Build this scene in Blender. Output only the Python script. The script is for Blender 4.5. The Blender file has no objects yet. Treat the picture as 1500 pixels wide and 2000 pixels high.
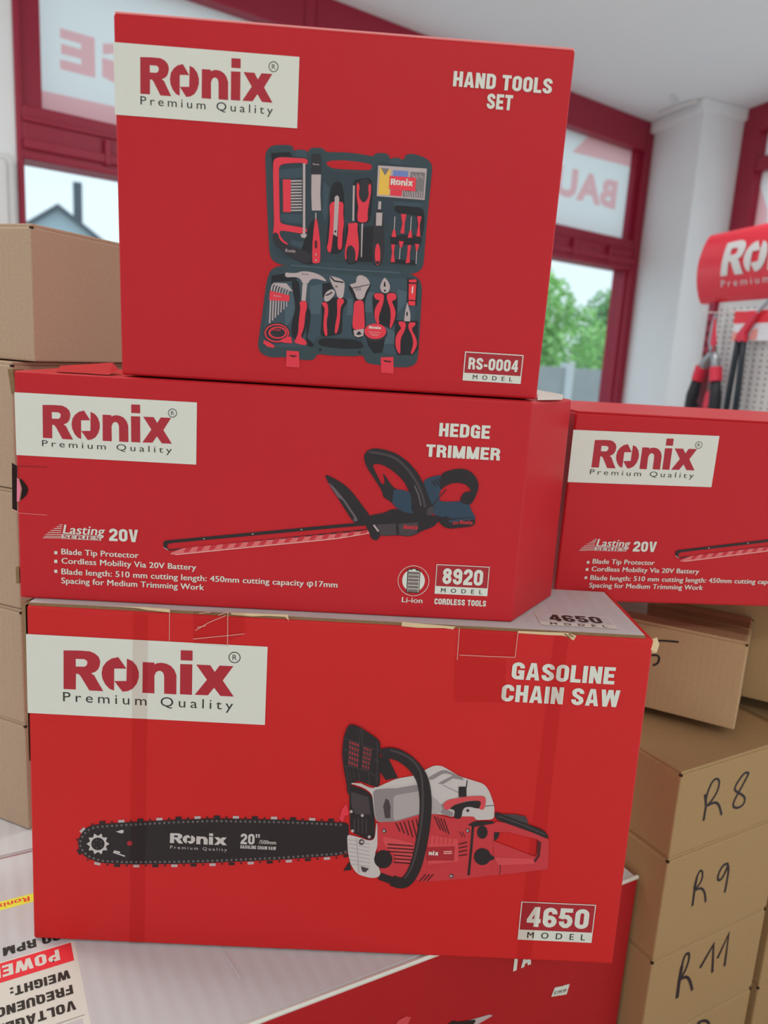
import bpy, bmesh, math, random
from mathutils import Vector, Matrix, Euler
from mathutils.geometry import tessellate_polygon

# ------------------------------------------------------------------ camera, sky, lamps, exposure
SC = bpy.context.scene
COL = SC.collection
EYE = 1.40                                   # eye height above the shop floor
PITCH, ROLL = math.radians(11.7727), math.radians(3.551)
cam_data = bpy.data.cameras.new('camera')
cam_data.sensor_fit = 'HORIZONTAL'
cam_data.sensor_width = 36.0
cam_data.lens = 36.0
cam_data.clip_start = 0.01
cam_data.clip_end = 400
cam_data.dof.use_dof = True
cam_data.dof.focus_distance = 0.66
cam_data.dof.aperture_fstop = 8.0
cam = bpy.data.objects.new('camera', cam_data)
COL.objects.link(cam)
_f = Vector((0, math.cos(PITCH), -math.sin(PITCH)))
_r = Vector((1, 0, 0))
_d = -(_r.cross(_f))
_ix = _r * math.cos(ROLL) - _d * math.sin(ROLL)
_iy = _r * math.sin(ROLL) + _d * math.cos(ROLL)
cam.matrix_world = Matrix(((_ix.x, -_iy.x, -_f.x, 0), (_ix.y, -_iy.y, -_f.y, 0), (_ix.z, -_iy.z, -_f.z, EYE), (0, 0, 0, 1)))
SC.camera = cam

SC.view_settings.view_transform = 'Standard'
SC.view_settings.look = 'None'
SC.view_settings.exposure = -0.08
SC.view_settings.gamma = 1.0
SC.view_settings.use_curve_mapping = False

world = bpy.data.worlds.new('overcast_sky')
SC.world = world
world.use_nodes = True
_n = world.node_tree.nodes
_l = world.node_tree.links
_bg = _n['Background']
_tc = _n.new('ShaderNodeTexCoord')
_sep = _n.new('ShaderNodeSeparateXYZ')
_ramp = _n.new('ShaderNodeValToRGB')
_l.new(_tc.outputs['Generated'], _sep.inputs[0])
_map = _n.new('ShaderNodeMapRange')
_map.inputs[1].default_value = -1
_map.inputs[2].default_value = 1
_l.new(_sep.outputs['Z'], _map.inputs[0])
_l.new(_map.outputs[0], _ramp.inputs[0])
_ramp.color_ramp.elements[0].position = 0.47
_ramp.color_ramp.elements[0].color = (0.80, 0.78, 0.74, 1)
_ramp.color_ramp.elements[1].position = 0.515
_ramp.color_ramp.elements[1].color = (0.77, 0.91, 0.99, 1)
_l.new(_ramp.outputs[0], _bg.inputs[0])
_bg.inputs[1].default_value = 1.32

LAMP_W = 15
def area_lamp(name, loc, rot, sx, sy, power, color):
    d = bpy.data.lights.new(name, 'AREA')
    d.shape = 'RECTANGLE'
    d.size, d.size_y = sx, sy
    d.energy = power
    d.color = color
    o = bpy.data.objects.new(name, d)
    COL.objects.link(o)
    o.location = loc
    o.rotation_euler = rot
    return o
for _x, _y in ((1.1, 1.7), (-1.1, 0.9), (0.5, -1.3)):
    area_lamp('fill_lamp', (_x, _y, 2.62), (0, 0, 0), 1.2, 0.3, LAMP_W, (1.0, 0.965, 0.92))  # unseen fill lamps, added to brighten the box tops and fronts

# ------------------------------------------------------------------ colours and materials
def lin(c):
    c = c / 255.0
    return c / 12.92 if c <= 0.04045 else ((c + 0.055) / 1.055) ** 2.4
def rgb(r, g, b, k=1.0):
    return tuple(min(0.9, lin(v) * k) for v in (r, g, b)) + (1.0,)
K = 1.75                                     # paint colours are read under about 0.57 of full light
MATS = {}
def mat(name, color, rough=0.5, spec=0.5, metal=0.0, noise=0.0, scale=60, bump=0.0, bscale=200, coat=0.0):
    m = bpy.data.materials.new(name)
    m.use_nodes = True
    nt = m.node_tree
    b = nt.nodes['Principled BSDF']
    b.inputs['Base Color'].default_value = color
    b.inputs['Roughness'].default_value = rough
    b.inputs['Metallic'].default_value = metal
    b.inputs['Specular IOR Level'].default_value = spec
    b.inputs['Coat Weight'].default_value = coat
    if noise or bump:
        tc = nt.nodes.new('ShaderNodeTexCoord')
    if noise:
        nz = nt.nodes.new('ShaderNodeTexNoise')
        nz.inputs['Scale'].default_value = scale
        nz.inputs['Detail'].default_value = 5
        nt.links.new(tc.outputs['Object'], nz.inputs['Vector'])
        mx = nt.nodes.new('ShaderNodeMix')
        mx.data_type = 'RGBA'
        mx.inputs[6].default_value = tuple(v * (1 - noise) for v in color[:3]) + (1,)
        mx.inputs[7].default_value = tuple(min(1, v * (1 + noise)) for v in color[:3]) + (1,)
        nt.links.new(nz.outputs['Fac'], mx.inputs[0])
        nt.links.new(mx.outputs[2], b.inputs['Base Color'])
    if bump:
        nb = nt.nodes.new('ShaderNodeTexNoise')
        nb.inputs['Scale'].default_value = bscale
        nt.links.new(tc.outputs['Object'], nb.inputs['Vector'])
        bp = nt.nodes.new('ShaderNodeBump')
        bp.inputs['Strength'].default_value = bump
        bp.inputs['Distance'].default_value = 0.001
        nt.links.new(nb.outputs['Fac'], bp.inputs['Height'])
        nt.links.new(bp.outputs[0], b.inputs['Normal'])
    MATS[name] = m
    return m
def fluted(m, axis, scale, strength):
    """corrugated board: shallow parallel flutes under the paper"""
    nt = m.node_tree
    b = nt.nodes['Principled BSDF']
    tc = nt.nodes.new('ShaderNodeTexCoord')
    w = nt.nodes.new('ShaderNodeTexWave')
    w.bands_direction = axis
    w.inputs['Scale'].default_value = scale
    w.inputs['Distortion'].default_value = 1.5
    w.inputs['Detail'].default_value = 2
    w.inputs['Detail Scale'].default_value = 0.6
    bp = nt.nodes.new('ShaderNodeBump')
    bp.inputs['Strength'].default_value = strength
    bp.inputs['Distance'].default_value = 0.002
    nt.links.new(tc.outputs['Object'], w.inputs['Vector'])
    nt.links.new(w.outputs['Fac'], bp.inputs['Height'])
    if b.inputs['Normal'].links:
        nt.links.new(b.inputs['Normal'].links[0].from_socket, bp.inputs['Normal'])
    nt.links.new(bp.outputs[0], b.inputs['Normal'])
    return m
CARTON = (184, 31, 38)
mat('carton', rgb(*CARTON, 1.2), 0.45, 0.22, noise=0.04, scale=9, bump=0.05, bscale=90)
fluted(MATS['carton'], 'X', 14, 0.04)
for _n2, _c in (('kraft', (153, 123, 86)), ('kraft_cool_lit', (164, 140, 118)), ('kraft_lifted', (168, 138, 103))):  # same kraft board; paler copy carries the left stack's cooler light in its colour
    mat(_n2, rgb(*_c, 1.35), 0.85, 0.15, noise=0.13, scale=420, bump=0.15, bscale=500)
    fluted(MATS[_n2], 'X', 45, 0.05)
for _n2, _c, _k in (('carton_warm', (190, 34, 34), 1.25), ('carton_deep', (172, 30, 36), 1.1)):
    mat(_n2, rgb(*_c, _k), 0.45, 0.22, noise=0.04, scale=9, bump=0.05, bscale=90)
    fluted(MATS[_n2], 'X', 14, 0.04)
mat('pale_red', rgb(225, 130, 128, 1.3), 0.6, 0.3)  # paler red for the lid flap of the hand tool carton
mat('kraft_dark', rgb(70, 50, 36, 1.0), 0.95, 0.05)
mat('kraft_edge', rgb(125, 98, 70, 1.3), 0.9, 0.1, noise=0.2, scale=300)
mat('lid_grey', rgb(160, 159, 158, K), 0.5, 0.3, noise=0.03, scale=12)
fluted(MATS['lid_grey'], 'X', 22, 0.16)
mat('lid_grey_line', rgb(120, 118, 115, K), 0.5)
def pm(name, r, g, b, k=K, rough=0.45): mat(name, rgb(r, g, b, k), rough, 0.35)
pm('paper', 174, 172, 162, 1.8); pm('logo_red', 172, 38, 50, 1.1); pm('ink', 48, 46, 42, 1.2); pm('plate_red', 170, 36, 46, 1.05)
pm('teal', 60, 76, 82, 0.85); pm('teal_deep', 54, 68, 75, 0.85); pm('teal_mid', 67, 84, 94, 0.85); pm('teal_light', 84, 102, 112, 0.85); pm('pit', 34, 32, 36, 0.9)
pm('tool_red', 205, 48, 62, 1.35); pm('dark_red', 80, 22, 26, 1.3); pm('grip', 42, 38, 42, 1.3); pm('steel', 150, 134, 132); pm('steel_dark', 100, 92, 92)
pm('print_yellow', 205, 150, 60); pm('print_blue', 92, 104, 150); pm('print_red', 188, 42, 50); pm('card_red', 196, 46, 58); pm('print_pale', 205, 130, 125)
pm('tool_black', 38, 30, 32, 1.2); pm('tool_grey_dark', 64, 54, 56, 1.3); pm('tool_grey', 92, 80, 84, 1.4); pm('tool_blue', 52, 72, 92, 0.85)
pm('guard_pink', 200, 96, 96, 1.35); pm('guard_red', 190, 44, 54, 1.2); pm('guard_pale', 205, 150, 140); pm('cell', 98, 84, 80)
pm('bar_grey', 160, 150, 146); pm('body_grey', 138, 128, 126); pm('body_grey_dark', 112, 102, 102); pm('saw_red', 186, 50, 56, 1.25); pm('saw_red_pale', 198, 68, 72, 1.25)
pm('mesh_brown', 66, 42, 44, 1.3); pm('hole', 40, 20, 18, 0.9, 0.9); pm('flap_pink', 190, 100, 120); pm('torn', 176, 152, 118, K, 0.9)
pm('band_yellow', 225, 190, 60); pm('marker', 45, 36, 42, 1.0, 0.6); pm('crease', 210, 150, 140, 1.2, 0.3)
mat('plaster', rgb(216, 219, 228, 1.25), 0.9, 0.1, noise=0.03, scale=7, bump=0.1, bscale=40)
mat('ceiling_paint', rgb(220, 222, 228, 1.2), 0.95, 0.05, noise=0.02, scale=3)
mat('frame_red', rgb(128, 22, 46, 1.5), 0.4, 0.4, noise=0.06, scale=8)
mat('floor_tile', rgb(200, 196, 190, 1.35), 0.4, 0.4, noise=0.06, scale=12)
mat('white_metal', rgb(200, 200, 200, 1.3), 0.45, 0.4)
mat('sign_red', rgb(190, 40, 55, 1.6), 0.3, 0.5)
mat('tool_steel', rgb(150, 155, 160, 1.2), 0.35, 0.5, metal=0.6)
mat('rubber', rgb(42, 44, 50, 1.0), 0.55, 0.4)
mat('handle_blue_black', rgb(30, 42, 52, 1.0), 0.45, 0.4)
mat('grip_red', rgb(186, 36, 60, 1.6), 0.4, 0.5)
mat('card_white', rgb(205, 205, 210, 1.4), 0.3, 0.5, noise=0.1, scale=60)
mat('wood', rgb(150, 110, 75, 1.2), 0.6, 0.3, noise=0.15, scale=30)
mat('leaf', rgb(112, 150, 106, 1.9), 0.6, 0.3, noise=0.35, scale=2.0)
mat('leaf_pale', rgb(132, 172, 108, 1.9), 0.6, 0.3, noise=0.3, scale=2.0)
mat('bark', rgb(80, 66, 52, 1.0), 0.9, 0.1)
mat('concrete', rgb(150, 156, 158, 1.2), 0.9, 0.1, noise=0.15, scale=6)
mat('concrete_post', rgb(190, 196, 200, 1.2), 0.9, 0.1)
mat('house_wall', rgb(165, 185, 195, 1.1), 0.9, 0.1)
mat('house_roof', rgb(72, 84, 96, 1.0), 0.8, 0.2)
mat('ground_bounce', rgb(190, 190, 186, 1.2), 0.95, 0.05, noise=0.2, scale=1)  # outdoor ground hidden from view, made pale to bounce light onto the ceiling
def thin(name, tint, gloss):
    m = bpy.data.materials.new(name); m.use_nodes = True
    nt = m.node_tree; nt.nodes.clear()
    o = nt.nodes.new('ShaderNodeOutputMaterial'); mx = nt.nodes.new('ShaderNodeMixShader')
    t = nt.nodes.new('ShaderNodeBsdfTransparent'); g = nt.nodes.new('ShaderNodeBsdfGlossy')
    t.inputs[0].default_value = tint + (1,); g.inputs['Roughness'].default_value = 0.08
    mx.inputs[0].default_value = gloss
    nt.links.new(t.outputs[0], mx.inputs[1]); nt.links.new(g.outputs[0], mx.inputs[2]); nt.links.new(mx.outputs[0], o.inputs[0])
    MATS[name] = m
thin('window_glass', (0.96, 0.98, 0.98), 0.04)
thin('tape', (0.94, 0.89, 0.88), 0.0)
thin('packing_tape', (0.93, 0.92, 0.89), 0.05)
thin('cellophane', (0.93, 0.94, 0.95), 0.10)
def film(name, c, k):
    m = bpy.data.materials.new(name); m.use_nodes = True
    nt = m.node_tree; nt.nodes.clear()
    o = nt.nodes.new('ShaderNodeOutputMaterial'); mx = nt.nodes.new('ShaderNodeMixShader')
    t = nt.nodes.new('ShaderNodeBsdfTranslucent'); d = nt.nodes.new('ShaderNodeBsdfDiffuse')
    t.inputs[0].default_value = rgb(*c, k); d.inputs[0].default_value = rgb(*c, k)
    mx.inputs[0].default_value = 0.15
    nt.links.new(t.outputs[0], mx.inputs[1]); nt.links.new(d.outputs[0], mx.inputs[2]); nt.links.new(mx.outputs[0], o.inputs[0])
    MATS[name] = m
film('film_white', (216, 230, 236), 1.3)
thin('film_pink', (1.0, 0.60, 0.62), 0.0)

# ------------------------------------------------------------------ helpers
def link(name, me, parent=None):
    o = bpy.data.objects.new(name, me)
    COL.objects.link(o)
    if parent is not None: o.parent = parent
    return o
def thing(name, label, cat, loc=(0, 0, 0), yaw=0.0, group=None):
    o = link(name, None)
    o.empty_display_size = 0.05
    o.location = loc
    o.rotation_euler = (0, 0, yaw)
    return tag(o, label, cat, group)
def tag(o, label, cat, group=None):
    o['label'] = label; o['category'] = cat
    if group: o['group'] = group
    return o
def struct(o):
    o['kind'] = 'structure'
    return o
class MB:
    def __init__(s): s.v = []; s.f = []; s.m = []; s.names = []
    def mi(s, name):
        if name not in s.names: s.names.append(name)
        return s.names.index(name)
    def face(s, pts, m):
        b = len(s.v); s.v += [tuple(p) for p in pts]; s.f.append(tuple(range(b, b + len(pts)))); s.m.append(s.mi(m))
    def prism(s, plan, z0, z1, m, mtop=None):
        """extrude a plan polygon (counter-clockwise) between two heights (numbers or one per corner)"""
        n = len(plan); b = len(s.v)
        s.v += [(p[0], p[1], z0) for p in plan] + [(p[0], p[1], z1) for p in plan]
        s.f.append(tuple(range(b + n - 1, b - 1, -1))); s.m.append(s.mi(m))
        s.f.append(tuple(range(b + n, b + 2 * n))); s.m.append(s.mi(mtop or m))
        for i in range(n):
            j = (i + 1) % n
            s.f.append((b + i, b + j, b + n + j, b + n + i)); s.m.append(s.mi(m))
    def box(s, x0, x1, y0, y1, z0, z1, m, mtop=None):
        s.prism([(x0, y0), (x1, y0), (x1, y1), (x0, y1)], z0, z1, m, mtop)
    def tube(s, pts, r, m, n=10):
        pts = [Vector(p) for p in pts]
        rs = r if isinstance(r, (list, tuple)) else [r] * len(pts)
        b = len(s.v); mi = s.mi(m); up0 = None
        for i, p in enumerate(pts):
            d = (pts[min(i + 1, len(pts) - 1)] - pts[max(i - 1, 0)]).normalized()
            a = d.orthogonal().normalized() if up0 is None else (up0 - d * up0.dot(d)).normalized()
            up0 = a; c = d.cross(a)
            for k in range(n):
                t = 2 * math.pi * k / n
                s.v.append(tuple(p + (a * math.cos(t) + c * math.sin(t)) * rs[i]))
        for i in range(len(pts) - 1):
            for k in range(n):
                k2 = (k + 1) % n
                s.f.append((b + i * n + k, b + i * n + k2, b + (i + 1) * n + k2, b + (i + 1) * n + k)); s.m.append(mi)
        s.f.append(tuple(b + k for k in range(n - 1, -1, -1))); s.m.append(mi)
        e = b + (len(pts) - 1) * n
        s.f.append(tuple(e + k for k in range(n))); s.m.append(mi)
    def build(s, name, parent=None, bevel=0.0, seg=2, smooth=False):
        me = bpy.data.meshes.new(name)
        me.from_pydata(s.v, [], s.f)
        for n in s.names: me.materials.append(MATS[n])
        me.polygons.foreach_set('material_index', s.m)
        me.update()
        if bevel:
            bm = bmesh.new(); bm.from_mesh(me)
            bmesh.ops.remove_doubles(bm, verts=bm.verts, dist=1e-6)
            bmesh.ops.recalc_face_normals(bm, faces=bm.faces)
            bmesh.ops.bevel(bm, geom=[e for e in bm.edges if len(e.link_faces) == 2 and e.calc_face_angle(0) > 0.5], offset=bevel, segments=seg, affect='EDGES', profile=0.5)
            bm.to_mesh(me); bm.free()
        if smooth:
            for p in me.polygons: p.use_smooth = True
        return link(name, me, parent)
def slab(name, parent, x0, x1, y0, y1, z0, z1, m, bevel=0.0, mtop=None):
    b = MB(); b.box(x0, x1, y0, y1, z0, z1, m, mtop)
    return b.build(name, parent, bevel)

# ------------------------------------------------------------------ lettering
def _ribbon(pts, w, closed=False):
    P = [Vector((p[0], p[1])) for p in pts]
    n = len(P); q = []
    for i in range(n):
        a = P[i - 1] if (i > 0 or closed) else None
        c = P[(i + 1) % n] if (i < n - 1 or closed) else None
        d1 = (P[i] - a).normalized() if a is not None else None
        d2 = (c - P[i]).normalized() if c is not None else None
        if d1 is None: d1 = d2
        if d2 is None: d2 = d1
        n1 = Vector((-d1.y, d1.x)); n2 = Vector((-d2.y, d2.x))
        m = n1 + n2
        if m.length < 0.3: m = n1
        m.normalize()
        k = min(1.8, 1.0 / max(0.35, m.dot(n1)))
        q.append((P[i] + m * w / 2 * k, P[i] - m * w / 2 * k))
    r = []
    for i in range(n if closed else n - 1):
        j = (i + 1) % n
        r.append([q[i][0], q[i][1], q[j][1], q[j][0]])
    return [[tuple(v) for v in f] for f in r]
def _arc(cx, cy, rx, ry, a0, a1, n=8):
    return [(cx + rx * math.cos(math.radians(a0 + (a1 - a0) * i / n)), cy + ry * math.sin(math.radians(a0 + (a1 - a0) * i / n))) for i in range(n + 1)]
GLY = {}
def _glyphs():
    """heavy condensed capitals drawn from strokes: cap height 1, stroke t"""
    t = 0.205; h = t / 2; W = 0.56; L, R, B, T, M = h, W - h, h, 1 - h, 0.5
    def g(ch, w, strokes=(), polys=()):
        f = []
        for si, s in enumerate(strokes):
            c = False
            if s and s[-1] == 'c': s = s[:-1]; c = True
            f += [[q + (si * 6e-6 + fi * 5e-7,) for q in fc] for fi, fc in enumerate(_ribbon(s, t, c))]
        GLY[ch] = (w, f + [[tuple(q) + ((pi + 3) * 6e-6,) for q in p] for pi, p in enumerate(polys)])
    rr = 0.17
    oval = _arc(W / 2, 1 - h - rr, W / 2 - h, rr, 0, 180) + _arc(W / 2, h + rr, W / 2 - h, rr, 180, 360)
    g('O', W, [oval + ['c']]); g('0', W, [oval + ['c']])
    g('Q', W, [oval + ['c']], [[(.28, .22), (.42, .26), (.62, -.06), (.44, -.06)]])
    g('C', W, [[(R, .36)] + _arc(W / 2, h + rr, W / 2 - h, rr, 0, -180)[0:] + _arc(W / 2, T - rr, W / 2 - h, rr, 180, 0) + [(R, .64)]])
    g('G', W, [[(W / 2, .45), (R, .45), (R, .0)], [(R, .3)] + _arc(W / 2, h + rr, W / 2 - h, rr, 0, -180) + _arc(W / 2, T - rr, W / 2 - h, rr, 180, 0) + [(R, .66)]])
    g('D', W, [[(0, B), (W * .55, B)] + _arc(W * .5, B + rr, R - W * .5, rr, -90, 0) + _arc(W * .5, T - rr, R - W * .5, rr, 0, 90) + [(0, T)], [(L, 0), (L, 1)]])
    g('E', W * .9, [[(L, 0), (L, 1)], [(0, B), (W * .9, B)], [(0, T), (W * .9, T)], [(0, M), (W * .82, M)]])
    g('F', W * .86, [[(L, 0), (L, 1)], [(0, T), (W * .88, T)], [(0, M - .03), (W * .8, M - .03)]])
    g('H', W, [[(L, 0), (L, 1)], [(R, 0), (R, 1)], [(L, M), (R, M)]])
    g('I', t, [[(L, 0), (L, 1)]])
    g('L', W * .82, [[(L, 0), (L, 1)], [(0, B), (W * .84, B)]])
    g('T', W * .96, [[(W * .48, 0), (W * .48, 1)], [(0, T), (W * .96, T)]])
    g('U', W, [[(L, 1)] + _arc(W / 2, h + rr, W / 2 - h, rr, 180, 360) + [(R, 1)]])
    g('N', W, [[(L, 0), (L, 1)], [(R, 0), (R, 1)]], [[(0, 1), (t, 1), (W, 0), (W - t, 0)]])
    g('M', W * 1.3, [[(L, 0), (L, 1)], [(W * 1.3 - h, 0), (W * 1.3 - h, 1)]], [[(0, 1), (t, 1), (W * .65 + .1, 0), (W * .65 - .1, 0)], [(W * 1.3 - t, 1), (W * 1.3, 1), (W * .65 + .1, 0), (W * .65 - .1, 0)]])
    a = W * 1.08
    g('A', a, [[(.14, .27), (a - .14, .27)]], [[(0, 0), (.2, 0), (a / 2 + .02, .96), (a / 2 + .05, 1), (a / 2 - .12, 1)], [(a - .2, 0), (a, 0), (a / 2 + .12, 1), (a / 2 - .05, 1), (a / 2 - .02, .96)]])
    g('V', a, [], [[(0, 1), (.21, 1), (a / 2 + .03, .05), (a / 2 + .1, 0), (a / 2 - .12, 0)], [(a - .21, 1), (a, 1), (a / 2 + .12, 0), (a / 2 - .1, 0), (a / 2 - .03, .05)]])
    g('Y', a, [[(a / 2, 0), (a / 2, .45)]], [[(0, 1), (.22, 1), (a / 2 + .1, .4), (a / 2 - .1, .36)], [(a - .22, 1), (a, 1), (a / 2 + .1, .36), (a / 2 - .1, .4)]])
    w = W * 1.55
    g('W', w, [], [[(0, 1), (.2, 1), (w * .25 + .11, 0), (w * .25 - .1, 0)], [(w * .5 - .11, 1), (w * .5 + .08, 1), (w * .25 + .11, 0), (w * .25 - .06, 0)], [(w * .5 - .08, 1), (w * .5 + .11, 1), (w * .75 + .06, 0), (w * .75 - .11, 0)], [(w - .2, 1), (w, 1), (w * .75 + .1, 0), (w * .75 - .11, 0)]])
    pb = [(0, T), (W * .55, T)] + _arc(W * .52, T - .2, R - W * .52, .2, 90, -90) + [(L, T - .4)]
    g('P', W, [[(L, 0), (L, 1)], pb])
    g('R', W * 1.02, [[(L, 0), (L, 1)], pb, [(R + .01, 0), (R, .3), (R - .08, .46), (R - .16, .5)]])
    sc = _arc(W / 2, T - .17, W / 2 - h, .17, 0, 180) + [(L + .04, .6), (W / 2, .5), (R - .04, .4)] + _arc(W / 2, B + .17, W / 2 - h, .17, 0, -180)
    g('S', W, [[(R, .68)] + sc + [(L, .33)]])
    g('2', W, [[(L, .67)] + _arc(W / 2, T - .17, W / 2 - h, .17, 180, 0) + [(R - .01, .58), (L + .04, .22), (L, B)], [(0, B), (W, B)]])
    g('4', W, [[(W * .7, 0), (W * .7, 1)], [(0, .3), (W, .3)]], [[(0, .2), (.16, .3), (W * .7 + .02, .98), (W * .7 - .1, 1), (W * .5, 1), (0, .36)]])
    g('5', W, [[(W * .95, T), (.08, T)], [(.14, 1), (.11, .48)], [(.06, .48), (.1, .56)] + _arc(W / 2, B + .24, W / 2 - h, .24, 110, -180) + [(L, .3)]])
    g('6', W, [_arc(W / 2, B + .2, W / 2 - h, .2, 0, 360, 16)[:-1] + ['c'], [(L, .25), (L, .7)] + _arc(W / 2, T - .17, W / 2 - h, .17, 180, 0) + [(R, .68)]])
    g('9', W, [_arc(W / 2, T - .2, W / 2 - h, .2, 0, 360, 16)[:-1] + ['c'], [(R, .75), (R, .3)] + _arc(W / 2, B + .17, W / 2 - h, .17, 0, -180) + [(L, .33)]])
    g('8', W, [_arc(W / 2, T - .17, W / 2 - h - .01, .17, 0, 360, 16)[:-1] + ['c'], _arc(W / 2, B + .2, W / 2 - h, .2, 0, 360, 16)[:-1] + ['c']])
    g('-', .3, [[(0, .38), (.3, .38)]])
    g(':', t, [], [[(0, 0), (t, 0), (t, .2), (0, .2)], [(0, .45), (t, .45), (t, .65), (0, .65)]])
    g('"', .36, [], [[(0, 1), (.15, 1), (.12, .66), (.03, .66)], [(.21, 1), (.36, 1), (.33, .66), (.24, .66)]])
    g('n', .5, [[(L, 0), (L, .72)], [(L, .5)] + _arc(.25, .5, .148, .12, 180, 0) + [(.398, 0)]])
    g('i', t, [[(L, 0), (L, .72)], [(L, .82), (L, 1)]])
    g('x', .52, [], [[(0, .72), (.22, .72), (.52, 0), (.3, 0)], [(.3, .72), (.52, .72), (.22, 0), (0, 0)]])
_glyphs()
_font_cache = {}
def _font_tris(s, bold, spacing):
    key = (s, bold, spacing)
    if key in _font_cache: return _font_cache[key]
    c = bpy.data.curves.new('lettering_curve', 'FONT')
    c.body = s; c.size = 1.0; c.space_character = spacing; c.offset = bold; c.resolution_u = 3; c.fill_mode = 'FRONT'
    o = bpy.data.objects.new('lettering_curve', c)
    COL.objects.link(o)
    dg = bpy.context.evaluated_depsgraph_get()
    me = bpy.data.meshes.new_from_object(o.evaluated_get(dg))
    v = [(p.co.x, p.co.y) for p in me.vertices]
    f = [[v[i] for i in p.vertices] for p in me.polygons]
    bpy.data.meshes.remove(me); bpy.data.objects.remove(o); bpy.data.curves.remove(c)
    _font_cache[key] = f
    return f
CAP = max(p[1] for f in _font_tris('H', 0.0, 1.0) for p in f)
def lettering(font, s):
    """faces in a frame where x runs 0..1 over the word and the cap height is 1"""
    if font == 'blk':
        fs = []; x = 0.0
        for ch in s:
            if ch == ' ': x += 0.30; continue
            w, g = GLY[ch]
            fs += [[(p[0] + x, p[1], p[2]) for p in f] for f in g]
            x += w + 0.085
    else:
        grow, sp = {'thin': ((0,), 1.42), 'bold': ((-.022, -.008, .008, .022), 1.03), 'spaced': ((-.014, 0, .014), 2.3)}[font]
        fs = [[(p[0] + d, p[1] / CAP, i * 6e-6) for p in f] for i, d in enumerate(grow) for f in _font_tris(s, 0.0, sp)]
    x0 = min(p[0] for f in fs for p in f); x1 = max(p[0] for f in fs for p in f)
    return [[((p[0] - x0) / (x1 - x0), p[1]) + tuple(p[2:]) for p in f] for f in fs]
def _fill(loops):
    vs = [Vector((p[0], p[1], 0)) for lp in loops for p in lp]
    return [[(vs[i].x, vs[i].y) for i in t] for t in tessellate_polygon([[Vector((p[0], p[1], 0)) for p in lp] for lp in loops])]
LAYER = 0.00012
def _soft(pts, closed, cap):
    """round the corners of a traced outline, cutting at most `cap` millimetres each side"""
    for _ in range(2):
        n = len(pts); out = []
        for i in range(n if closed else n - 1):
            a = Vector(pts[i][:2]); b = Vector(pts[(i + 1) % n][:2]); L = (b - a).length
            if L < 1e-6: continue
            t = min(0.25, cap / L)
            p, q = a.lerp(b, t), a.lerp(b, 1 - t)
            if not closed and i == 0: p = a
            if not closed and i == n - 2: q = b
            out += [(p.x, p.y), (q.x, q.y)]
        pts = out; cap *= 0.5
    return pts
def print_faces(items, soft=False):
    """printed artwork in millimetres -> list of (material, layer, faces)"""
    out = []
    for it in items:
        k, m, l = it[:3]
        if k == 'P': fs = _fill([_soft(lp, True, 2.2) if soft and len(lp) >= 7 else lp for lp in it[3]])
        elif k == 'S': fs = [[q + (fi * 1.5e-6,) for q in f] for fi, f in enumerate(_ribbon(_soft(it[3], bool(it[5]), 9) if len(it[3]) >= 4 else it[3], it[4], bool(it[5])))]
        elif k == 'T':
            font, s, x, y, w, c = it[3:9]
            sl = it[9] if len(it) > 9 else 0
            ro = it[10] if len(it) > 10 else 0
            fs = []
            for f in lettering(font, s):
                q = [(p[0] * w + p[1] * c * sl, p[1] * c) + tuple(p[2:]) for p in f]
                fs.append([(x + a[0] * math.cos(ro) - a[1] * math.sin(ro), y + a[0] * math.sin(ro) + a[1] * math.cos(ro)) + tuple(a[2:]) for a in q])
        elif k == 'L':
            x, y, w, h = it[3:7]
            fs = [[(x + p[0] * w, y + p[1] * h) for p in f] for g in LOGO for f in _fill(g)]
        elif k == 'R':
            x, y, r = it[3:6]
            fs = _ribbon([(x + r * math.cos(a * math.pi / 16), y + r * math.sin(a * math.pi / 16)) for a in range(32)], r * .16, True)
            fs += [[(x - r * .36 + p[0] * r * .8, y - r * .5 + p[1] * r) for p in f] for f in lettering('thin', 'R')]
        out.append((m, l, fs))
    return out
def print_mesh(name, items, parent, tilt=None, base=0.00035):
    b = MB()
    for ii, (m, l, fs) in enumerate(print_faces(items, name.endswith('_picture'))):
        y = -(base + l * LAYER + (ii % 8) * 7e-6)
        for f in fs:
            a = sum(f[i][0] * f[(i + 1) % len(f)][1] - f[(i + 1) % len(f)][0] * f[i][1] for i in range(len(f)))
            if a < 0: f = f[::-1]
            b.face([(p[0] / 1000, y - (p[2] if len(p) > 2 else 0), p[1] / 1000) for p in f], m)
    o = b.build(name, parent)
    if tilt is not None: o.rotation_euler = tilt
    return o
NESTED = {'logo_lettering': 'brand_label', 'tagline_lettering': 'brand_label', 'chain_picture': 'chain_saw_picture', 'guide_bar_print': 'chain_saw_picture',
          'saw_body_picture': 'chain_saw_picture', 'saw_handle_picture': 'chain_saw_picture', 'hand_guard_picture': 'chain_saw_picture'}
for _k in ('case_latch', 'hacksaw', 'bit_set', 'putty_knife', 'tester', 'utility_knife', 'screwdriver', 'voltage_tester', 'fastener_box', 'precision_screwdriver', 'hex_key', 'tape_measure',
           'hammer', 'pump_pliers', 'wrench', 'combination_pliers', 'electrical_tape', 'torch', 'needle_pliers'): NESTED[_k + '_picture'] = 'case_picture'
def add_prints(key, root, tilt, skip=(), loc=(0, 0, 0)):
    made = {}
    for name, items in PRINTS[key]:
        if name in skip: continue
        if name in NESTED: made[name] = print_mesh(name, items, made[NESTED[name]])
        else:
            made[name] = print_mesh(name, items, root, tilt); made[name].location = loc
    return made
def copy_child(o, parent):
    c = o.copy(); COL.objects.link(c); c.parent = parent
    for ch in list(o.children): copy_child(ch, c)
    return c

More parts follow.
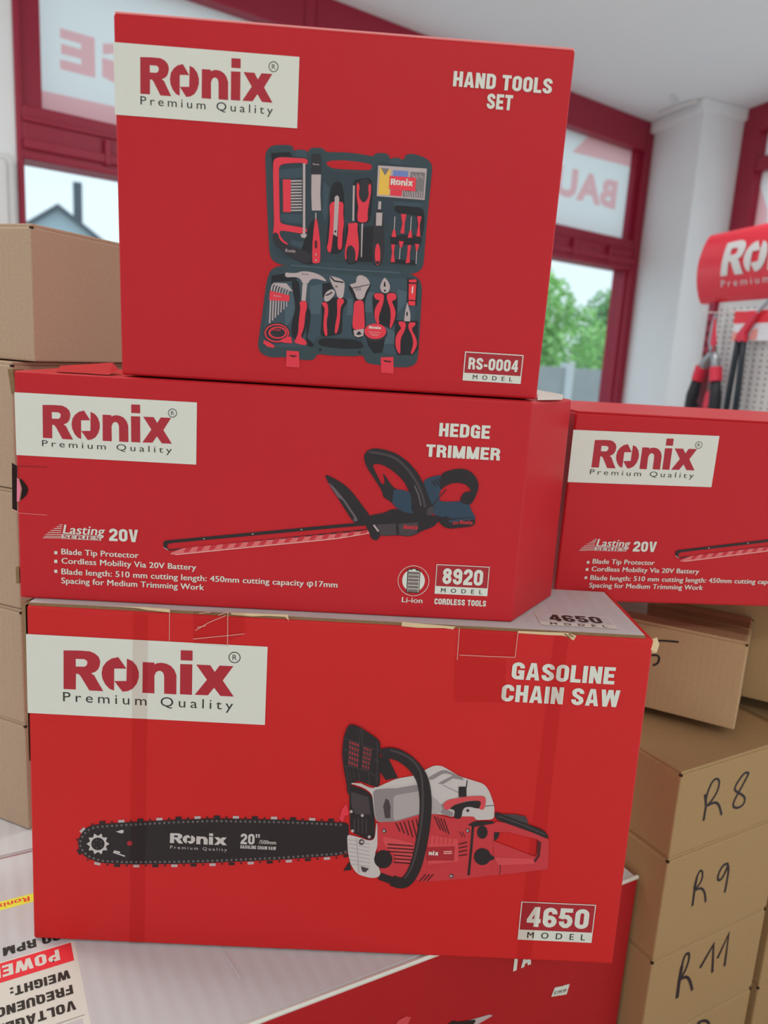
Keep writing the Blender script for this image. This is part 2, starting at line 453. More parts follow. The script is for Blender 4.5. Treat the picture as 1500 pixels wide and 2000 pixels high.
# artwork of the cartons, in millimetres on the face it is printed on (loops, strokes, lettering, logo)
LOGO = [[[[0.003,1],[0.091,1.018],[0.154,1.012],[0.185,0.96],[0.207,0.875],[0.216,0.757],[0.212,0.632],[0.202,0.538],[0.187,0.474],[0.162,0.426],[0.18,0.377],[0.197,0.237],[0.233,-0.036],[0.151,-0.036],[0.101,0.337],[0.091,0.383],[0.074,0.401],[0.072,-0.03],[0,-0.033]],[[0.073,0.793],[0.073,0.59],[0.122,0.593],[0.136,0.632],[0.141,0.705],[0.138,0.76],[0.122,0.796]]],[[[0.321,0.897],[0.368,0.602],[0.297,0.587],[0.296,-0.003],[0.269,0.036],[0.245,0.146],[0.228,0.298],[0.223,0.45],[0.23,0.617],[0.252,0.757],[0.283,0.854]]],[[[0.371,0.869],[0.403,0.812],[0.428,0.687],[0.441,0.523],[0.441,0.38],[0.429,0.213],[0.406,0.073],[0.377,0],[0.346,-0.024],[0.297,0.252],[0.368,0.271]]],[[[0.463,0.802],[0.531,0.802],[0.531,0.754],[0.547,0.79],[0.569,0.809],[0.6,0.793],[0.628,0.736],[0.648,0.638],[0.661,0.495],[0.662,-0.021],[0.59,-0.018],[0.589,0.459],[0.583,0.544],[0.569,0.59],[0.554,0.587],[0.54,0.541],[0.532,0.444],[0.533,-0.024],[0.462,-0.024]]],[[[0.684,1.17],[0.753,1.176],[0.754,0.906],[0.684,0.903]]],[[[0.682,0.802],[0.753,0.809],[0.754,-0.012],[0.683,-0.012]]],[[[0.776,0.809],[0.858,0.812],[0.885,0.635],[0.912,0.815],[0.993,0.818],[0.933,0.419],[1,0],[0.921,0],[0.883,0.213],[0.848,0],[0.77,-0.006],[0.84,0.416]]]]
PRINTS = {
 "A": [
  ["brand_label", [
   ["P","paper",1,[[[-0.4,237.6],[133.6,237.6],[133.6,189.8],[-0.4,189.8]]]],
  ]],
  ["logo_lettering", [
   ["L","logo_red",2,18.4,205.8,96.5,23.4],
  ]],
  ["tagline_lettering", [
   ["T","ink",2,"thin","Premium Quality",18.4,197.9,96.9,5.6,0],
   ["R","ink",2,115,229.8,3.3],
  ]],
  ["title_lettering", [
   ["T","paper",2,"blk","HAND TOOLS",247.2,226.3,73.9,10.2,0],
   ["T","paper",2,"blk","SET",273.5,213.1,19.2,10.3,0],
  ]],
  ["model_plate", [
   ["P","plate_red",1,[[[273.6,35.3],[321.2,35.3],[321.2,12.2],[273.6,12.2]]]],
   ["P","paper",2,[[[273.6,18.4],[321.2,18.4],[321.2,12.2],[273.6,12.2]]]],
   ["P","paper",2,[[[273.6,35.3],[321.2,35.3],[321.2,12.2],[273.6,12.2]],[[274.4,13],[320.4,13],[320.4,34.5],[274.4,34.5]]]],
   ["T","paper",2,"blk","RS-0004",277.2,21.5,40.5,9.4,0],
   ["T","ink",3,"spaced","MODEL",281.7,13.8,32.3,3.4,0],
  ]],
  ["case_picture", [
   ["P","teal",1,[[[111.1,172.6],[114,176.1],[118.1,177.4],[130.3,178.2],[131.6,174.5],[133,174.3],[133.7,175.3],[140.1,175.6],[140.9,174.2],[142.9,174.6],[143.6,177.2],[153.3,177.9],[155.2,175.2],[161.1,175.3],[169.3,175.9],[179.6,175.6],[187.9,174.9],[191.5,174.4],[192.9,177.1],[202.2,177.5],[204,173.8],[205.5,173.6],[206.5,174.9],[211.7,174.8],[212.8,173.4],[214.8,174.5],[216.1,178],[223.3,178.3],[231.3,176.1],[235.7,172.6],[236.5,168.8],[235.8,145.5],[235.3,123.6],[235.1,98.4],[232.2,94.1],[227.5,92.2],[224.9,91.6],[124.7,92],[118.3,94.3],[115.5,98.7],[114,115.6],[111.8,144.9],[110.4,168.8]]]],
   ["P","teal",1,[[[115.3,85.5],[118.4,89.3],[124.7,91.7],[132.1,92.4],[217.4,92.1],[224.9,91.8],[230.4,89.9],[233.9,87],[235.4,80.9],[236,51.6],[236.2,30.2],[235.3,23.6],[230.1,20],[217.9,19.3],[194.7,21.1],[192.1,27.4],[185.6,26],[168.1,25.4],[155,26.2],[153,20.7],[142.1,20.6],[128.9,21.9],[118.1,20.7],[110.4,23.5],[107.9,28.7],[108.5,35.1],[110.8,54.2],[113.4,77.2]]]],
   ["P","teal_deep",2,[[[116.7,171.1],[128.4,172.9],[131,171.1],[132.6,170.3],[140.8,169.4],[144.8,173],[153,173.6],[155.4,165.7],[159.7,162.1],[188.6,162.2],[193.6,165.9],[194.4,170.7],[202.6,171.3],[231.9,168.5],[231.6,131.4],[230.3,99.1],[226.1,96.8],[124.6,96.3],[119.7,100],[117.2,115.8]]]],
   ["P","carton",3,[[[155.9,166.7],[157.3,168.7],[162.4,169.7],[169.6,170.2],[179.9,169.9],[188.2,169.2],[190.9,168.1],[190.3,165.2],[187.5,164.5],[167.9,163.9],[160.6,164.1]]]],
   ["P","teal_mid",2,[[[118.5,84.2],[128,87.8],[223,87.8],[229.1,85.7],[230.6,79.6],[230.8,32],[218.4,29.1],[196.2,32],[191.4,40.3],[154.4,40.1],[150.4,31.3],[128.7,29.4],[113.5,29.6],[111.8,34.3],[114.8,64.9]]]],
   ["P","teal",3,[[[153.5,35.8],[155.5,39.1],[158.7,40.2],[188.1,40.1],[192.4,37.1],[194.1,31.9],[192.1,27.4],[185.6,26],[168.1,25.4],[155,26.2]]]],
   ["P","pit",4,[[[154.8,35.9],[158.8,38.8],[187.1,38.9],[191.4,36.2],[191.8,32.5],[174.4,31.1],[157.4,32.3]]]],
   ["P","pit",4,[[[158.7,29.5],[158.6,28.9],[158.2,28.4],[157.6,28.2],[157,28.3],[156.5,28.7],[156.4,29.3],[156.5,29.9],[156.9,30.4],[157.5,30.6],[158.1,30.5],[158.6,30.1]]]],
   ["P","pit",4,[[[190.2,29.5],[190.1,28.9],[189.7,28.4],[189.1,28.2],[188.5,28.4],[188,28.8],[187.8,29.3],[188,29.9],[188.4,30.4],[189,30.6],[189.6,30.5],[190,30.1]]]],
   ["S","teal_light",3,[[132.1,92.2],[171.4,91.7],[217.4,92.1]],0.96,0],
   ["P","teal_mid",3,[[[133.5,174.6],[140.6,175.1],[142.1,170],[132.6,170.3]]]],
   ["P","teal_mid",3,[[[206,173.9],[212.3,173.7],[213.9,169.7],[203.7,170.4]]]],
   ["P","teal_mid",3,[[[120.6,160.4],[138.5,162.9],[138.8,156.4],[130,154.8],[121.3,154.2]]]],
   ["P","teal_mid",3,[[[123.1,129.1],[139.7,130.2],[139.6,123.3],[127.9,123],[122.9,125.1]]]],
   ["P","teal_mid",3,[[[157.1,126.4],[158.9,132.4],[158.6,140.3],[159.7,150.1],[154.8,154.6],[154.8,132.2]]]],
   ["P","teal_mid",3,[[[208.1,143.6],[231.6,144.2],[231.3,141.2],[208.7,141.2]]]],
   ["P","teal_mid",3,[[[144.1,109.6],[147.3,108.8],[146.5,102.7],[131.6,107.8],[131.5,110.8]]]],
   ["P","teal_light",3,[[[127.3,74],[135.7,79.7],[137.7,58],[130.4,46],[129.3,45.9]]]],
   ["P","teal_light",3,[[[147.5,77.3],[157,80],[158.4,71.8],[156.4,57.1],[148.3,56.6]]]],
   ["P","teal_light",3,[[[177.3,69.9],[181.1,70.2],[182.3,57.7],[177.4,57.4]]]],
   ["P","teal_light",3,[[[191.5,76],[198,76.4],[198.3,60.8],[191.3,60.4]]]],
   ["P","teal_light",3,[[[216.1,79.7],[223.7,78.1],[223.2,69.7],[217.3,61]]]],
   ["P","teal_light",3,[[[206,50.8],[216.1,47.1],[216.2,37.5],[208,37]]]],
   ["P","teal_light",3,[[[221.3,42.1],[229.5,42.6],[230.5,36.3],[221.7,36.8]]]],
   ["P","teal_light",3,[[[206,68.6],[210.3,68.9],[211.3,61.6],[205.4,61.3]]]],
   ["P","pit",3,[[[114.7,171.4],[128.4,173.3],[131.1,170.2],[121.4,169.5],[116.9,165.9],[116.6,158.7]]]],
   ["P","pit",3,[[[162.1,154.6],[168.3,155.5],[171,146],[172.9,109.5],[169.8,102.7],[159.7,103.1],[158.7,108.6],[160,132.5],[159.9,146.2]]]],
   ["P","pit",3,[[[176.5,157],[190.9,159.9],[192.6,148.4],[192.1,130.7],[190.2,126.6],[180.2,126],[178.6,147.5]]]],
   ["P","pit",3,[[[173.4,125.5],[183.3,126.7],[185.3,110.3],[184.4,98.1],[179.2,95.6],[174.3,97],[173,106.5]]]],
   ["P","pit",3,[[[186.6,124.4],[195,125],[195.5,98.8],[183.9,98.1]]]],
   ["P","pit",3,[[[209.6,141.2],[231.9,140.8],[233.7,131.5],[232.5,119.4],[228.7,119.7],[227.6,135.1],[210.1,135.9]]]],
   ["P","pit",3,[[[207.6,118.8],[223.9,120.9],[232.5,118.9],[231.9,113.4],[208.5,112.8]]]],
   ["P","pit",3,[[[209.2,101.8],[229.5,102.1],[229.2,98.5],[209.4,98.7]]]],
   ["P","pit",3,[[[145.7,123.7],[148.7,127.8],[148.3,109.9],[147.8,97.8],[154.8,95.2],[143.7,93.4],[137.3,95.6]]]],
   ["P","pit",4,[[[117.5,83.6],[129.1,86.4],[137.7,82.9],[134.6,80.6],[118.7,79.1],[117.2,73.3]]]],
   ["P","pit",4,[[[144.7,65.8],[147,63.8],[145.6,43.8],[142.6,37.2],[136.1,34.7],[137.4,45.4],[139.4,65.4]]]],
   ["P","pit",4,[[[132.5,80.5],[138.8,81.9],[140.4,66.5],[138.1,56],[137.9,45.4],[135.6,34.7],[133.6,45.2],[136.9,61.1]]]],
   ["P","pit",4,[[[145.9,62.7],[149.3,57.7],[147.8,41.8],[145.8,38.5],[152.5,33.6],[151.5,30.8],[146,32.1]]]],
   ["P","pit",4,[[[156.5,66],[163.9,70.1],[175.7,70.9],[177.5,66.8],[173.9,62.4],[174.4,42.4],[157.1,39.2],[158,57.2]]]],
   ["P","pit",4,[[[176.3,80.2],[183.3,69.3],[182.8,58.8],[181.1,46],[184.9,39.9],[192.4,41.4],[193,51],[190.8,69.7],[195,80.4],[194.9,82.4]]]],
   ["P","pit",4,[[[196.4,75.3],[204.4,76.8],[215.1,77.5],[216.9,70.4],[217.1,55.7],[212.7,48.5],[209.3,51],[201.6,51.5],[197.8,60.8]]]],
   ["P","pit",4,[[[216,56.1],[234,56.7],[235.8,34.5],[231.6,29.9],[219.5,29.1],[216.3,35.4]]]],
   ["P","pit",4,[[[193.6,40.4],[208.8,41.4],[207.3,30.5],[200.8,29.1],[195.5,35.2]]]],
   ["P","pit",4,[[[157,80],[163.4,81.4],[165.8,75.4],[157.5,69.7]]]],
   ["P","pit",4,[[[223,88.4],[231.8,87.9],[232,68.2],[224.5,67.7]]]],
  ]],
  ["case_latch_picture", [
   ["P","tool_red",4,[[[130.9,27.1],[140.7,27.1],[141.7,14.4],[130.8,14.4]]]],
   ["P","dark_red",5,[[[133,23.8],[139.2,23.8],[138.9,22.9],[136,22.1],[133.3,23]]]],
  ]],
  ["case_latch_picture", [
   ["P","tool_red",4,[[[206.2,26.4],[216.3,27.4],[217.4,14.2],[207.2,14.4]]]],
   ["P","dark_red",5,[[[208.2,24.7],[215.2,24],[214.4,22.9],[209.4,23.1]]]],
  ]],
  ["hacksaw_picture", [
   ["P","tool_red",5,[[[116.4,165.4],[117.8,167.9],[121.4,169.1],[141.9,169.5],[142.5,166.7],[141.5,165.4],[138.9,165.5],[138.4,166.4],[126.6,165.1],[122.8,164.1],[121.1,162.4],[120.9,160],[122.7,124.1],[124,122.2],[128,121.5],[143.5,120.1],[143.8,117.6],[140.2,115.9],[124.5,117.3],[122.7,116.5],[123,113.7],[125.7,110.2],[130,107.7],[128.4,107.1],[124.4,109.3],[122,111.7],[121.4,115.1],[118.7,115.7],[117.6,113.4],[118.4,120.9],[117.2,145.3]]]],
   ["P","grip",5,[[[118.2,115.4],[121.9,114.9],[122.6,110.7],[128.5,106.6],[145.5,102.7],[148.2,99.8],[147,95.2],[143.7,94],[137.3,95.6],[128.7,99.6],[119.5,107],[117.4,110.9]]]],
   ["P","steel",6,[[[138.8,166],[140.6,166.1],[142.5,114],[140.7,113.9]]]],
   ["P","steel",6,[[[138.7,115.1],[140.2,115.9],[142.9,116],[143.9,115.2],[142.4,112.9],[139.8,113.1]]]],
   ["T","steel",6,"bold","Ronix",127.7,101.8,7.8,2.3,0],
  ]],
  ["bit_set_picture", [
   ["P","tool_red",5,[[[124.1,153.7],[130.1,154.1],[130.8,130.8],[125.1,130.7]]]],
   ["P","steel",5,[[[130.2,153.6],[138.5,154.2],[138.6,153.2],[130.2,152.4]]]],
   ["P","steel",5,[[[130.3,151.5],[138.6,152.1],[138.6,151.1],[130.3,150.4]]]],
   ["P","steel",5,[[[130.3,149.4],[138.7,150],[138.7,149],[130.4,148.3]]]],
   ["P","steel",5,[[[130.4,147.4],[138.8,147.9],[138.8,147],[130.4,146.2]]]],
   ["P","steel",5,[[[130.5,145.3],[138.8,145.9],[138.9,144.9],[130.5,144.1]]]],
   ["P","steel",5,[[[130.5,143.2],[138.9,143.8],[138.9,142.8],[130.6,142]]]],
   ["P","steel",5,[[[130.6,141.1],[139,141.7],[139,140.7],[130.6,140]]]],
   ["P","steel",5,[[[130.7,139],[139.1,139.6],[139.1,138.6],[130.7,137.9]]]],
   ["P","steel",5,[[[130.7,136.9],[139.1,137.5],[139.2,136.5],[130.8,135.8]]]],
   ["P","steel",5,[[[130.8,134.8],[139.2,135.4],[139.2,134.4],[130.8,133.7]]]],
   ["P","steel",5,[[[130.9,132.7],[139.3,133.3],[139.3,132.3],[130.9,131.6]]]],
  ]],
  ["putty_knife_picture", [
   ["P","grip",5,[[[145.5,173.1],[151.8,173.5],[152.8,159.3],[145.2,158.7]]]],
   ["P","steel",5,[[[145.5,158.6],[152.7,159.1],[152.7,145.7],[153.8,133.6],[146.8,133.1],[145.9,145.3]]]],
   ["T","steel",6,"bold","Ronix",146.3,165.4,4.8,1.2,0],
  ]],
  ["tester_picture", [
   ["S","steel",5,[[149.9,131.8],[150.1,126.9]],0.83,0],
   ["P","tool_red",5,[[[149.5,127.4],[150.9,127.5],[152.7,119.2],[154.3,109.3],[154.8,96.7],[153.7,95.1],[149.2,94.8],[148.5,96.3],[148.2,108.9],[148.7,118.9]]]],
   ["P","dark_red",6,[[[149.9,111.5],[151.8,111.6],[152,106.1],[150.1,106]]]],
   ["P","steel",6,[[[152,101.4],[151.8,101],[151.5,100.8],[151,100.7],[150.6,100.9],[150.5,101.3],[150.6,101.6],[151,101.9],[151.4,101.9],[151.8,101.7]]]],
   ["P","steel",6,[[[152.1,97.3],[152,97],[151.6,96.7],[151.2,96.7],[150.8,96.9],[150.7,97.2],[150.8,97.6],[151.1,97.9],[151.6,97.9],[152,97.7]]]],
  ]],
  ["utility_knife_picture", [
   ["P","tool_red",5,[[[160,137.4],[161.2,139.7],[163.3,140.7],[169,141.1],[170.9,139.6],[170.7,132.2],[171.9,125.4],[171,119.4],[171.1,106.4],[167.7,105.9],[167.1,135.9],[164,136.7],[163.8,116.9],[162.8,103.8],[160.8,103.5],[159.2,107.1],[160.4,110.7],[161.1,126.7]]]],
   ["P","steel",6,[[[163.8,144],[165.8,145.4],[167.2,143.6],[166.9,115.6],[163.9,117.1]]]],
   ["P","pit",7,[[[166.2,119.4],[166,118.8],[165.7,118.5],[165.2,118.4],[164.8,118.7],[164.7,119.3],[164.8,119.8],[165.2,120.1],[165.6,120.2],[166,119.9]]]],
  ]],
  ["screwdriver_picture", [
   ["P","steel",5,[[[177.2,153],[178.6,153.1],[179.4,127.9],[178,127.8]]]],
   ["P","tool_red",5,[[[174.8,126.1],[176.6,125.7],[182.5,127.1],[182,122.1],[183.5,115.2],[184.4,107.2],[183.3,99.1],[181.7,98.5],[181.4,105],[179.5,109.4],[177.4,110.1],[175.3,108.7],[174.5,104.6],[175.3,99.6],[173.9,99],[173.3,106.5],[174.6,113.6],[175.4,121.7]]]],
   ["P","grip",6,[[[175.3,103.6],[175.5,107.9],[177.7,110.1],[180.4,108.5],[181.9,104],[181.7,98],[179.2,95.6],[175.9,97.6]]]],
   ["P","tool_red",5,[[[179.8,153.4],[180.9,155.9],[182.6,152.4],[181.7,147.7],[183.3,143.1],[185.9,141.1],[188.5,143.3],[189.5,148.2],[188.2,152.8],[190.5,156.5],[191.3,150.3],[190.3,142.4],[189.2,134.5],[190,129.6],[188.6,127.3],[183.3,127],[181.7,128.8],[181.8,135],[182.2,137.9],[180.6,143.7]]]],
   ["P","grip",6,[[[182.2,157.4],[189.4,158.9],[188.7,152],[189.7,147.2],[188.2,143],[185.7,141.3],[183.3,143.4],[182,147.7],[182.8,151.6]]]],
   ["P","steel",5,[[[185.2,126.3],[186.4,126.4],[186.8,101.8],[186,101.8]]]],
  ]],
  ["voltage_tester_picture", [
   ["P","grip",5,[[[195.9,137.4],[200.6,137.7],[202.4,125.4],[203.8,111.5],[203.9,101.4],[201.6,96.2],[195.7,96.3],[194.3,110.9],[194.5,124.9]]]],
   ["P","steel",6,[[[197.2,143.1],[199.3,143.2],[199.4,137.5],[197.2,137.4]]]],
   ["P","steel",6,[[[196,134.9],[200.7,135.2],[200.8,125.8],[196.3,125.5]]]],
   ["P","tool_red",6,[[[201,104.8],[201.1,102.3],[200.9,100],[200.6,98.2],[200,97],[199.4,96.6],[198.7,96.9],[198.1,98],[197.5,99.8],[197,102],[196.8,104.5],[196.7,107],[196.9,109.3],[197.3,111.1],[197.8,112.2],[198.4,112.7],[199.1,112.3],[199.8,111.2],[200.3,109.5],[200.8,107.3]]]],
   ["P","pit",7,[[[200.5,98.7],[200.3,98],[199.9,97.5],[199.4,97.3],[198.8,97.4],[198.3,97.9],[198.1,98.5],[198.2,99.2],[198.6,99.7],[199.2,99.9],[199.8,99.8],[200.3,99.3]]]],
  ]],
  ["fastener_box_picture", [
   ["P","steel",5,[[[195.3,168.4],[232.4,168.7],[232.3,146.4],[195.6,146.7]]]],
   ["P","print_yellow",6,[[[196.9,166.9],[205,166.2],[205.3,148.1],[196.6,147.9]]]],
   ["P","print_blue",6,[[[206.9,165.8],[218.5,165.9],[218.4,161.8],[206.8,161.6]]]],
   ["P","steel_dark",6,[[[220.2,165.6],[231.2,165.8],[231.2,147.6],[215.6,147.5],[215.3,151.9],[220,154.2]]]],
   ["P","tool_red",6,[[[205.9,152],[214.8,152.1],[214.6,147.8],[205.7,147.9]]]],
   ["P","steel_dark",7,[[[197.7,166.7],[203.9,166.6],[201.1,161.6]]]],
   ["S","steel",7,[[216.4,152],[218.3,147.2]],0.63,0],
   ["S","steel",7,[[218.3,151.5],[220,147.3]],0.63,0],
   ["S","steel",7,[[220.2,151.1],[221.6,147.4]],0.63,0],
   ["S","steel",7,[[222,152.4],[223.3,147.6]],0.63,0],
   ["S","steel",7,[[223.9,151.9],[225,147.7]],0.63,0],
   ["S","steel",7,[[225.8,151.4],[226.6,147.8]],0.63,0],
   ["S","steel",7,[[227.6,152.7],[228.3,147.9]],0.63,0],
   ["S","steel",7,[[229.6,152.3],[230,148]],0.63,0],
   ["S","steel",7,[[221.3,163.9],[222.8,162.1]],0.52,0],
   ["S","steel",7,[[222.9,162.9],[224.3,161.3]],0.52,0],
   ["S","steel",7,[[224.4,164.1],[225.8,160.6]],0.52,0],
   ["S","steel",7,[[226,163.1],[227.1,162.4]],0.52,0],
   ["S","steel",7,[[227.5,164.4],[228.6,161.6]],0.52,0],
   ["S","steel",7,[[229.1,163.3],[230.2,160.9]],0.52,0],
   ["P","card_red",8,[[[204.5,161.6],[224.6,161.7],[224.8,152],[204.7,152.3]]]],
   ["L","paper",9,205.6,155.5,17,4.2],
  ]],
  ["precision_screwdriver_picture", [
   ["S","steel",5,[[210.5,133.1],[210.5,123.2]],0.63,0],
   ["S","steel",5,[[223.1,133.8],[223.1,123.8]],0.64,0],
   ["S","steel",5,[[216.1,110.8],[216,102.2]],0.64,0],
   ["S","steel",5,[[229.1,109.2],[229.2,99.5]],0.64,0],
   ["P","tool_red",5,[[[209.7,123.4],[211.3,123.5],[212.5,118.3],[208.8,118.1]]]],
   ["P","tool_red",5,[[[222.4,123.8],[223.9,123.9],[224.8,118.6],[221.3,118.4]]]],
   ["P","tool_red",5,[[[215,135.2],[219.2,135.3],[218.3,128.5],[218.5,121.3],[215.4,121.3],[216.6,128.4]]]],
   ["P","tool_red",5,[[[227.5,134.6],[230.9,134.5],[229.9,128.3],[231,119.8],[228,119.9],[228.8,128.2]]]],
   ["P","tool_red",5,[[[209,112.7],[211.9,112.7],[211.3,107],[212.6,99.8],[209.4,99.7],[210,106.9]]]],
   ["P","tool_red",5,[[[221.8,113.1],[224.4,113.1],[223.8,106.8],[224.3,100.2],[221.1,99.5],[221.9,106.7]]]],
   ["P","tool_red",5,[[[214.7,115.5],[218.5,115.5],[217.3,110.9],[215.9,110.8]]]],
   ["P","tool_red",5,[[[227.3,114.3],[230.7,114.3],[229.6,109.2],[228.6,109.1]]]],
  ]],
  ["hex_key_picture", [
   ["S","steel",5,[[117.6,72.3],[117.9,75.4],[118.9,77.3],[120.2,77.8],[129.6,78]],1.17,0],
   ["S","steel",5,[[117.3,65.6],[116.9,47.5]],1.18,0],
   ["S","steel",5,[[119.7,71.8],[120,74.8],[121,76.8],[122.3,77.1],[130.3,77.2]],1.1,0],
   ["S","steel",5,[[119.4,65.7],[119.1,49.7]],1.12,0],
   ["S","steel",5,[[121.8,71.3],[122.1,74.3],[123.1,76.2],[124.4,76.4],[131.1,76.4]],1.04,0],
   ["S","steel",5,[[121.5,65.8],[121.2,52]],1.05,0],
   ["S","steel",5,[[123.9,70.9],[124.2,73.7],[125.2,75.6],[126.5,75.6],[131.9,75.6]],0.98,0],
   ["S","steel",5,[[123.6,66],[123.4,54.2]],0.99,0],
   ["S","steel",5,[[126,70.4],[126.3,73.1],[127.3,75],[128.6,74.9],[132.7,74.7]],0.91,0],
   ["S","steel",5,[[125.7,66.1],[125.5,56.4]],0.91,0],
   ["S","steel",5,[[128.1,69.9],[128.4,72.5],[129.4,74.4],[130.7,74.1],[133.4,73.9]],0.85,0],
   ["S","steel",5,[[127.7,66.2],[127.7,58.6]],0.86,0],
   ["S","steel",5,[[130.2,69.4],[130.5,71.9],[131.5,73.8],[132.8,73.4],[134.2,73.1]],0.79,0],
   ["S","steel",5,[[129.8,66.4],[129.8,60.9]],0.79,0],
   ["P","tool_red",6,[[[116.5,72.2],[132,69.6],[131.7,65.2],[116.1,65]]]],
   ["T","steel",7,"bold","Ronix",119.7,68,5.5,1.3,0],
  ]],
  ["tape_measure_picture", [
   ["P","grip",5,[[[133.3,40.9],[133.1,39.1],[132.4,37.3],[131.2,35.7],[129.5,34.4],[127.6,33.3],[125.3,32.5],[123,32.2],[120.6,32.2],[118.4,32.7],[116.3,33.5],[114.6,34.7],[113.3,36.2],[112.5,37.8],[112.2,39.6],[112.4,41.4],[113.1,43.1],[114.4,44.7],[116,46.1],[118,47.2],[120.2,47.9],[122.5,48.3],[124.9,48.2],[127.1,47.8],[129.2,46.9],[130.9,45.8],[132.2,44.3],[133,42.7]]]],
   ["P","tool_red",6,[[[132.5,40.9],[132.3,39.2],[131.6,37.7],[130.5,36.2],[129,35],[127.2,34],[125.1,33.3],[123,33],[120.8,33.1],[118.7,33.5],[116.8,34.2],[115.3,35.3],[114.1,36.6],[113.3,38.1],[113,39.6],[113.3,41.3],[113.9,42.8],[115.1,44.2],[116.6,45.5],[118.4,46.4],[120.4,47.1],[122.5,47.4],[124.7,47.4],[126.8,47],[128.6,46.2],[130.2,45.2],[131.4,43.9],[132.2,42.4]],[[131.1,42.1],[130.4,43.4],[129.4,44.5],[128,45.4],[126.3,46],[124.5,46.3],[122.6,46.4],[120.7,46.1],[118.9,45.5],[117.2,44.7],[115.9,43.6],[114.9,42.4],[114.3,41.1],[114.1,39.7],[114.4,38.4],[115,37.1],[116.1,36],[117.5,35.1],[119.2,34.5],[121,34.1],[122.9,34.1],[124.8,34.4],[126.7,34.9],[128.3,35.8],[129.6,36.8],[130.6,38.1],[131.2,39.4],[131.4,40.8]]]],
   ["P","tool_red",6,[[[130.8,41.1],[130.6,39.8],[129.9,38.7],[128.8,37.6],[127.3,36.8],[125.5,36.2],[123.6,35.9],[121.7,36],[119.9,36.3],[118.4,37],[117.2,37.9],[116.4,39],[116.2,40.2],[116.4,41.4],[117.1,42.5],[118.2,43.6],[119.7,44.4],[121.5,45],[123.4,45.3],[125.3,45.2],[127,44.9],[128.6,44.2],[129.8,43.3],[130.5,42.3]],[[129.1,41.9],[128.5,42.7],[127.5,43.4],[126.3,43.9],[124.9,44.2],[123.4,44.2],[121.9,44],[120.5,43.5],[119.3,42.9],[118.4,42.1],[117.8,41.2],[117.7,40.2],[117.9,39.3],[118.5,38.5],[119.4,37.8],[120.7,37.3],[122.1,37],[123.6,37],[125.1,37.2],[126.5,37.7],[127.7,38.3],[128.6,39.1],[129.2,40],[129.3,41]]]],
   ["P","tool_red",7,[[[127.9,36.3],[131.7,38.1],[134.2,38],[135.1,33],[128.6,33.2],[124.2,34]]]],
   ["P","tool_red",7,[[[112.9,34.3],[117.8,32.5],[121.6,30.1],[120.6,28.6],[115.7,29.2],[112.2,31.9]]]],
   ["T","tool_red",7,"bold","RONIX",119.2,42,6.7,1.3,0],
  ]],
  ["hammer_picture", [
   ["P","steel",5,[[[127.7,86.8],[132.3,86.4],[137.6,86.9],[139.7,88.1],[144.9,88.6],[152.4,87.6],[157.9,84.9],[161,81.5],[153.7,83.4],[148.9,83.3],[146.8,81.4],[145.8,79.1],[141.6,79.2],[140.4,82],[138.2,83.4],[134.5,83.7],[128.1,82.8]]]],
   ["P","steel",5,[[[141.7,79.2],[145.3,79],[144.5,66.2],[141.3,66.4]]]],
   ["T","steel_dark",6,"bold","Ronix",141.1,85.8,5.2,1.2,0],
   ["P","tool_red",5,[[[139.6,64.4],[141.5,66.3],[144.7,66.1],[145.8,64.3],[145.7,60.4],[144.6,56.4],[144.2,45.8],[141.4,38.4],[144.7,36.8],[147,34.3],[146,31.9],[136.2,33.6],[138,36.9],[139.7,41.3],[139.7,50.8],[140.8,61.4]]]],
  ]],
  ["pump_pliers_picture", [
   ["P","steel",5,[[[161.8,86.3],[167.4,85.8],[172.9,84.1],[174.8,81.1],[174.2,73.9],[173.6,70],[169.2,70.2],[167.9,75.5],[164.3,80.3]]]],
   ["S","pit",6,[[163.2,85.5],[166.5,82.7],[173.5,82.1]],1.06,0],
   ["P","steel",5,[[[159,71.9],[161.5,75.1],[165.7,76.9],[167.8,73.5],[164.5,69.1],[161.9,66.7],[159,66.9]]]],
   ["S","pit",6,[[160.1,71.4],[162.9,72.6],[165,74.3]],0.97,0],
   ["P","steel_dark",6,[[[169.4,78.7],[169.2,78.3],[168.8,77.9],[168.2,77.7],[167.6,77.8],[167.2,78.1],[167,78.6],[167.2,79.1],[167.6,79.4],[168.2,79.6],[168.7,79.5],[169.2,79.2]]]],
   ["P","tool_red",5,[[[156.8,65.9],[161.9,66.5],[162.8,57.5],[161.5,52.2],[163,40.6],[160.9,40.3],[159.3,46.8],[159.4,55.2],[160,61.5],[158.3,63.5]]]],
   ["P","tool_red",5,[[[169.2,70.2],[174,69.9],[175,67.2],[172.4,64.4],[172,58.1],[172.2,52.9],[170.5,43.2],[168.4,42.5],[168.6,49.5],[170,58],[169.3,65.2]]]],
  ]],
  ["wrench_picture", [
   ["P","steel",5,[[[183.3,85.3],[184.2,87.7],[187.1,88.6],[190.9,87.3],[193.7,84.4],[194.4,81.4],[191.5,77],[189.9,70.2],[184.5,69.9],[183,74.4],[180.6,78.4],[178.1,80.8],[181.5,81.9],[183.4,82.5]]]],
   ["S","pit",6,[[180.1,78.2],[182.8,78.8],[193.9,81.9]],0.54,0],
   ["S","steel_dark",6,[[183,79.8],[183.7,76.6]],0.54,0],
   ["S","steel_dark",6,[[184.2,79.9],[184.9,76.6]],0.54,0],
   ["S","steel_dark",6,[[185.4,80],[186.1,76.7]],0.54,0],
   ["S","steel_dark",6,[[186.6,80],[187.3,76.8]],0.54,0],
   ["P","tool_red",5,[[[182.4,68.7],[189.9,70.2],[191.1,59.3],[192.1,49.9],[191.8,48],[182.9,46.1],[182,52.4],[182.7,60.9]]]],
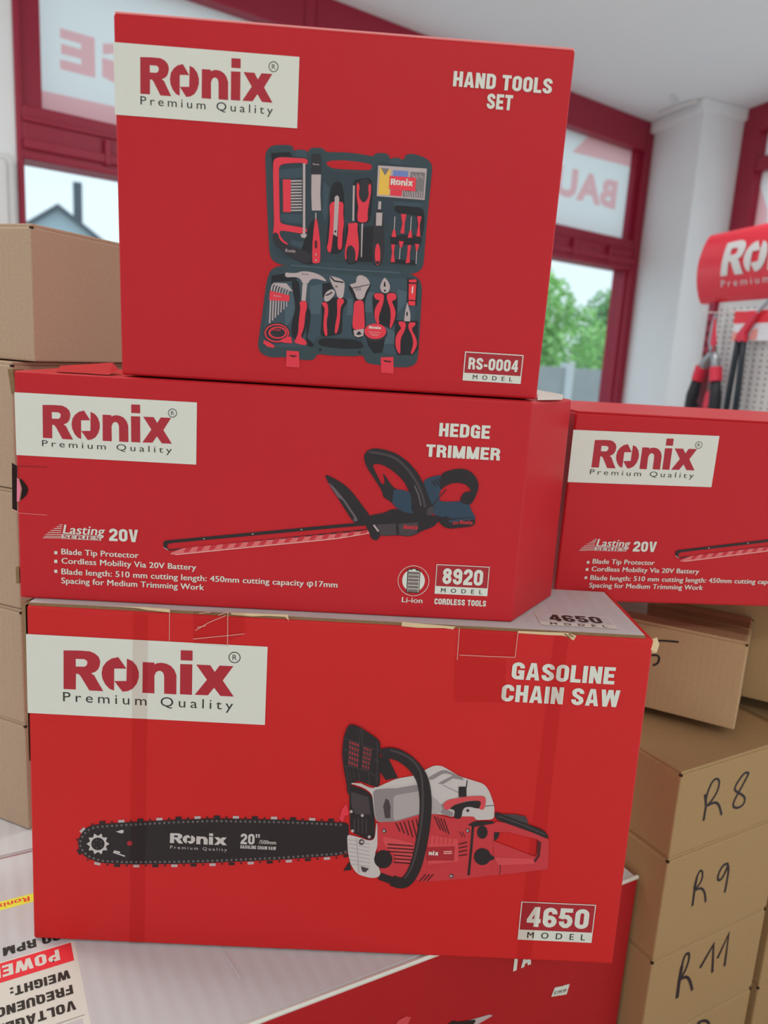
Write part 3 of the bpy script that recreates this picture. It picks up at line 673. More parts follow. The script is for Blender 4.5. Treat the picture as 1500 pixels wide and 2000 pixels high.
   ["P","steel",5,[[[183.2,46.1],[191.6,48],[191.3,42.4],[187.2,40.9],[184.2,42]]]],
   ["P","pit",6,[[[185.5,43.4],[187.8,46],[189.9,43.6],[187.4,42.7]]]],
  ]],
  ["combination_pliers_picture", [
   ["P","steel",5,[[[202.4,82.4],[204.8,87.6],[206.1,87.7],[209.6,83.4],[210.2,80.1],[208.9,76.3],[204.4,76],[202.4,79.3]]]],
   ["P","pit",6,[[[205.2,84.6],[206,84.7],[206.8,81.1],[205,81]]]],
   ["P","pit",6,[[[207.1,78.1],[207,77.6],[206.6,77.3],[206,77.3],[205.6,77.5],[205.4,77.9],[205.5,78.4],[205.9,78.7],[206.5,78.7],[206.9,78.5]]]],
   ["P","tool_red",5,[[[197.5,74.3],[199.1,75.7],[205.7,75.9],[205.9,69.7],[203.7,62.2],[202.5,57.9],[203.5,52.5],[202.1,52.2],[199.7,55.6],[198.8,61.9],[200.7,67.2],[203.2,70.5],[199.4,70.8]]]],
   ["P","tool_red",5,[[[207.7,76],[213.5,76.9],[215.6,75],[215.5,71.8],[211.8,70.6],[214.2,66.5],[216,61.9],[215.4,56.6],[213.2,50.1],[211.6,49.5],[212.3,57.5],[211.4,64.8],[208.5,70.9]]]],
  ]],
  ["electrical_tape_picture", [
   ["P","grip",5,[[[210.3,45.7],[210.1,44.1],[209.4,42.5],[208.2,41.1],[206.6,39.9],[204.6,39],[202.5,38.4],[200.2,38.3],[198,38.6],[195.9,39.2],[194.2,40.2],[192.8,41.5],[191.9,42.9],[191.6,44.5],[191.8,46.2],[192.5,47.8],[193.7,49.2],[195.3,50.4],[197.2,51.2],[199.4,51.8],[201.6,51.9],[203.8,51.7],[205.9,51],[207.6,50.1],[209,48.8],[209.9,47.3]]]],
   ["P","tool_red",6,[[[209.3,47],[209.2,45.6],[208.5,44.2],[207.4,42.9],[205.9,41.8],[204.1,41],[202,40.6],[199.9,40.4],[197.9,40.6],[196,41.2],[194.4,42.1],[193.1,43.2],[192.3,44.5],[191.9,45.9],[192.1,47.4],[192.8,48.8],[193.9,50.1],[195.4,51.1],[197.2,51.9],[199.2,52.4],[201.3,52.5],[203.4,52.3],[205.2,51.8],[206.9,50.9],[208.1,49.8],[209,48.5]]]],
   ["L","paper",7,195.4,48.4,9.7,1.9],
   ["S","print_pale",7,[[195.4,45.8],[204.7,45.8]],0.33,0],
   ["S","print_pale",7,[[196.1,44.3],[204.3,44.2]],0.32,0],
   ["S","print_pale",7,[[197.8,43.3],[203.2,43]],0.32,0],
  ]],
  ["torch_picture", [
   ["P","print_red",5,[[[224.6,87.4],[230.5,88],[230.7,68.1],[225.5,68.3]]]],
   ["P","dark_red",6,[[[224.6,85.6],[230.6,85.8],[230.6,84.5],[224.6,84.3]]]],
   ["P","dark_red",6,[[[225.4,72.5],[230.6,72.3],[230.6,71.4],[225.4,71.5]]]],
   ["S","paper",6,[[227.9,82.7],[227.8,77.3]],0.97,0],
  ]],
  ["needle_pliers_picture", [
   ["P","steel",5,[[[222.9,55.8],[223.2,62.4],[224.3,70.3],[225.6,67.3],[227.6,61.6],[227.7,55.8]]]],
   ["P","pit",6,[[[225.6,61.5],[225.5,60.4],[225.2,59.7],[224.8,59.6],[224.5,60.3],[224.3,61.4],[224.3,62.5],[224.6,63.2],[225,63.2],[225.3,62.6]]]],
   ["P","tool_red",5,[[[217.9,55.5],[224.8,55.3],[224.2,48.7],[221.3,43.2],[221.1,37.8],[221.8,30.4],[220.3,30.3],[217.4,35.5],[216.9,42.9],[219.3,47.9],[221.3,50.1],[219.6,52.1]]]],
   ["P","tool_red",5,[[[226.4,55.2],[232.5,55.4],[231.6,52.4],[230,51.7],[229.6,49],[233.3,43.9],[234.8,38.7],[233.4,34.3],[231.2,30.4],[229.8,30.9],[231.8,38.5],[229.8,45.9],[226.8,49.9]]]],
  ]],
 ],
 "H": [
  ["brand_label", [
   ["P","paper",1,[[[-0.4,172.8],[143.3,172.8],[143.3,122.8],[-0.4,122.8]]]],
  ]],
  ["logo_lettering", [
   ["L","logo_red",2,21.1,138.6,102.6,25.4],
  ]],
  ["tagline_lettering", [
   ["T","ink",2,"thin","Premium Quality",20.3,131,103.4,5,0],
   ["R","ink",2,124,163.3,3.3],
  ]],
  ["title_lettering", [
   ["T","paper",2,"blk","HEDGE",338.3,156.6,41.3,10.8,0],
   ["T","paper",2,"blk","TRIMMER",328.8,139.5,60.6,10.1,0],
  ]],
  ["series_emblem", [
   ["T","paper",2,"bold","Lasting",35.2,60,33.5,7.5,0.2],
   ["P","paper",1,[[[34.4,59.3],[66.3,59.3],[66.3,55.6],[34.4,55.6]]]],
   ["T","plate_red",3,"bold","SERIES",35.1,56,30.4,2.9,0.2],
   ["S","paper",2,[[32.6,67.2],[35.3,67.2]],0.45,0],
   ["S","paper",2,[[30.6,65.6],[34.9,65.7]],0.45,0],
   ["S","paper",2,[[28.1,63.9],[34.5,64.2]],0.45,0],
   ["S","paper",2,[[25.6,62.1],[34.2,62.4]],0.45,0],
   ["S","paper",2,[[23.2,60.3],[34,60.7]],0.45,0],
   ["S","paper",2,[[21.2,58.5],[34.6,59.1]],0.45,0],
   ["S","paper",2,[[19.1,55.5],[35.1,56.3]],0.45,0],
   ["S","paper",2,[[20.2,56.9],[34.7,57.6]],0.45,0],
   ["T","paper",2,"blk","20V",72.9,55.8,23.6,10.5,0],
  ]],
  ["feature_list", [
   ["T","paper",2,"bold","Blade Tip Protector",33.8,42.4,63.2,4.8,0],
   ["T","paper",2,"bold","Cordless Mobility Via 20V Battery",33.7,34.6,110.7,4.8,0],
   ["T","paper",2,"bold","Spacing for Medium Trimming Work",33.3,17.6,117.8,4.9,0],
   ["T","paper",2,"bold","Blade length: 510 mm cutting length: 450mm cutting capacity \u03c617mm",33.5,25.4,228.7,4.9,0],
   ["P","paper",2,[[[28.1,44.8],[30.6,44.8],[30.5,42.2],[28,42.2]]]],
   ["P","paper",2,[[[27.9,37.4],[30.4,37.5],[30.4,34.8],[27.8,34.8]]]],
   ["P","paper",2,[[[27.7,28.9],[30.2,29],[30.2,26.3],[27.7,26.3]]]],
  ]],
  ["battery_emblem", [
   ["P","paper",2,[[[338.8,35.2],[338.8,33.1],[338.4,31],[337.8,29.1],[336.8,27.2],[335.6,25.6],[334.1,24.2],[332.4,23],[330.5,22.1],[328.5,21.5],[326.4,21.2],[324.4,21.3],[322.3,21.7],[320.3,22.4],[318.5,23.4],[316.8,24.6],[315.4,26.2],[314.2,27.9],[313.3,29.8],[312.7,31.8],[312.4,33.8],[312.4,35.9],[312.8,37.9],[313.5,39.9],[314.4,41.7],[315.7,43.3],[317.2,44.8],[318.9,45.9],[320.7,46.8],[322.7,47.4],[324.7,47.7],[326.8,47.6],[328.8,47.2],[330.8,46.5],[332.6,45.5],[334.3,44.3],[335.7,42.8],[336.9,41.1],[337.9,39.2],[338.5,37.2]],[[338.1,37.1],[337.5,39.1],[336.6,40.9],[335.4,42.5],[334,44],[332.4,45.2],[330.6,46.1],[328.7,46.8],[326.8,47.2],[324.8,47.2],[322.8,47],[320.9,46.4],[319.1,45.6],[317.4,44.4],[316,43.1],[314.8,41.5],[313.8,39.7],[313.2,37.8],[312.8,35.9],[312.8,33.8],[313.1,31.8],[313.7,29.9],[314.5,28.1],[315.7,26.4],[317.1,25],[318.7,23.7],[320.5,22.8],[322.4,22.1],[324.4,21.7],[326.4,21.6],[328.4,21.9],[330.3,22.5],[332.1,23.3],[333.8,24.5],[335.2,25.9],[336.4,27.5],[337.4,29.2],[338,31.1],[338.4,33.1],[338.4,35.1]]]],
   ["P","paper",2,[[[335.1,35.2],[335,33.3],[334.6,31.4],[333.8,29.6],[332.7,28.1],[331.4,26.8],[329.8,25.8],[328,25.1],[326.2,24.9],[324.3,25],[322.5,25.4],[320.8,26.3],[319.3,27.4],[318,28.8],[317,30.5],[316.4,32.3],[316.1,34.2],[316.1,36.1],[316.6,38],[317.3,39.7],[318.4,41.3],[319.8,42.6],[321.4,43.6],[323.1,44.2],[324.9,44.5],[326.8,44.4],[328.6,43.9],[330.3,43.1],[331.8,42],[333.1,40.5],[334.1,38.9],[334.8,37.1]]]],
   ["P","ink",3,[[[320,44.5],[323.7,44.9],[323.8,45.4],[327.1,45.4],[327.4,44.7],[330.8,43.7],[331,24],[320.2,24]]]],
   ["P","paper",4,[[[320.9,43.7],[324.3,44],[324.4,44.7],[326.7,44.7],[326.8,43.7],[330.1,43],[330.4,24.8],[320.9,24.9]]]],
   ["P","cell",5,[[[321.1,42.4],[329.8,42.5],[329.8,40],[321.1,40]]]],
   ["P","cell",5,[[[321.1,39.4],[329.8,39.4],[329.8,37],[321.1,37]]]],
   ["P","cell",5,[[[321.1,36.4],[329.8,36.4],[329.8,34],[321.1,34]]]],
   ["P","cell",5,[[[321.1,33.4],[329.8,33.4],[329.9,31],[321.1,30.9]]]],
   ["P","cell",5,[[[321.2,30.3],[329.9,30.4],[329.9,27.9],[321.2,27.9]]]],
   ["P","cell",5,[[[321.2,27.3],[329.9,27.3],[329.9,24.9],[321.2,24.9]]]],
   ["T","paper",2,"bold","Li-ion",316.8,15.4,17.5,4.5,0],
  ]],
  ["model_plate", [
   ["P","plate_red",1,[[[344,49.8],[388.7,49.8],[388.7,24.2],[344,24.2]]]],
   ["P","paper",2,[[[344,31],[388.7,31],[388.7,24.2],[344,24.2]]]],
   ["P","paper",2,[[[344,49.8],[388.7,49.8],[388.7,24.2],[344,24.2]],[[344.6,24.8],[388.1,24.8],[388.1,49.2],[344.6,49.2]]]],
   ["T","paper",2,"blk","8920",349.8,33,34,13.8,0],
   ["T","ink",3,"spaced","MODEL",349.2,25.7,35,3.6,0],
  ]],
  ["range_lettering", [
   ["T","paper",2,"blk","CORDLESS TOOLS",344.4,15,43.9,5.2,0],
  ]],
  ["hedge_trimmer_picture", [
   ["P","tool_black",2,[[[116.7,58.1],[260.1,79.4],[284.2,82.6],[284.4,79.8],[260.2,76.6],[120.3,56],[120.3,51.7],[124.1,50.5],[121.1,50.2],[117.2,52.8]]]],
   ["P","steel",3,[[[117,53],[121.1,51],[121.3,50.2],[117.7,52]]]],
   ["S","tool_black",2,[[121.6,50.4],[191.7,61.5],[284.6,76.3]],0.88,0],
   ["P","guard_pink",2,[[[121.1,47.1],[132.9,52.8],[145.6,54.7],[191.7,61.5],[260.4,71.6],[284.6,75.4],[293,74.8],[260.7,67],[191.8,56.4],[128,46.5]]]],
   ["P","guard_red",3,[[[135.8,53.2],[141.2,54.3],[139.6,51.7],[137.8,49.6],[133.7,49]]]],
   ["P","guard_red",3,[[[146.1,54.7],[151.5,55.8],[149.9,53.3],[148.1,51.2],[144,50.6]]]],
   ["P","guard_red",3,[[[156.4,56.3],[161.8,57.4],[160.2,54.9],[158.4,52.8],[154.3,52.1]]]],
   ["P","guard_red",3,[[[166.7,57.9],[172.1,59],[170.5,56.5],[168.7,54.3],[164.6,53.7]]]],
   ["P","guard_red",3,[[[177,59.5],[182.4,60.5],[180.8,58],[179,55.9],[174.9,55.3]]]],
   ["P","guard_red",3,[[[187.3,61],[192.7,62.1],[191.1,59.6],[189.4,57.5],[185.2,56.9]]]],
   ["P","guard_red",3,[[[197.6,62.6],[203,63.7],[201.4,61.2],[199.7,59],[195.5,58.4]]]],
   ["P","guard_red",3,[[[207.9,64.2],[213.3,65.3],[211.7,62.7],[210,60.6],[205.9,60]]]],
   ["P","guard_red",3,[[[218.2,65.7],[223.6,66.8],[222,64.3],[220.3,62.2],[216.2,61.6]]]],
   ["P","guard_red",3,[[[228.5,67.3],[233.9,68.4],[232.3,65.9],[230.6,63.8],[226.5,63.1]]]],
   ["P","guard_red",3,[[[238.8,68.9],[244.2,70],[242.6,67.5],[240.9,65.3],[236.8,64.7]]]],
   ["P","guard_red",3,[[[249.1,70.4],[254.5,71.5],[252.9,69],[251.3,66.9],[247.1,66.3]]]],
   ["P","guard_red",3,[[[259.4,72],[264.8,73.1],[263.3,70.6],[261.6,68.5],[257.5,67.9]]]],
   ["P","guard_red",3,[[[269.8,73.6],[275.1,74.7],[273.6,72.2],[271.9,70.1],[267.8,69.4]]]],
   ["P","guard_red",3,[[[280.1,75.2],[285.5,76.3],[283.9,73.7],[282.2,71.6],[278.1,71]]]],
   ["S","guard_pale",3,[[127,46.9],[191.8,56.9],[260.6,67.4],[293,75]],0.49,0],
   ["P","steel",3,[[[151.3,61.7],[151.1,61.3],[150.4,61.1],[149.8,61.3],[149.5,61.6],[149.8,62],[150.4,62.1],[151,62]]]],
   ["P","steel",3,[[[191.3,67.8],[191,67.4],[190.4,67.3],[189.8,67.4],[189.5,67.7],[189.7,68.1],[190.4,68.3],[191,68.2]]]],
   ["P","steel",3,[[[231.1,73.6],[230.9,73.3],[230.3,73.1],[229.6,73.2],[229.4,73.5],[229.6,73.9],[230.2,74.1],[230.9,74]]]],
   ["P","tool_black",3,[[[247.7,119.2],[249.2,120.4],[261.9,114.4],[270.1,107.7],[285.2,89.4],[292,80],[295.6,73.7],[295,69.7],[292,67.1],[287.9,69.3],[286,74.9],[280.8,82.7],[274.6,80.7],[271.3,83.8],[262.8,96.2],[252.8,110]]]],
   ["P","tool_grey",4,[[[250.1,114.3],[254.3,111.7],[264.1,101.1],[276.8,84.1],[274.8,82.4],[272.1,83.5],[262.8,97],[253.6,109.7]]]],
   ["P","tool_black",5,[[[259.1,102.1],[262.9,100.2],[273,86.3],[272.9,83.6],[269.6,86.6]]]],
   ["S","steel",5,[[289.6,80.7],[293.9,75.3]],1.42,0],
   ["P","tool_black",3,[[[284.5,88],[299.3,91.7],[302.3,94.3],[314.8,95.7],[327.7,93.2],[338.9,90.6],[351.5,92.9],[342.4,85.9],[339.6,81.7],[328.7,77.1],[325.7,74.5],[319.5,72.2],[309.9,72.9],[295.7,71.3],[290.8,80]]]],
   ["P","tool_grey_dark",4,[[[292,80.9],[307.7,82.8],[309.1,73.2],[296,71.8]]]],
   ["P","tool_grey_dark",4,[[[310.1,82.6],[326.6,84.8],[325.7,75.3],[319.5,72.7],[311.2,73.3]]]],
   ["P","tool_blue",4,[[[304.4,111.5],[313.9,110.9],[319.5,108.8],[323.3,91.4],[313.5,92.5],[303.6,98.4],[304.1,106.4]]]],
   ["P","tool_blue",4,[[[328.2,120.4],[336.6,124],[343.6,125.2],[346.5,118.2],[342.2,111.6],[342,103.6],[347.6,103.1],[366.4,104.9],[369.4,97],[373,92.4],[373.2,90],[351.8,88],[343.7,90.8],[337.2,92.1],[333.4,101.5],[329.4,114.1]]]],
   ["P","tool_black",5,[[[342.4,126.2],[348.8,129.4],[357.3,131.4],[365.2,130.3],[371.2,125.1],[374.3,118.1],[372.4,109.2],[368.6,101],[359.5,102.9],[359.9,107.8],[363,112.7],[368.2,112.2],[366.4,116.1],[362.2,119],[354.2,119.7],[346.6,116.6],[342.2,111.6],[341.7,119.5]]]],
   ["S","tool_black",6,[[334.9,119.9],[338.8,115.4]],1.09,0],
   ["S","tool_black",6,[[337.3,121],[341.2,116.5]],1.1,0],
   ["S","tool_black",6,[[339.7,122.1],[343.7,117.6]],1.1,0],
   ["S","tool_black",6,[[342.2,123.2],[346.1,118.6]],1.1,0],
   ["S","tool_black",6,[[334.6,96],[341.1,105.2],[347.6,113.5]],0.79,0],
   ["P","tool_black",5,[[[343.1,87.6],[348.4,91.9],[353.4,88.9],[373,92.1],[373.6,85.1],[369.7,83.3],[350.8,80.4],[344.1,84.4]]]],
   ["P","tool_blue",6,[[[351.1,87.7],[373,91.6],[373.2,89.8],[352,85.8]]]],
   ["T","guard_red",7,"bold","20V",354.5,84.6,5.5,2.5,0],
   ["L","guard_red",7,360.7,85.3,10.8,2.9],
   ["P","tool_black",3,[[[278.3,136.6],[280.1,141],[285.4,144.1],[295.5,143.4],[305.8,140.4],[315.6,133.9],[324,124.9],[330.2,114.1],[334.6,103.2],[338.1,98.6],[338.4,93.8],[334.2,90],[326.2,91.5],[319.8,92.8],[305.2,98.4],[300.3,102.2],[295.9,104.3],[295.1,109.1],[287.5,119.8],[280.7,128.9]],[[285.8,129.9],[290.5,121.5],[294.9,113.8],[297.1,116.5],[294.2,125.5],[298.5,119.6],[305.2,111.2],[313.9,110.9],[319.6,108.5],[317,111.8],[311,119.8],[302.7,126.6],[294.7,130.9],[288.4,131.6]]]],
   ["P","tool_black",6,[[[317.1,110.3],[319.8,104],[319.7,93.6],[326.2,90.7],[334.2,90],[338.4,93.8],[338.1,98.6],[334.6,103.2],[330.2,114.1],[324,124.9],[317.2,132.4],[310,122.6]]]],
   ["S","tool_grey_dark",7,[[282.5,140.7],[293.4,140.2],[304.5,137.2],[314.3,129.1],[322.8,118.5],[328.3,107.7],[331.3,97.4]],2.17,0],
   ["S","tool_grey",8,[[321.2,115.2],[325.1,107.5],[327.6,98.8]],1.1,0],
   ["P","tool_grey_dark",7,[[[337.9,93.6],[337.1,92.2],[336,91.3],[334.8,90.8],[333.8,91],[333,91.7],[332.5,92.9],[332.6,94.4],[333,95.9],[333.9,97.3],[335,98.2],[336.1,98.7],[337.2,98.5],[338,97.8],[338.4,96.6],[338.4,95.1]]]],
   ["L","guard_red",7,314.4,78.6,12,3.4],
  ]],
  ["thumb_notch", [  # flat cut-out: the shade inside the box is put into the dark panel colour
   ["P","hole",2,[[[-4.1,116.5],[0,113.9],[-1.1,76.8],[-5,78.5]]]],
   ["P","hole",2,[[[-0.2,104.7],[3.7,102.7],[7.2,98.2],[8.3,95],[7,90.8],[3.3,86.9],[-0.8,84.8]]]],
   ["P","flap_pink",3,[[[-0.4,104.5],[1.2,103.4],[2.8,96.1],[2.3,89.6],[0.7,84.9],[-1.1,84.8]]]],
   ["S","kraft_edge",4,[[1.2,104.1],[3.2,95.7],[1.2,84.9]],0.82,0],
   ["S","print_pale",4,[[-5,78.2],[-0.7,76.6]],0.46,0],
   ["S","print_pale",2,[[-1.6,75.4],[11.1,74.9],[22.9,74.8]],0.27,0],
   ["S","dark_red",1,[[0.5,113.9],[23.8,114.3]],0.36,0],
  ]],
 ],
 "C": [
  ["brand_label", [
   ["P","paper",1,[[[-0.4,284.2],[198.6,284.2],[198.6,214.7],[-0.4,214.7]]]],
  ]],
  ["logo_lettering", [
   ["L","logo_red",2,29.8,238.8,141.9,32.9],
  ]],
  ["tagline_lettering", [
   ["T","ink",2,"thin","Premium Quality",29.3,226.8,142.1,8.3,0],
   ["R","ink",2,171.5,273.4,4.6],
  ]],
  ["title_lettering", [
   ["T","paper",2,"blk","GASOLINE",403.5,267.2,87.2,15.2,0],
   ["T","paper",2,"blk","CHAIN SAW",396.6,247.1,100.2,15.2,0],
  ]],
  ["model_plate", [
   ["P","plate_red",1,[[[431.4,59.6],[498.2,59.6],[498.2,21.4],[431.4,21.4]]]],
   ["P","paper",2,[[[431.4,31.6],[498.2,31.6],[498.2,21.4],[431.4,21.4]]]],
   ["P","paper",2,[[[431.4,59.6],[498.2,59.6],[498.2,21.4],[431.4,21.4]],[[432.2,22.2],[497.4,22.2],[497.4,58.8],[432.2,58.8]]]],
   ["T","paper",2,"blk","4650",437.8,35,55.5,19.8,0],
   ["T","ink",3,"spaced","MODEL",439.6,23.6,52.3,6,0],
  ]],
  ["chain_saw_picture", [
   ["P","tool_black",1,[[[40.3,98.3],[41.7,101.8],[43.9,106.3],[47.5,110.9],[51,113],[55.9,114.8],[81.4,118.1],[123.7,122.9],[158.1,126],[211.2,127.7],[242.3,128.2],[274.3,127.8],[275.9,98.8],[266.2,95.8],[212.7,88.9],[159.1,83.5],[124.4,80.4],[81.6,77.8],[61.1,78],[54,79.8],[47.3,82.9],[43.4,86.6],[40.9,91.4]]]],
  ]],
  ["chain_picture", [
   ["P","steel_dark",2,[[[273.8,100],[273.6,99.2],[272.9,98.8],[272.1,99.1],[271.8,99.9],[272,100.7],[272.7,101.1],[273.5,100.8]],[[273.1,100.3],[272.8,100.5],[272.5,100.3],[272.4,99.9],[272.5,99.6],[272.8,99.5],[273.1,99.6],[273.2,100]]]],
   ["P","tool_black",1,[[[276.1,98.3],[276.7,95.8],[271.6,94.2],[270.9,96.7]]]],
   ["P","steel_dark",2,[[[269.8,98.7],[269.6,97.9],[268.9,97.5],[268.1,97.8],[267.8,98.6],[268,99.4],[268.8,99.8],[269.5,99.5]],[[269.1,99],[268.8,99.2],[268.5,99],[268.4,98.6],[268.5,98.3],[268.8,98.2],[269.1,98.3],[269.3,98.7]]]],
   ["P","steel_dark",2,[[[265.8,97.7],[265.5,96.9],[264.8,96.5],[264.1,96.8],[263.7,97.6],[264,98.4],[264.7,98.8],[265.5,98.5]],[[265.1,98],[264.7,98.1],[264.4,98],[264.3,97.6],[264.5,97.3],[264.8,97.1],[265.1,97.3],[265.2,97.7]]]],
   ["P","tool_black",1,[[[266.4,94.8],[265.3,92.7],[263.8,94.5]]]],
   ["P","steel_dark",2,[[[261.7,97.2],[261.4,96.3],[260.7,96],[259.9,96.3],[259.6,97],[259.9,97.9],[260.6,98.2],[261.3,97.9]],[[260.9,97.5],[260.6,97.6],[260.3,97.4],[260.2,97.1],[260.3,96.7],[260.7,96.6],[261,96.8],[261.1,97.1]]]],
   ["P","steel_dark",2,[[[257.5,96.6],[257.3,95.8],[256.6,95.4],[255.8,95.7],[255.5,96.5],[255.7,97.3],[256.4,97.7],[257.2,97.4]],[[256.8,96.9],[256.5,97.1],[256.2,96.9],[256.1,96.5],[256.2,96.2],[256.5,96.1],[256.8,96.2],[256.9,96.6]]]],
   ["P","steel",1,[[[259.5,94.3],[259.7,91.8],[254.4,91.1],[254.1,93.7]]]],
   ["P","steel_dark",2,[[[253.4,96.1],[253.1,95.3],[252.4,94.9],[251.7,95.2],[251.3,96],[251.6,96.8],[252.3,97.2],[253.1,96.9]],[[252.7,96.4],[252.3,96.5],[252,96.4],[251.9,96],[252.1,95.7],[252.4,95.5],[252.7,95.7],[252.8,96.1]]]],
   ["P","steel_dark",2,[[[249.3,95.6],[249,94.7],[248.3,94.4],[247.5,94.7],[247.2,95.4],[247.5,96.3],[248.2,96.6],[248.9,96.3]],[[248.5,95.9],[248.2,96],[247.9,95.8],[247.8,95.5],[247.9,95.1],[248.2,95],[248.6,95.2],[248.7,95.5]]]],
   ["P","tool_black",1,[[[249.9,92.7],[248.8,90.6],[247.2,92.4]]]],
   ["P","steel_dark",2,[[[245.1,95],[244.9,94.2],[244.1,93.8],[243.4,94.1],[243.1,94.9],[243.3,95.7],[244,96.1],[244.8,95.8]],[[244.4,95.3],[244.1,95.5],[243.8,95.3],[243.6,94.9],[243.8,94.6],[244.1,94.5],[244.4,94.6],[244.5,95]]]],
   ["P","steel_dark",2,[[[241,94.5],[240.7,93.7],[240,93.3],[239.3,93.6],[238.9,94.4],[239.2,95.2],[239.9,95.6],[240.6,95.3]],[[240.3,94.8],[239.9,94.9],[239.6,94.8],[239.5,94.4],[239.7,94.1],[240,93.9],[240.3,94.1],[240.4,94.5]]]],
   ["P","tool_black",1,[[[242.9,92.2],[243.2,89.7],[237.8,89],[237.6,91.5]]]],
   ["P","steel_dark",2,[[[236.8,94],[236.6,93.1],[235.9,92.8],[235.1,93.1],[234.8,93.8],[235.1,94.7],[235.8,95],[236.5,94.7]],[[236.1,94.3],[235.8,94.4],[235.5,94.2],[235.4,93.9],[235.5,93.5],[235.8,93.4],[236.1,93.6],[236.3,93.9]]]],
   ["P","steel_dark",2,[[[232.7,93.4],[232.4,92.6],[231.7,92.2],[231,92.5],[230.7,93.3],[230.9,94.1],[231.6,94.5],[232.4,94.2]],[[232,93.7],[231.7,93.9],[231.3,93.7],[231.2,93.3],[231.4,93],[231.7,92.9],[232,93],[232.1,93.4]]]],
   ["P","tool_black",1,[[[233.3,90.6],[232.2,88.4],[230.7,90.2]]]],
   ["P","steel_dark",2,[[[228.6,92.9],[228.3,92.1],[227.6,91.7],[226.9,92],[226.5,92.8],[226.8,93.6],[227.5,94],[228.2,93.7]],[[227.8,93.2],[227.5,93.3],[227.2,93.2],[227.1,92.8],[227.2,92.5],[227.6,92.3],[227.9,92.5],[228,92.9]]]],
   ["P","steel_dark",2,[[[224.4,92.4],[224.2,91.5],[223.5,91.2],[222.7,91.5],[222.4,92.3],[222.6,93.1],[223.4,93.4],[224.1,93.2]],[[223.7,92.7],[223.4,92.8],[223.1,92.6],[223,92.3],[223.1,91.9],[223.4,91.8],[223.7,92],[223.9,92.3]]]],
   ["P","steel",1,[[[226.3,90.1],[226.6,87.5],[221.3,86.8],[221,89.4]]]],
   ["P","steel_dark",2,[[[220.3,91.8],[220,91],[219.3,90.6],[218.6,90.9],[218.2,91.7],[218.5,92.5],[219.2,92.9],[220,92.6]],[[219.6,92.1],[219.3,92.3],[218.9,92.1],[218.8,91.7],[219,91.4],[219.3,91.3],[219.6,91.4],[219.7,91.8]]]],
   ["P","steel_dark",2,[[[216.2,91.3],[215.9,90.5],[215.2,90.1],[214.4,90.4],[214.1,91.2],[214.4,92],[215.1,92.4],[215.8,92.1]],[[215.4,91.6],[215.1,91.7],[214.8,91.6],[214.7,91.2],[214.8,90.9],[215.2,90.7],[215.5,90.9],[215.6,91.3]]]],
   ["P","tool_black",1,[[[216.8,88.5],[215.6,86.3],[214.1,88.1]]]],
   ["P","steel_dark",2,[[[212,90.8],[211.8,90],[211,89.6],[210.3,89.9],[210,90.7],[210.2,91.5],[211,91.9],[211.7,91.6]],[[211.3,91.1],[211,91.2],[210.7,91.1],[210.5,90.7],[210.7,90.4],[211,90.3],[211.3,90.4],[211.4,90.8]]]],
   ["P","steel_dark",2,[[[207.9,90.4],[207.6,89.6],[206.9,89.2],[206.2,89.5],[205.8,90.3],[206.1,91.1],[206.8,91.5],[207.5,91.2]],[[207.2,90.7],[206.8,90.8],[206.5,90.7],[206.4,90.3],[206.5,90],[206.9,89.8],[207.2,90],[207.3,90.4]]]],
   ["P","tool_black",1,[[[209.7,88],[209.9,85.5],[204.6,84.9],[204.4,87.5]]]],
   ["P","steel_dark",2,[[[203.7,90],[203.5,89.2],[202.7,88.8],[202,89.1],[201.7,89.9],[201.9,90.7],[202.7,91.1],[203.4,90.8]],[[203,90.3],[202.7,90.4],[202.4,90.3],[202.3,89.9],[202.4,89.6],[202.7,89.4],[203,89.6],[203.1,89.9]]]],
   ["P","steel_dark",2,[[[199.6,89.6],[199.3,88.7],[198.6,88.4],[197.9,88.7],[197.5,89.4],[197.8,90.3],[198.5,90.6],[199.3,90.3]],[[198.9,89.9],[198.5,90],[198.2,89.8],[198.1,89.5],[198.3,89.1],[198.6,89],[198.9,89.2],[199,89.5]]]],
   ["P","tool_black",1,[[[200.1,86.7],[198.9,84.6],[197.4,86.4]]]],
   ["P","steel_dark",2,[[[195.4,89.1],[195.2,88.3],[194.4,87.9],[193.7,88.2],[193.4,89],[193.7,89.8],[194.4,90.2],[195.1,89.9]],[[194.7,89.4],[194.4,89.6],[194.1,89.4],[194,89.1],[194.1,88.7],[194.4,88.6],[194.7,88.7],[194.9,89.1]]]],
   ["P","steel_dark",2,[[[191.3,88.7],[191,87.9],[190.3,87.5],[189.6,87.8],[189.2,88.6],[189.5,89.4],[190.2,89.8],[191,89.5]],[[190.6,89],[190.3,89.2],[189.9,89],[189.8,88.6],[190,88.3],[190.3,88.2],[190.6,88.3],[190.7,88.7]]]],
   ["P","steel",1,[[[193.1,86.4],[193.3,83.8],[187.9,83.2],[187.8,85.8]]]],
   ["P","steel_dark",2,[[[187.1,88.3],[186.9,87.5],[186.2,87.1],[185.4,87.4],[185.1,88.2],[185.4,89],[186.1,89.4],[186.8,89.1]],[[186.4,88.6],[186.1,88.7],[185.8,88.6],[185.7,88.2],[185.8,87.9],[186.1,87.8],[186.4,87.9],[186.6,88.3]]]],
   ["P","steel_dark",2,[[[183,87.9],[182.7,87.1],[182,86.7],[181.3,87],[181,87.8],[181.2,88.6],[181.9,89],[182.7,88.7]],[[182.3,88.2],[182,88.3],[181.7,88.2],[181.5,87.8],[181.7,87.5],[182,87.3],[182.3,87.5],[182.4,87.9]]]],
   ["P","tool_black",1,[[[183.5,85],[182.3,82.9],[180.8,84.7]]]],
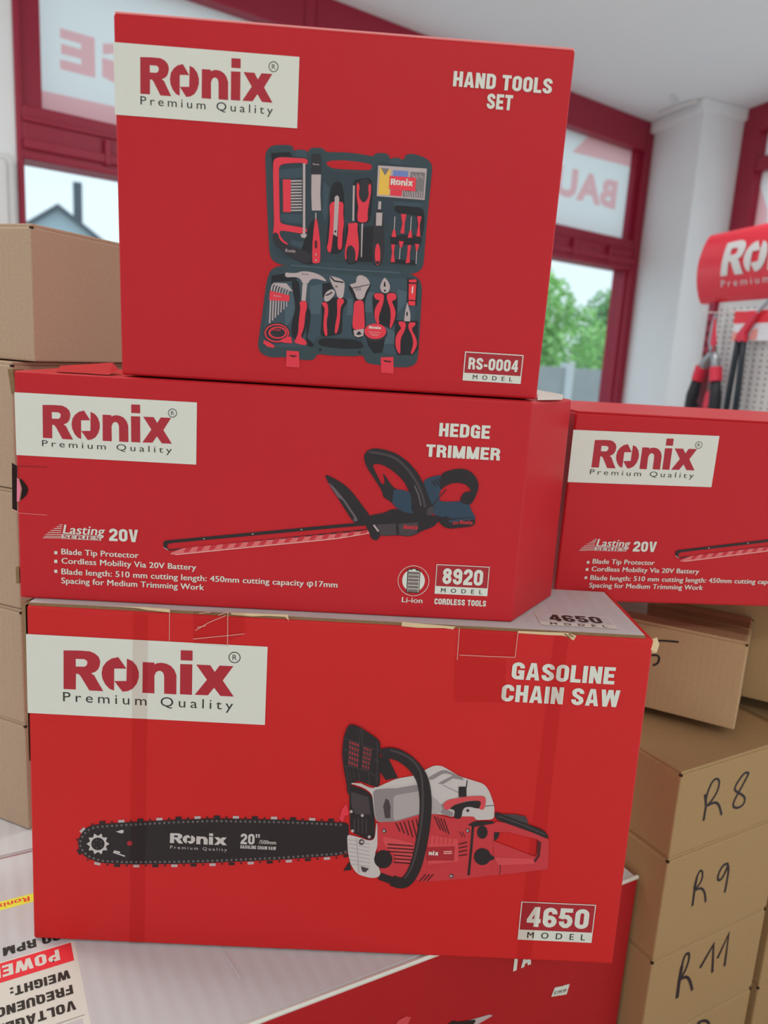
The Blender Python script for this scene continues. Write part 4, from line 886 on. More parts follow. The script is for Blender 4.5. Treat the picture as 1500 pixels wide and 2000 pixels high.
   ["P","steel_dark",2,[[[178.9,87.5],[178.6,86.6],[177.9,86.3],[177.1,86.6],[176.8,87.4],[177.1,88.2],[177.8,88.6],[178.5,88.3]],[[178.1,87.8],[177.8,87.9],[177.5,87.7],[177.4,87.4],[177.5,87],[177.8,86.9],[178.2,87.1],[178.3,87.4]]]],
   ["P","steel_dark",2,[[[174.7,87],[174.4,86.2],[173.7,85.9],[173,86.1],[172.7,86.9],[172.9,87.8],[173.7,88.1],[174.4,87.8]],[[174,87.4],[173.7,87.5],[173.4,87.3],[173.2,87],[173.4,86.6],[173.7,86.5],[174,86.7],[174.1,87]]]],
   ["P","tool_black",1,[[[176.5,84.7],[176.7,82.1],[171.3,81.6],[171.2,84.2]]]],
   ["P","steel_dark",2,[[[170.6,86.6],[170.3,85.8],[169.6,85.4],[168.8,85.7],[168.5,86.5],[168.8,87.3],[169.5,87.7],[170.2,87.4]],[[169.9,86.9],[169.5,87.1],[169.2,86.9],[169.1,86.6],[169.2,86.2],[169.6,86.1],[169.9,86.2],[170,86.6]]]],
   ["P","steel_dark",2,[[[166.4,86.2],[166.1,85.4],[165.4,85],[164.7,85.3],[164.4,86.1],[164.7,86.9],[165.4,87.3],[166.1,87]],[[165.7,86.5],[165.4,86.7],[165.1,86.5],[165,86.1],[165.1,85.8],[165.4,85.7],[165.7,85.8],[165.8,86.2]]]],
   ["P","tool_black",1,[[[166.9,83.3],[165.7,81.2],[164.3,83.1]]]],
   ["P","steel_dark",2,[[[162.3,85.8],[162,85],[161.3,84.6],[160.6,84.9],[160.2,85.7],[160.5,86.5],[161.2,86.9],[162,86.6]],[[161.6,86.1],[161.2,86.2],[160.9,86.1],[160.8,85.7],[161,85.4],[161.3,85.2],[161.6,85.4],[161.7,85.8]]]],
   ["P","steel_dark",2,[[[158.1,85.4],[157.9,84.6],[157.1,84.2],[156.4,84.5],[156.1,85.3],[156.4,86.1],[157.1,86.5],[157.8,86.2]],[[157.4,85.7],[157.1,85.9],[156.8,85.7],[156.7,85.3],[156.8,85],[157.1,84.9],[157.4,85],[157.6,85.4]]]],
   ["P","steel",1,[[[159.9,83],[160,80.4],[154.7,80],[154.6,82.6]]]],
   ["P","steel_dark",2,[[[154,85.1],[153.7,84.2],[153,83.9],[152.3,84.2],[151.9,85],[152.2,85.8],[152.9,86.2],[153.7,85.9]],[[153.3,85.4],[153,85.5],[152.6,85.3],[152.5,85],[152.7,84.6],[153,84.5],[153.3,84.7],[153.4,85]]]],
   ["P","steel_dark",2,[[[149.8,84.7],[149.6,83.9],[148.8,83.5],[148.1,83.8],[147.8,84.6],[148.1,85.4],[148.8,85.8],[149.5,85.5]],[[149.1,85],[148.8,85.2],[148.5,85],[148.4,84.6],[148.5,84.3],[148.8,84.2],[149.1,84.3],[149.3,84.7]]]],
   ["P","tool_black",1,[[[150.3,81.8],[149,79.7],[147.6,81.6]]]],
   ["P","steel_dark",2,[[[145.7,84.4],[145.4,83.6],[144.7,83.2],[144,83.5],[143.6,84.3],[143.9,85.1],[144.7,85.5],[145.4,85.2]],[[145,84.7],[144.7,84.8],[144.4,84.7],[144.2,84.3],[144.4,84],[144.7,83.8],[145,84],[145.1,84.3]]]],
   ["P","steel_dark",2,[[[141.6,84],[141.3,83.2],[140.6,82.8],[139.8,83.1],[139.5,83.9],[139.8,84.7],[140.5,85.1],[141.2,84.8]],[[140.8,84.3],[140.5,84.5],[140.2,84.3],[140.1,84],[140.2,83.6],[140.5,83.5],[140.9,83.6],[141,84]]]],
   ["P","tool_black",1,[[[143.3,81.6],[143.4,79],[138.1,78.6],[138,81.2]]]],
   ["P","steel_dark",2,[[[137.4,83.7],[137.1,82.9],[136.4,82.5],[135.7,82.8],[135.4,83.6],[135.6,84.4],[136.4,84.8],[137.1,84.5]],[[136.7,84],[136.4,84.1],[136.1,84],[135.9,83.6],[136.1,83.3],[136.4,83.1],[136.7,83.3],[136.8,83.7]]]],
   ["P","steel_dark",2,[[[133.3,83.3],[133,82.5],[132.3,82.2],[131.5,82.4],[131.2,83.2],[131.5,84.1],[132.2,84.4],[133,84.1]],[[132.6,83.7],[132.2,83.8],[131.9,83.6],[131.8,83.3],[131.9,82.9],[132.2,82.8],[132.6,83],[132.7,83.3]]]],
   ["P","tool_black",1,[[[133.7,80.4],[132.4,78.3],[131,80.2]]]],
   ["P","steel_dark",2,[[[129.1,83],[128.8,82.2],[128.1,81.8],[127.4,82.1],[127.1,82.9],[127.4,83.7],[128.1,84.1],[128.8,83.8]],[[128.4,83.3],[128.1,83.4],[127.8,83.3],[127.7,82.9],[127.8,82.6],[128.1,82.5],[128.4,82.6],[128.5,83]]]],
   ["P","steel_dark",2,[[[125,82.7],[124.7,81.8],[124,81.5],[123.2,81.8],[122.9,82.6],[123.2,83.4],[123.9,83.8],[124.7,83.5]],[[124.3,83],[123.9,83.1],[123.6,82.9],[123.5,82.6],[123.6,82.2],[124,82.1],[124.3,82.3],[124.4,82.6]]]],
   ["P","steel",1,[[[126.7,80.2],[126.7,77.6],[121.4,77.3],[121.3,79.9]]]],
   ["P","steel_dark",2,[[[120.8,82.4],[120.5,81.6],[119.8,81.2],[119.1,81.5],[118.8,82.3],[119.1,83.1],[119.8,83.5],[120.5,83.2]],[[120.1,82.7],[119.8,82.9],[119.5,82.7],[119.4,82.3],[119.5,82],[119.8,81.9],[120.1,82],[120.3,82.4]]]],
   ["P","steel_dark",2,[[[116.7,82.2],[116.4,81.3],[115.7,81],[114.9,81.3],[114.6,82.1],[114.9,82.9],[115.6,83.3],[116.4,83]],[[116,82.5],[115.7,82.6],[115.3,82.4],[115.2,82.1],[115.4,81.7],[115.7,81.6],[116,81.8],[116.1,82.1]]]],
   ["P","tool_black",1,[[[117.1,79.2],[115.7,77.1],[114.4,79.1]]]],
   ["P","steel_dark",2,[[[112.5,81.9],[112.3,81.1],[111.5,80.7],[110.8,81],[110.5,81.8],[110.8,82.6],[111.5,83],[112.2,82.7]],[[111.8,82.2],[111.5,82.4],[111.2,82.2],[111.1,81.8],[111.2,81.5],[111.5,81.4],[111.8,81.5],[112,81.9]]]],
   ["P","steel_dark",2,[[[108.4,81.7],[108.1,80.8],[107.4,80.5],[106.7,80.8],[106.3,81.6],[106.6,82.4],[107.4,82.8],[108.1,82.5]],[[107.7,82],[107.4,82.1],[107.1,81.9],[106.9,81.6],[107.1,81.2],[107.4,81.1],[107.7,81.3],[107.8,81.6]]]],
   ["P","tool_black",1,[[[110.1,79.2],[110.1,76.6],[104.8,76.3],[104.7,78.9]]]],
   ["P","steel_dark",2,[[[104.3,81.4],[104,80.6],[103.2,80.2],[102.5,80.5],[102.2,81.3],[102.5,82.1],[103.2,82.5],[103.9,82.2]],[[103.5,81.7],[103.2,81.9],[102.9,81.7],[102.8,81.3],[102.9,81],[103.2,80.9],[103.5,81],[103.7,81.4]]]],
   ["P","steel_dark",2,[[[100.1,81.2],[99.8,80.3],[99.1,80],[98.4,80.3],[98.1,81.1],[98.4,81.9],[99.1,82.3],[99.8,82]],[[99.4,81.5],[99.1,81.6],[98.8,81.5],[98.6,81.1],[98.8,80.7],[99.1,80.6],[99.4,80.8],[99.5,81.1]]]],
   ["P","tool_black",1,[[[100.5,78.2],[99.2,76.2],[97.8,78.1]]]],
   ["P","steel_dark",2,[[[96,80.9],[95.7,80.1],[95,79.7],[94.2,80],[93.9,80.8],[94.2,81.6],[94.9,82],[95.7,81.7]],[[95.3,81.2],[94.9,81.4],[94.6,81.2],[94.5,80.8],[94.6,80.5],[94.9,80.4],[95.3,80.5],[95.4,80.9]]]],
   ["P","steel_dark",2,[[[91.8,80.7],[91.5,79.9],[90.8,79.5],[90.1,79.8],[89.8,80.6],[90.1,81.4],[90.8,81.8],[91.5,81.5]],[[91.1,81],[90.8,81.1],[90.5,81],[90.4,80.6],[90.5,80.3],[90.8,80.1],[91.1,80.3],[91.3,80.6]]]],
   ["P","steel",1,[[[93.5,78.2],[93.5,75.6],[88.2,75.3],[88.2,77.9]]]],
   ["P","steel_dark",2,[[[87.7,80.4],[87.4,79.6],[86.7,79.2],[85.9,79.5],[85.6,80.3],[85.9,81.1],[86.7,81.5],[87.4,81.2]],[[87,80.7],[86.7,80.9],[86.3,80.7],[86.2,80.3],[86.4,80],[86.7,79.9],[87,80],[87.1,80.4]]]],
   ["P","steel_dark",2,[[[83.5,80.2],[83.3,79.4],[82.5,79],[81.8,79.3],[81.5,80.1],[81.8,80.9],[82.5,81.3],[83.2,81]],[[82.8,80.5],[82.5,80.6],[82.2,80.5],[82.1,80.1],[82.2,79.8],[82.5,79.6],[82.8,79.8],[83,80.1]]]],
   ["P","tool_black",1,[[[83.9,77.2],[82.6,75.2],[81.2,77.1]]]],
   ["P","steel_dark",2,[[[79.4,80.1],[79.1,79.3],[78.4,78.9],[77.7,79.2],[77.4,80],[77.7,80.9],[78.4,81.2],[79.1,80.9]],[[78.7,80.5],[78.4,80.6],[78.1,80.4],[77.9,80.1],[78.1,79.7],[78.4,79.6],[78.7,79.8],[78.8,80.1]]]],
   ["P","steel_dark",2,[[[75.3,80.2],[75,79.4],[74.3,79],[73.5,79.3],[73.2,80.1],[73.5,80.9],[74.3,81.3],[75,81]],[[74.6,80.5],[74.3,80.6],[73.9,80.5],[73.8,80.1],[73.9,79.8],[74.3,79.6],[74.6,79.8],[74.7,80.2]]]],
   ["P","tool_black",1,[[[76.8,77.5],[76.7,74.9],[71.3,75],[71.5,77.6]]]],
   ["P","steel_dark",2,[[[71.1,80.2],[70.8,79.4],[70.1,79],[69.4,79.3],[69.1,80.1],[69.4,80.9],[70.1,81.3],[70.8,81]],[[70.4,80.5],[70.1,80.7],[69.8,80.5],[69.7,80.1],[69.8,79.8],[70.1,79.7],[70.4,79.8],[70.6,80.2]]]],
   ["P","steel_dark",2,[[[67,80.3],[66.7,79.4],[66,79.1],[65.3,79.4],[65,80.1],[65.3,81],[66,81.3],[66.7,81]],[[66.3,80.6],[66,80.7],[65.7,80.5],[65.6,80.2],[65.7,79.8],[66,79.7],[66.3,79.9],[66.4,80.2]]]],
   ["P","tool_black",1,[[[67.2,77.2],[65.7,75.2],[64.5,77.2]]]],
   ["P","steel_dark",2,[[[62.9,80.3],[62.6,79.5],[61.9,79.1],[61.1,79.4],[60.8,80.2],[61.1,81],[61.9,81.4],[62.6,81.1]],[[62.2,80.6],[61.9,80.8],[61.6,80.6],[61.4,80.2],[61.6,79.9],[61.9,79.8],[62.2,79.9],[62.3,80.3]]]],
   ["P","steel_dark",2,[[[58.9,81.1],[58.6,80.3],[57.8,79.9],[57.1,80.2],[56.8,81],[57.1,81.9],[57.8,82.2],[58.6,81.9]],[[58.2,81.5],[57.8,81.6],[57.5,81.4],[57.4,81.1],[57.5,80.7],[57.8,80.6],[58.2,80.8],[58.3,81.1]]]],
   ["P","steel",1,[[[59.9,78],[59.4,75.5],[54.2,76.5],[54.7,79.1]]]],
   ["P","steel_dark",2,[[[54.9,82.3],[54.6,81.5],[53.9,81.1],[53.2,81.4],[52.9,82.2],[53.2,83],[53.9,83.4],[54.7,83.1]],[[54.2,82.6],[53.9,82.7],[53.6,82.6],[53.5,82.2],[53.6,81.9],[53.9,81.8],[54.2,81.9],[54.4,82.3]]]],
   ["P","steel_dark",2,[[[51.2,84],[50.9,83.2],[50.2,82.8],[49.5,83.1],[49.2,83.9],[49.5,84.7],[50.2,85.1],[50.9,84.8]],[[50.5,84.3],[50.2,84.5],[49.9,84.3],[49.7,84],[49.9,83.6],[50.2,83.5],[50.5,83.6],[50.6,84]]]],
   ["P","tool_black",1,[[[50.3,80.7],[48.3,79.4],[47.8,81.8]]]],
   ["P","steel_dark",2,[[[47.9,86.6],[47.6,85.8],[46.9,85.4],[46.2,85.7],[45.9,86.5],[46.2,87.3],[46.9,87.7],[47.7,87.4]],[[47.2,86.9],[46.9,87],[46.6,86.9],[46.5,86.5],[46.6,86.2],[46.9,86],[47.2,86.2],[47.4,86.6]]]],
   ["P","steel_dark",2,[[[45.3,89.8],[45,89],[44.2,88.7],[43.5,89],[43.2,89.7],[43.5,90.6],[44.3,90.9],[45,90.6]],[[44.6,90.2],[44.3,90.3],[43.9,90.1],[43.8,89.8],[43.9,89.4],[44.2,89.3],[44.6,89.5],[44.7,89.8]]]],
   ["P","tool_black",1,[[[43.6,85.9],[41.7,84.5],[38.9,89.4],[40.9,90.8]]]],
   ["P","steel_dark",2,[[[43.6,93.8],[43.3,93],[42.6,92.7],[41.9,93],[41.6,93.7],[41.9,94.6],[42.6,94.9],[43.3,94.6]],[[42.9,94.2],[42.6,94.3],[42.3,94.1],[42.2,93.8],[42.3,93.4],[42.6,93.3],[42.9,93.5],[43.1,93.8]]]],
   ["P","steel_dark",2,[[[43.6,98.3],[43.3,97.5],[42.6,97.2],[41.9,97.4],[41.6,98.2],[41.9,99],[42.6,99.4],[43.3,99.1]],[[42.9,98.6],[42.6,98.8],[42.3,98.6],[42.2,98.3],[42.3,97.9],[42.6,97.8],[42.9,98],[43.1,98.3]]]],
   ["P","tool_black",1,[[[39.7,97.8],[38.5,99.8],[40.6,100.6]]]],
   ["P","steel_dark",2,[[[45.3,102.6],[45,101.7],[44.3,101.4],[43.6,101.7],[43.3,102.4],[43.6,103.3],[44.3,103.6],[45.1,103.3]],[[44.6,102.9],[44.3,103],[44,102.8],[43.9,102.5],[44,102.1],[44.3,102],[44.6,102.2],[44.8,102.5]]]],
   ["P","steel_dark",2,[[[47.8,106.3],[47.5,105.5],[46.8,105.1],[46.1,105.4],[45.8,106.2],[46.1,107],[46.8,107.4],[47.5,107.1]],[[47.1,106.6],[46.8,106.7],[46.5,106.6],[46.4,106.2],[46.5,105.9],[46.8,105.8],[47.1,105.9],[47.3,106.3]]]],
   ["P","steel",1,[[[43.3,105.8],[41.7,107.5],[45.5,111.8],[47.1,110.1]]]],
   ["P","steel_dark",2,[[[50.9,109.4],[50.6,108.6],[49.9,108.2],[49.2,108.5],[48.9,109.3],[49.2,110.1],[49.9,110.5],[50.6,110.2]],[[50.2,109.7],[49.9,109.9],[49.6,109.7],[49.5,109.3],[49.6,109],[49.9,108.9],[50.2,109],[50.4,109.4]]]],
   ["P","steel_dark",2,[[[54.7,111.5],[54.4,110.7],[53.6,110.3],[52.9,110.6],[52.6,111.4],[52.9,112.2],[53.6,112.5],[54.4,112.3]],[[54,111.8],[53.6,111.9],[53.3,111.8],[53.2,111.4],[53.3,111.1],[53.6,110.9],[53.9,111.1],[54.1,111.4]]]],
   ["P","tool_black",1,[[[51.6,113.7],[52.4,116],[54.2,114.7]]]],
   ["P","steel_dark",2,[[[58.6,112.8],[58.3,112],[57.6,111.6],[56.9,111.9],[56.6,112.7],[56.9,113.5],[57.6,113.8],[58.3,113.6]],[[57.9,113.1],[57.6,113.2],[57.3,113.1],[57.2,112.7],[57.3,112.4],[57.6,112.2],[57.9,112.4],[58,112.8]]]],
   ["P","steel_dark",2,[[[62.7,113.3],[62.4,112.5],[61.7,112.1],[61,112.4],[60.7,113.2],[61,114],[61.7,114.4],[62.4,114.1]],[[62,113.6],[61.7,113.7],[61.4,113.6],[61.3,113.2],[61.4,112.9],[61.7,112.7],[62,112.9],[62.1,113.3]]]],
   ["P","tool_black",1,[[[58.9,115.4],[58.8,117.9],[64.1,118.6],[64.2,116.1]]]],
   ["P","steel_dark",2,[[[66.8,113.8],[66.5,113],[65.8,112.6],[65.1,112.9],[64.8,113.7],[65.1,114.5],[65.8,114.9],[66.5,114.6]],[[66.1,114.1],[65.8,114.2],[65.5,114.1],[65.3,113.7],[65.5,113.4],[65.8,113.3],[66.1,113.4],[66.2,113.8]]]],
   ["P","steel_dark",2,[[[70.9,114.3],[70.6,113.5],[69.9,113.1],[69.2,113.4],[68.9,114.2],[69.2,115],[69.9,115.4],[70.6,115.1]],[[70.2,114.6],[69.9,114.7],[69.6,114.6],[69.4,114.2],[69.6,113.9],[69.9,113.8],[70.2,113.9],[70.3,114.3]]]],
   ["P","tool_black",1,[[[68.4,117],[69.6,119.1],[71,117.3]]]],
   ["P","steel_dark",2,[[[75,114.8],[74.7,114],[74,113.6],[73.3,113.9],[73,114.7],[73.3,115.5],[74,115.9],[74.7,115.6]],[[74.3,115.1],[74,115.2],[73.7,115.1],[73.5,114.7],[73.7,114.4],[74,114.3],[74.3,114.4],[74.4,114.8]]]],
   ["P","steel_dark",2,[[[79.1,115.3],[78.8,114.5],[78.1,114.1],[77.3,114.4],[77.1,115.2],[77.3,116],[78.1,116.4],[78.8,116.1]],[[78.4,115.6],[78.1,115.8],[77.8,115.6],[77.6,115.2],[77.8,114.9],[78.1,114.8],[78.4,114.9],[78.5,115.3]]]],
   ["P","steel",1,[[[75.3,117.5],[75.1,120],[80.4,120.6],[80.6,118.1]]]],
   ["P","steel_dark",2,[[[83.2,115.8],[82.9,115],[82.2,114.6],[81.4,114.9],[81.1,115.7],[81.4,116.5],[82.2,116.9],[82.9,116.6]],[[82.5,116.1],[82.2,116.3],[81.8,116.1],[81.7,115.7],[81.8,115.4],[82.2,115.3],[82.5,115.4],[82.6,115.8]]]],
   ["P","steel_dark",2,[[[87.3,116.3],[87,115.5],[86.3,115.1],[85.5,115.4],[85.2,116.2],[85.5,117],[86.2,117.3],[87,117.1]],[[86.6,116.6],[86.2,116.7],[85.9,116.6],[85.8,116.2],[85.9,115.9],[86.3,115.7],[86.6,115.9],[86.7,116.3]]]],
   ["P","tool_black",1,[[[84.8,119],[86,121.1],[87.4,119.3]]]],
   ["P","steel_dark",2,[[[91.4,116.7],[91.1,115.9],[90.4,115.6],[89.6,115.9],[89.3,116.6],[89.6,117.4],[90.3,117.8],[91.1,117.5]],[[90.7,117.1],[90.3,117.2],[90,117],[89.9,116.7],[90,116.3],[90.4,116.2],[90.7,116.4],[90.8,116.7]]]],
   ["P","steel_dark",2,[[[95.5,117.2],[95.2,116.4],[94.5,116],[93.7,116.3],[93.4,117.1],[93.7,117.9],[94.4,118.3],[95.2,118]],[[94.8,117.5],[94.4,117.6],[94.1,117.5],[94,117.1],[94.1,116.8],[94.4,116.7],[94.8,116.8],[94.9,117.2]]]],
   ["P","tool_black",1,[[[91.7,119.4],[91.5,121.9],[96.8,122.5],[96.9,120]]]],
   ["P","steel_dark",2,[[[99.6,117.7],[99.3,116.9],[98.5,116.5],[97.8,116.8],[97.5,117.6],[97.8,118.4],[98.5,118.7],[99.2,118.4]],[[98.8,118],[98.5,118.1],[98.2,117.9],[98.1,117.6],[98.2,117.2],[98.5,117.1],[98.9,117.3],[99,117.6]]]],
   ["P","steel_dark",2,[[[103.6,118.1],[103.4,117.3],[102.6,117],[101.9,117.2],[101.6,118],[101.9,118.8],[102.6,119.2],[103.3,118.9]],[[102.9,118.4],[102.6,118.6],[102.3,118.4],[102.2,118],[102.3,117.7],[102.6,117.6],[102.9,117.7],[103.1,118.1]]]],
   ["P","tool_black",1,[[[101.1,120.8],[102.4,122.9],[103.8,121.1]]]],
   ["P","steel_dark",2,[[[107.7,118.6],[107.5,117.8],[106.7,117.4],[106,117.7],[105.7,118.5],[106,119.3],[106.7,119.7],[107.4,119.4]],[[107,118.9],[106.7,119],[106.4,118.9],[106.3,118.5],[106.4,118.2],[106.7,118],[107,118.2],[107.2,118.6]]]],
   ["P","steel_dark",2,[[[111.8,119.1],[111.6,118.2],[110.8,117.9],[110.1,118.2],[109.8,118.9],[110.1,119.7],[110.8,120.1],[111.5,119.8]],[[111.1,119.4],[110.8,119.5],[110.5,119.3],[110.4,119],[110.5,118.6],[110.8,118.5],[111.1,118.7],[111.3,119]]]],
   ["P","steel",1,[[[108,121.2],[107.9,123.7],[113.2,124.3],[113.3,121.8]]]],
   ["P","steel_dark",2,[[[115.9,119.5],[115.6,118.7],[114.9,118.3],[114.2,118.6],[113.9,119.4],[114.2,120.2],[114.9,120.6],[115.6,120.3]],[[115.2,119.8],[114.9,119.9],[114.6,119.8],[114.5,119.4],[114.6,119.1],[114.9,119],[115.2,119.1],[115.4,119.5]]]],
   ["P","steel_dark",2,[[[120,120],[119.7,119.2],[119,118.8],[118.3,119.1],[118,119.9],[118.3,120.7],[119,121],[119.7,120.7]],[[119.3,120.3],[119,120.4],[118.7,120.2],[118.6,119.9],[118.7,119.6],[119,119.4],[119.3,119.6],[119.5,119.9]]]],
   ["P","tool_black",1,[[[117.5,122.7],[118.7,124.8],[120.2,123]]]],
   ["P","steel_dark",2,[[[124.1,120.4],[123.8,119.6],[123.1,119.3],[122.4,119.5],[122.1,120.3],[122.4,121.1],[123.1,121.5],[123.8,121.2]],[[123.4,120.7],[123.1,120.9],[122.8,120.7],[122.7,120.4],[122.8,120],[123.1,119.9],[123.4,120.1],[123.6,120.4]]]],
   ["P","steel_dark",2,[[[128.2,120.8],[127.9,120],[127.2,119.6],[126.5,119.9],[126.2,120.7],[126.5,121.5],[127.2,121.9],[127.9,121.6]],[[127.5,121.1],[127.2,121.3],[126.9,121.1],[126.8,120.7],[126.9,120.4],[127.2,120.3],[127.5,120.4],[127.7,120.8]]]],
   ["P","tool_black",1,[[[124.5,123],[124.3,125.6],[129.6,126],[129.7,123.5]]]],
   ["P","steel_dark",2,[[[132.3,121.2],[132,120.4],[131.3,120],[130.6,120.3],[130.3,121.1],[130.6,121.9],[131.3,122.3],[132,122]],[[131.6,121.5],[131.3,121.6],[131,121.5],[130.9,121.1],[131,120.8],[131.3,120.6],[131.6,120.8],[131.8,121.2]]]],
   ["P","steel_dark",2,[[[136.4,121.6],[136.2,120.8],[135.4,120.4],[134.7,120.7],[134.4,121.5],[134.7,122.3],[135.4,122.6],[136.1,122.3]],[[135.7,121.9],[135.4,122],[135.1,121.8],[135,121.5],[135.1,121.1],[135.4,121],[135.7,121.2],[135.9,121.5]]]],
   ["P","tool_black",1,[[[134,124.3],[135.2,126.4],[136.6,124.5]]]],
   ["P","steel_dark",2,[[[140.5,121.9],[140.3,121.1],[139.5,120.8],[138.8,121],[138.5,121.8],[138.8,122.6],[139.5,123],[140.2,122.7]],[[139.8,122.2],[139.5,122.4],[139.2,122.2],[139.1,121.9],[139.2,121.5],[139.5,121.4],[139.8,121.6],[140,121.9]]]],
   ["P","steel_dark",2,[[[144.6,122.3],[144.4,121.5],[143.6,121.1],[142.9,121.4],[142.6,122.2],[142.9,123],[143.6,123.4],[144.3,123.1]],[[143.9,122.6],[143.6,122.7],[143.3,122.6],[143.2,122.2],[143.3,121.9],[143.6,121.8],[143.9,121.9],[144.1,122.3]]]],
   ["P","steel",1,[[[140.9,124.5],[140.7,127],[146,127.5],[146.1,125]]]],
   ["P","steel_dark",2,[[[148.7,122.7],[148.5,121.9],[147.8,121.5],[147,121.8],[146.7,122.6],[147,123.4],[147.7,123.7],[148.4,123.5]],[[148,123],[147.7,123.1],[147.4,122.9],[147.3,122.6],[147.4,122.3],[147.7,122.1],[148,122.3],[148.2,122.6]]]],
   ["P","steel_dark",2,[[[152.8,123],[152.6,122.2],[151.9,121.9],[151.1,122.2],[150.8,122.9],[151.1,123.7],[151.8,124.1],[152.5,123.8]],[[152.1,123.4],[151.8,123.5],[151.5,123.3],[151.4,123],[151.5,122.6],[151.8,122.5],[152.2,122.7],[152.3,123]]]],
   ["P","tool_black",1,[[[150.4,125.8],[151.6,127.8],[153,126]]]],
   ["P","steel_dark",2,[[[157,123.4],[156.7,122.6],[156,122.2],[155.2,122.5],[154.9,123.3],[155.2,124.1],[155.9,124.5],[156.6,124.2]],[[156.2,123.7],[155.9,123.8],[155.6,123.7],[155.5,123.3],[155.6,123],[155.9,122.9],[156.3,123],[156.4,123.4]]]],
   ["P","steel_dark",2,[[[161.1,123.7],[160.8,122.9],[160.1,122.5],[159.3,122.8],[159,123.6],[159.3,124.4],[160,124.7],[160.7,124.5]],[[160.3,124],[160,124.1],[159.7,124],[159.6,123.6],[159.7,123.3],[160.1,123.1],[160.4,123.3],[160.5,123.7]]]],
   ["P","tool_black",1,[[[157.4,126.1],[157.4,128.6],[162.7,128.8],[162.7,126.2]]]],
   ["P","steel_dark",2,[[[165.2,123.8],[164.9,123],[164.2,122.6],[163.5,122.9],[163.1,123.7],[163.4,124.5],[164.1,124.9],[164.9,124.6]],[[164.5,124.1],[164.1,124.2],[163.8,124.1],[163.7,123.7],[163.8,123.4],[164.2,123.3],[164.5,123.4],[164.6,123.8]]]],
   ["P","steel_dark",2,[[[169.3,123.9],[169,123.1],[168.3,122.8],[167.6,123.1],[167.2,123.8],[167.5,124.6],[168.2,125],[169,124.7]],[[168.6,124.3],[168.3,124.4],[167.9,124.2],[167.8,123.9],[168,123.5],[168.3,123.4],[168.6,123.6],[168.7,123.9]]]],
   ["P","tool_black",1,[[[166.9,126.8],[168.2,128.8],[169.6,126.9]]]],
   ["P","steel_dark",2,[[[173.4,124.1],[173.1,123.3],[172.4,122.9],[171.7,123.2],[171.4,124],[171.6,124.8],[172.3,125.1],[173.1,124.9]],[[172.7,124.4],[172.4,124.5],[172.1,124.4],[171.9,124],[172.1,123.7],[172.4,123.5],[172.7,123.7],[172.8,124]]]],
   ["P","steel_dark",2,[[[177.5,124.2],[177.2,123.4],[176.5,123],[175.8,123.3],[175.5,124.1],[175.8,124.9],[176.5,125.3],[177.2,125]],[[176.8,124.5],[176.5,124.6],[176.2,124.5],[176.1,124.1],[176.2,123.8],[176.5,123.7],[176.8,123.8],[176.9,124.2]]]],
   ["P","steel",1,[[[173.8,126.6],[173.8,129.1],[179.1,129.3],[179.1,126.8]]]],
   ["P","steel_dark",2,[[[181.6,124.3],[181.4,123.5],[180.6,123.2],[179.9,123.5],[179.6,124.2],[179.9,125],[180.6,125.4],[181.3,125.1]],[[180.9,124.7],[180.6,124.8],[180.3,124.6],[180.2,124.3],[180.3,123.9],[180.6,123.8],[180.9,124],[181.1,124.3]]]],
   ["P","steel_dark",2,[[[185.7,124.5],[185.5,123.7],[184.8,123.3],[184,123.6],[183.7,124.4],[184,125.2],[184.7,125.5],[185.4,125.3]],[[185,124.8],[184.7,124.9],[184.4,124.7],[184.3,124.4],[184.4,124.1],[184.7,123.9],[185,124.1],[185.2,124.4]]]],
   ["P","tool_black",1,[[[183.4,127.3],[184.7,129.3],[186,127.4]]]],
   ["P","steel_dark",2,[[[189.9,124.6],[189.6,123.8],[188.9,123.4],[188.1,123.7],[187.8,124.5],[188.1,125.3],[188.8,125.7],[189.5,125.4]],[[189.1,124.9],[188.8,125],[188.5,124.9],[188.4,124.5],[188.5,124.2],[188.9,124.1],[189.2,124.2],[189.3,124.6]]]],
   ["P","steel_dark",2,[[[194,124.7],[193.7,123.9],[193,123.6],[192.3,123.9],[191.9,124.6],[192.2,125.4],[192.9,125.8],[193.7,125.5]],[[193.3,125],[192.9,125.2],[192.6,125],[192.5,124.7],[192.7,124.3],[193,124.2],[193.3,124.4],[193.4,124.7]]]],
   ["P","tool_black",1,[[[190.3,127.1],[190.2,129.7],[195.5,129.8],[195.6,127.3]]]],
   ["P","steel_dark",2,[[[198.1,124.9],[197.8,124.1],[197.1,123.7],[196.4,124],[196.1,124.8],[196.3,125.6],[197,125.9],[197.8,125.7]],[[197.4,125.2],[197.1,125.3],[196.8,125.1],[196.6,124.8],[196.8,124.5],[197.1,124.3],[197.4,124.5],[197.5,124.8]]]],
   ["P","steel_dark",2,[[[202.2,125],[201.9,124.2],[201.2,123.8],[200.5,124.1],[200.2,124.9],[200.5,125.7],[201.2,126.1],[201.9,125.8]],[[201.5,125.3],[201.2,125.4],[200.9,125.3],[200.8,124.9],[200.9,124.6],[201.2,124.5],[201.5,124.6],[201.6,125]]]],
   ["P","tool_black",1,[[[199.8,127.8],[201.1,129.8],[202.5,127.9]]]],
   ["P","steel_dark",2,[[[206.3,125.1],[206.1,124.3],[205.4,124],[204.6,124.3],[204.3,125],[204.6,125.8],[205.3,126.2],[206,125.9]],[[205.6,125.4],[205.3,125.6],[205,125.4],[204.9,125.1],[205,124.7],[205.3,124.6],[205.6,124.8],[205.8,125.1]]]],
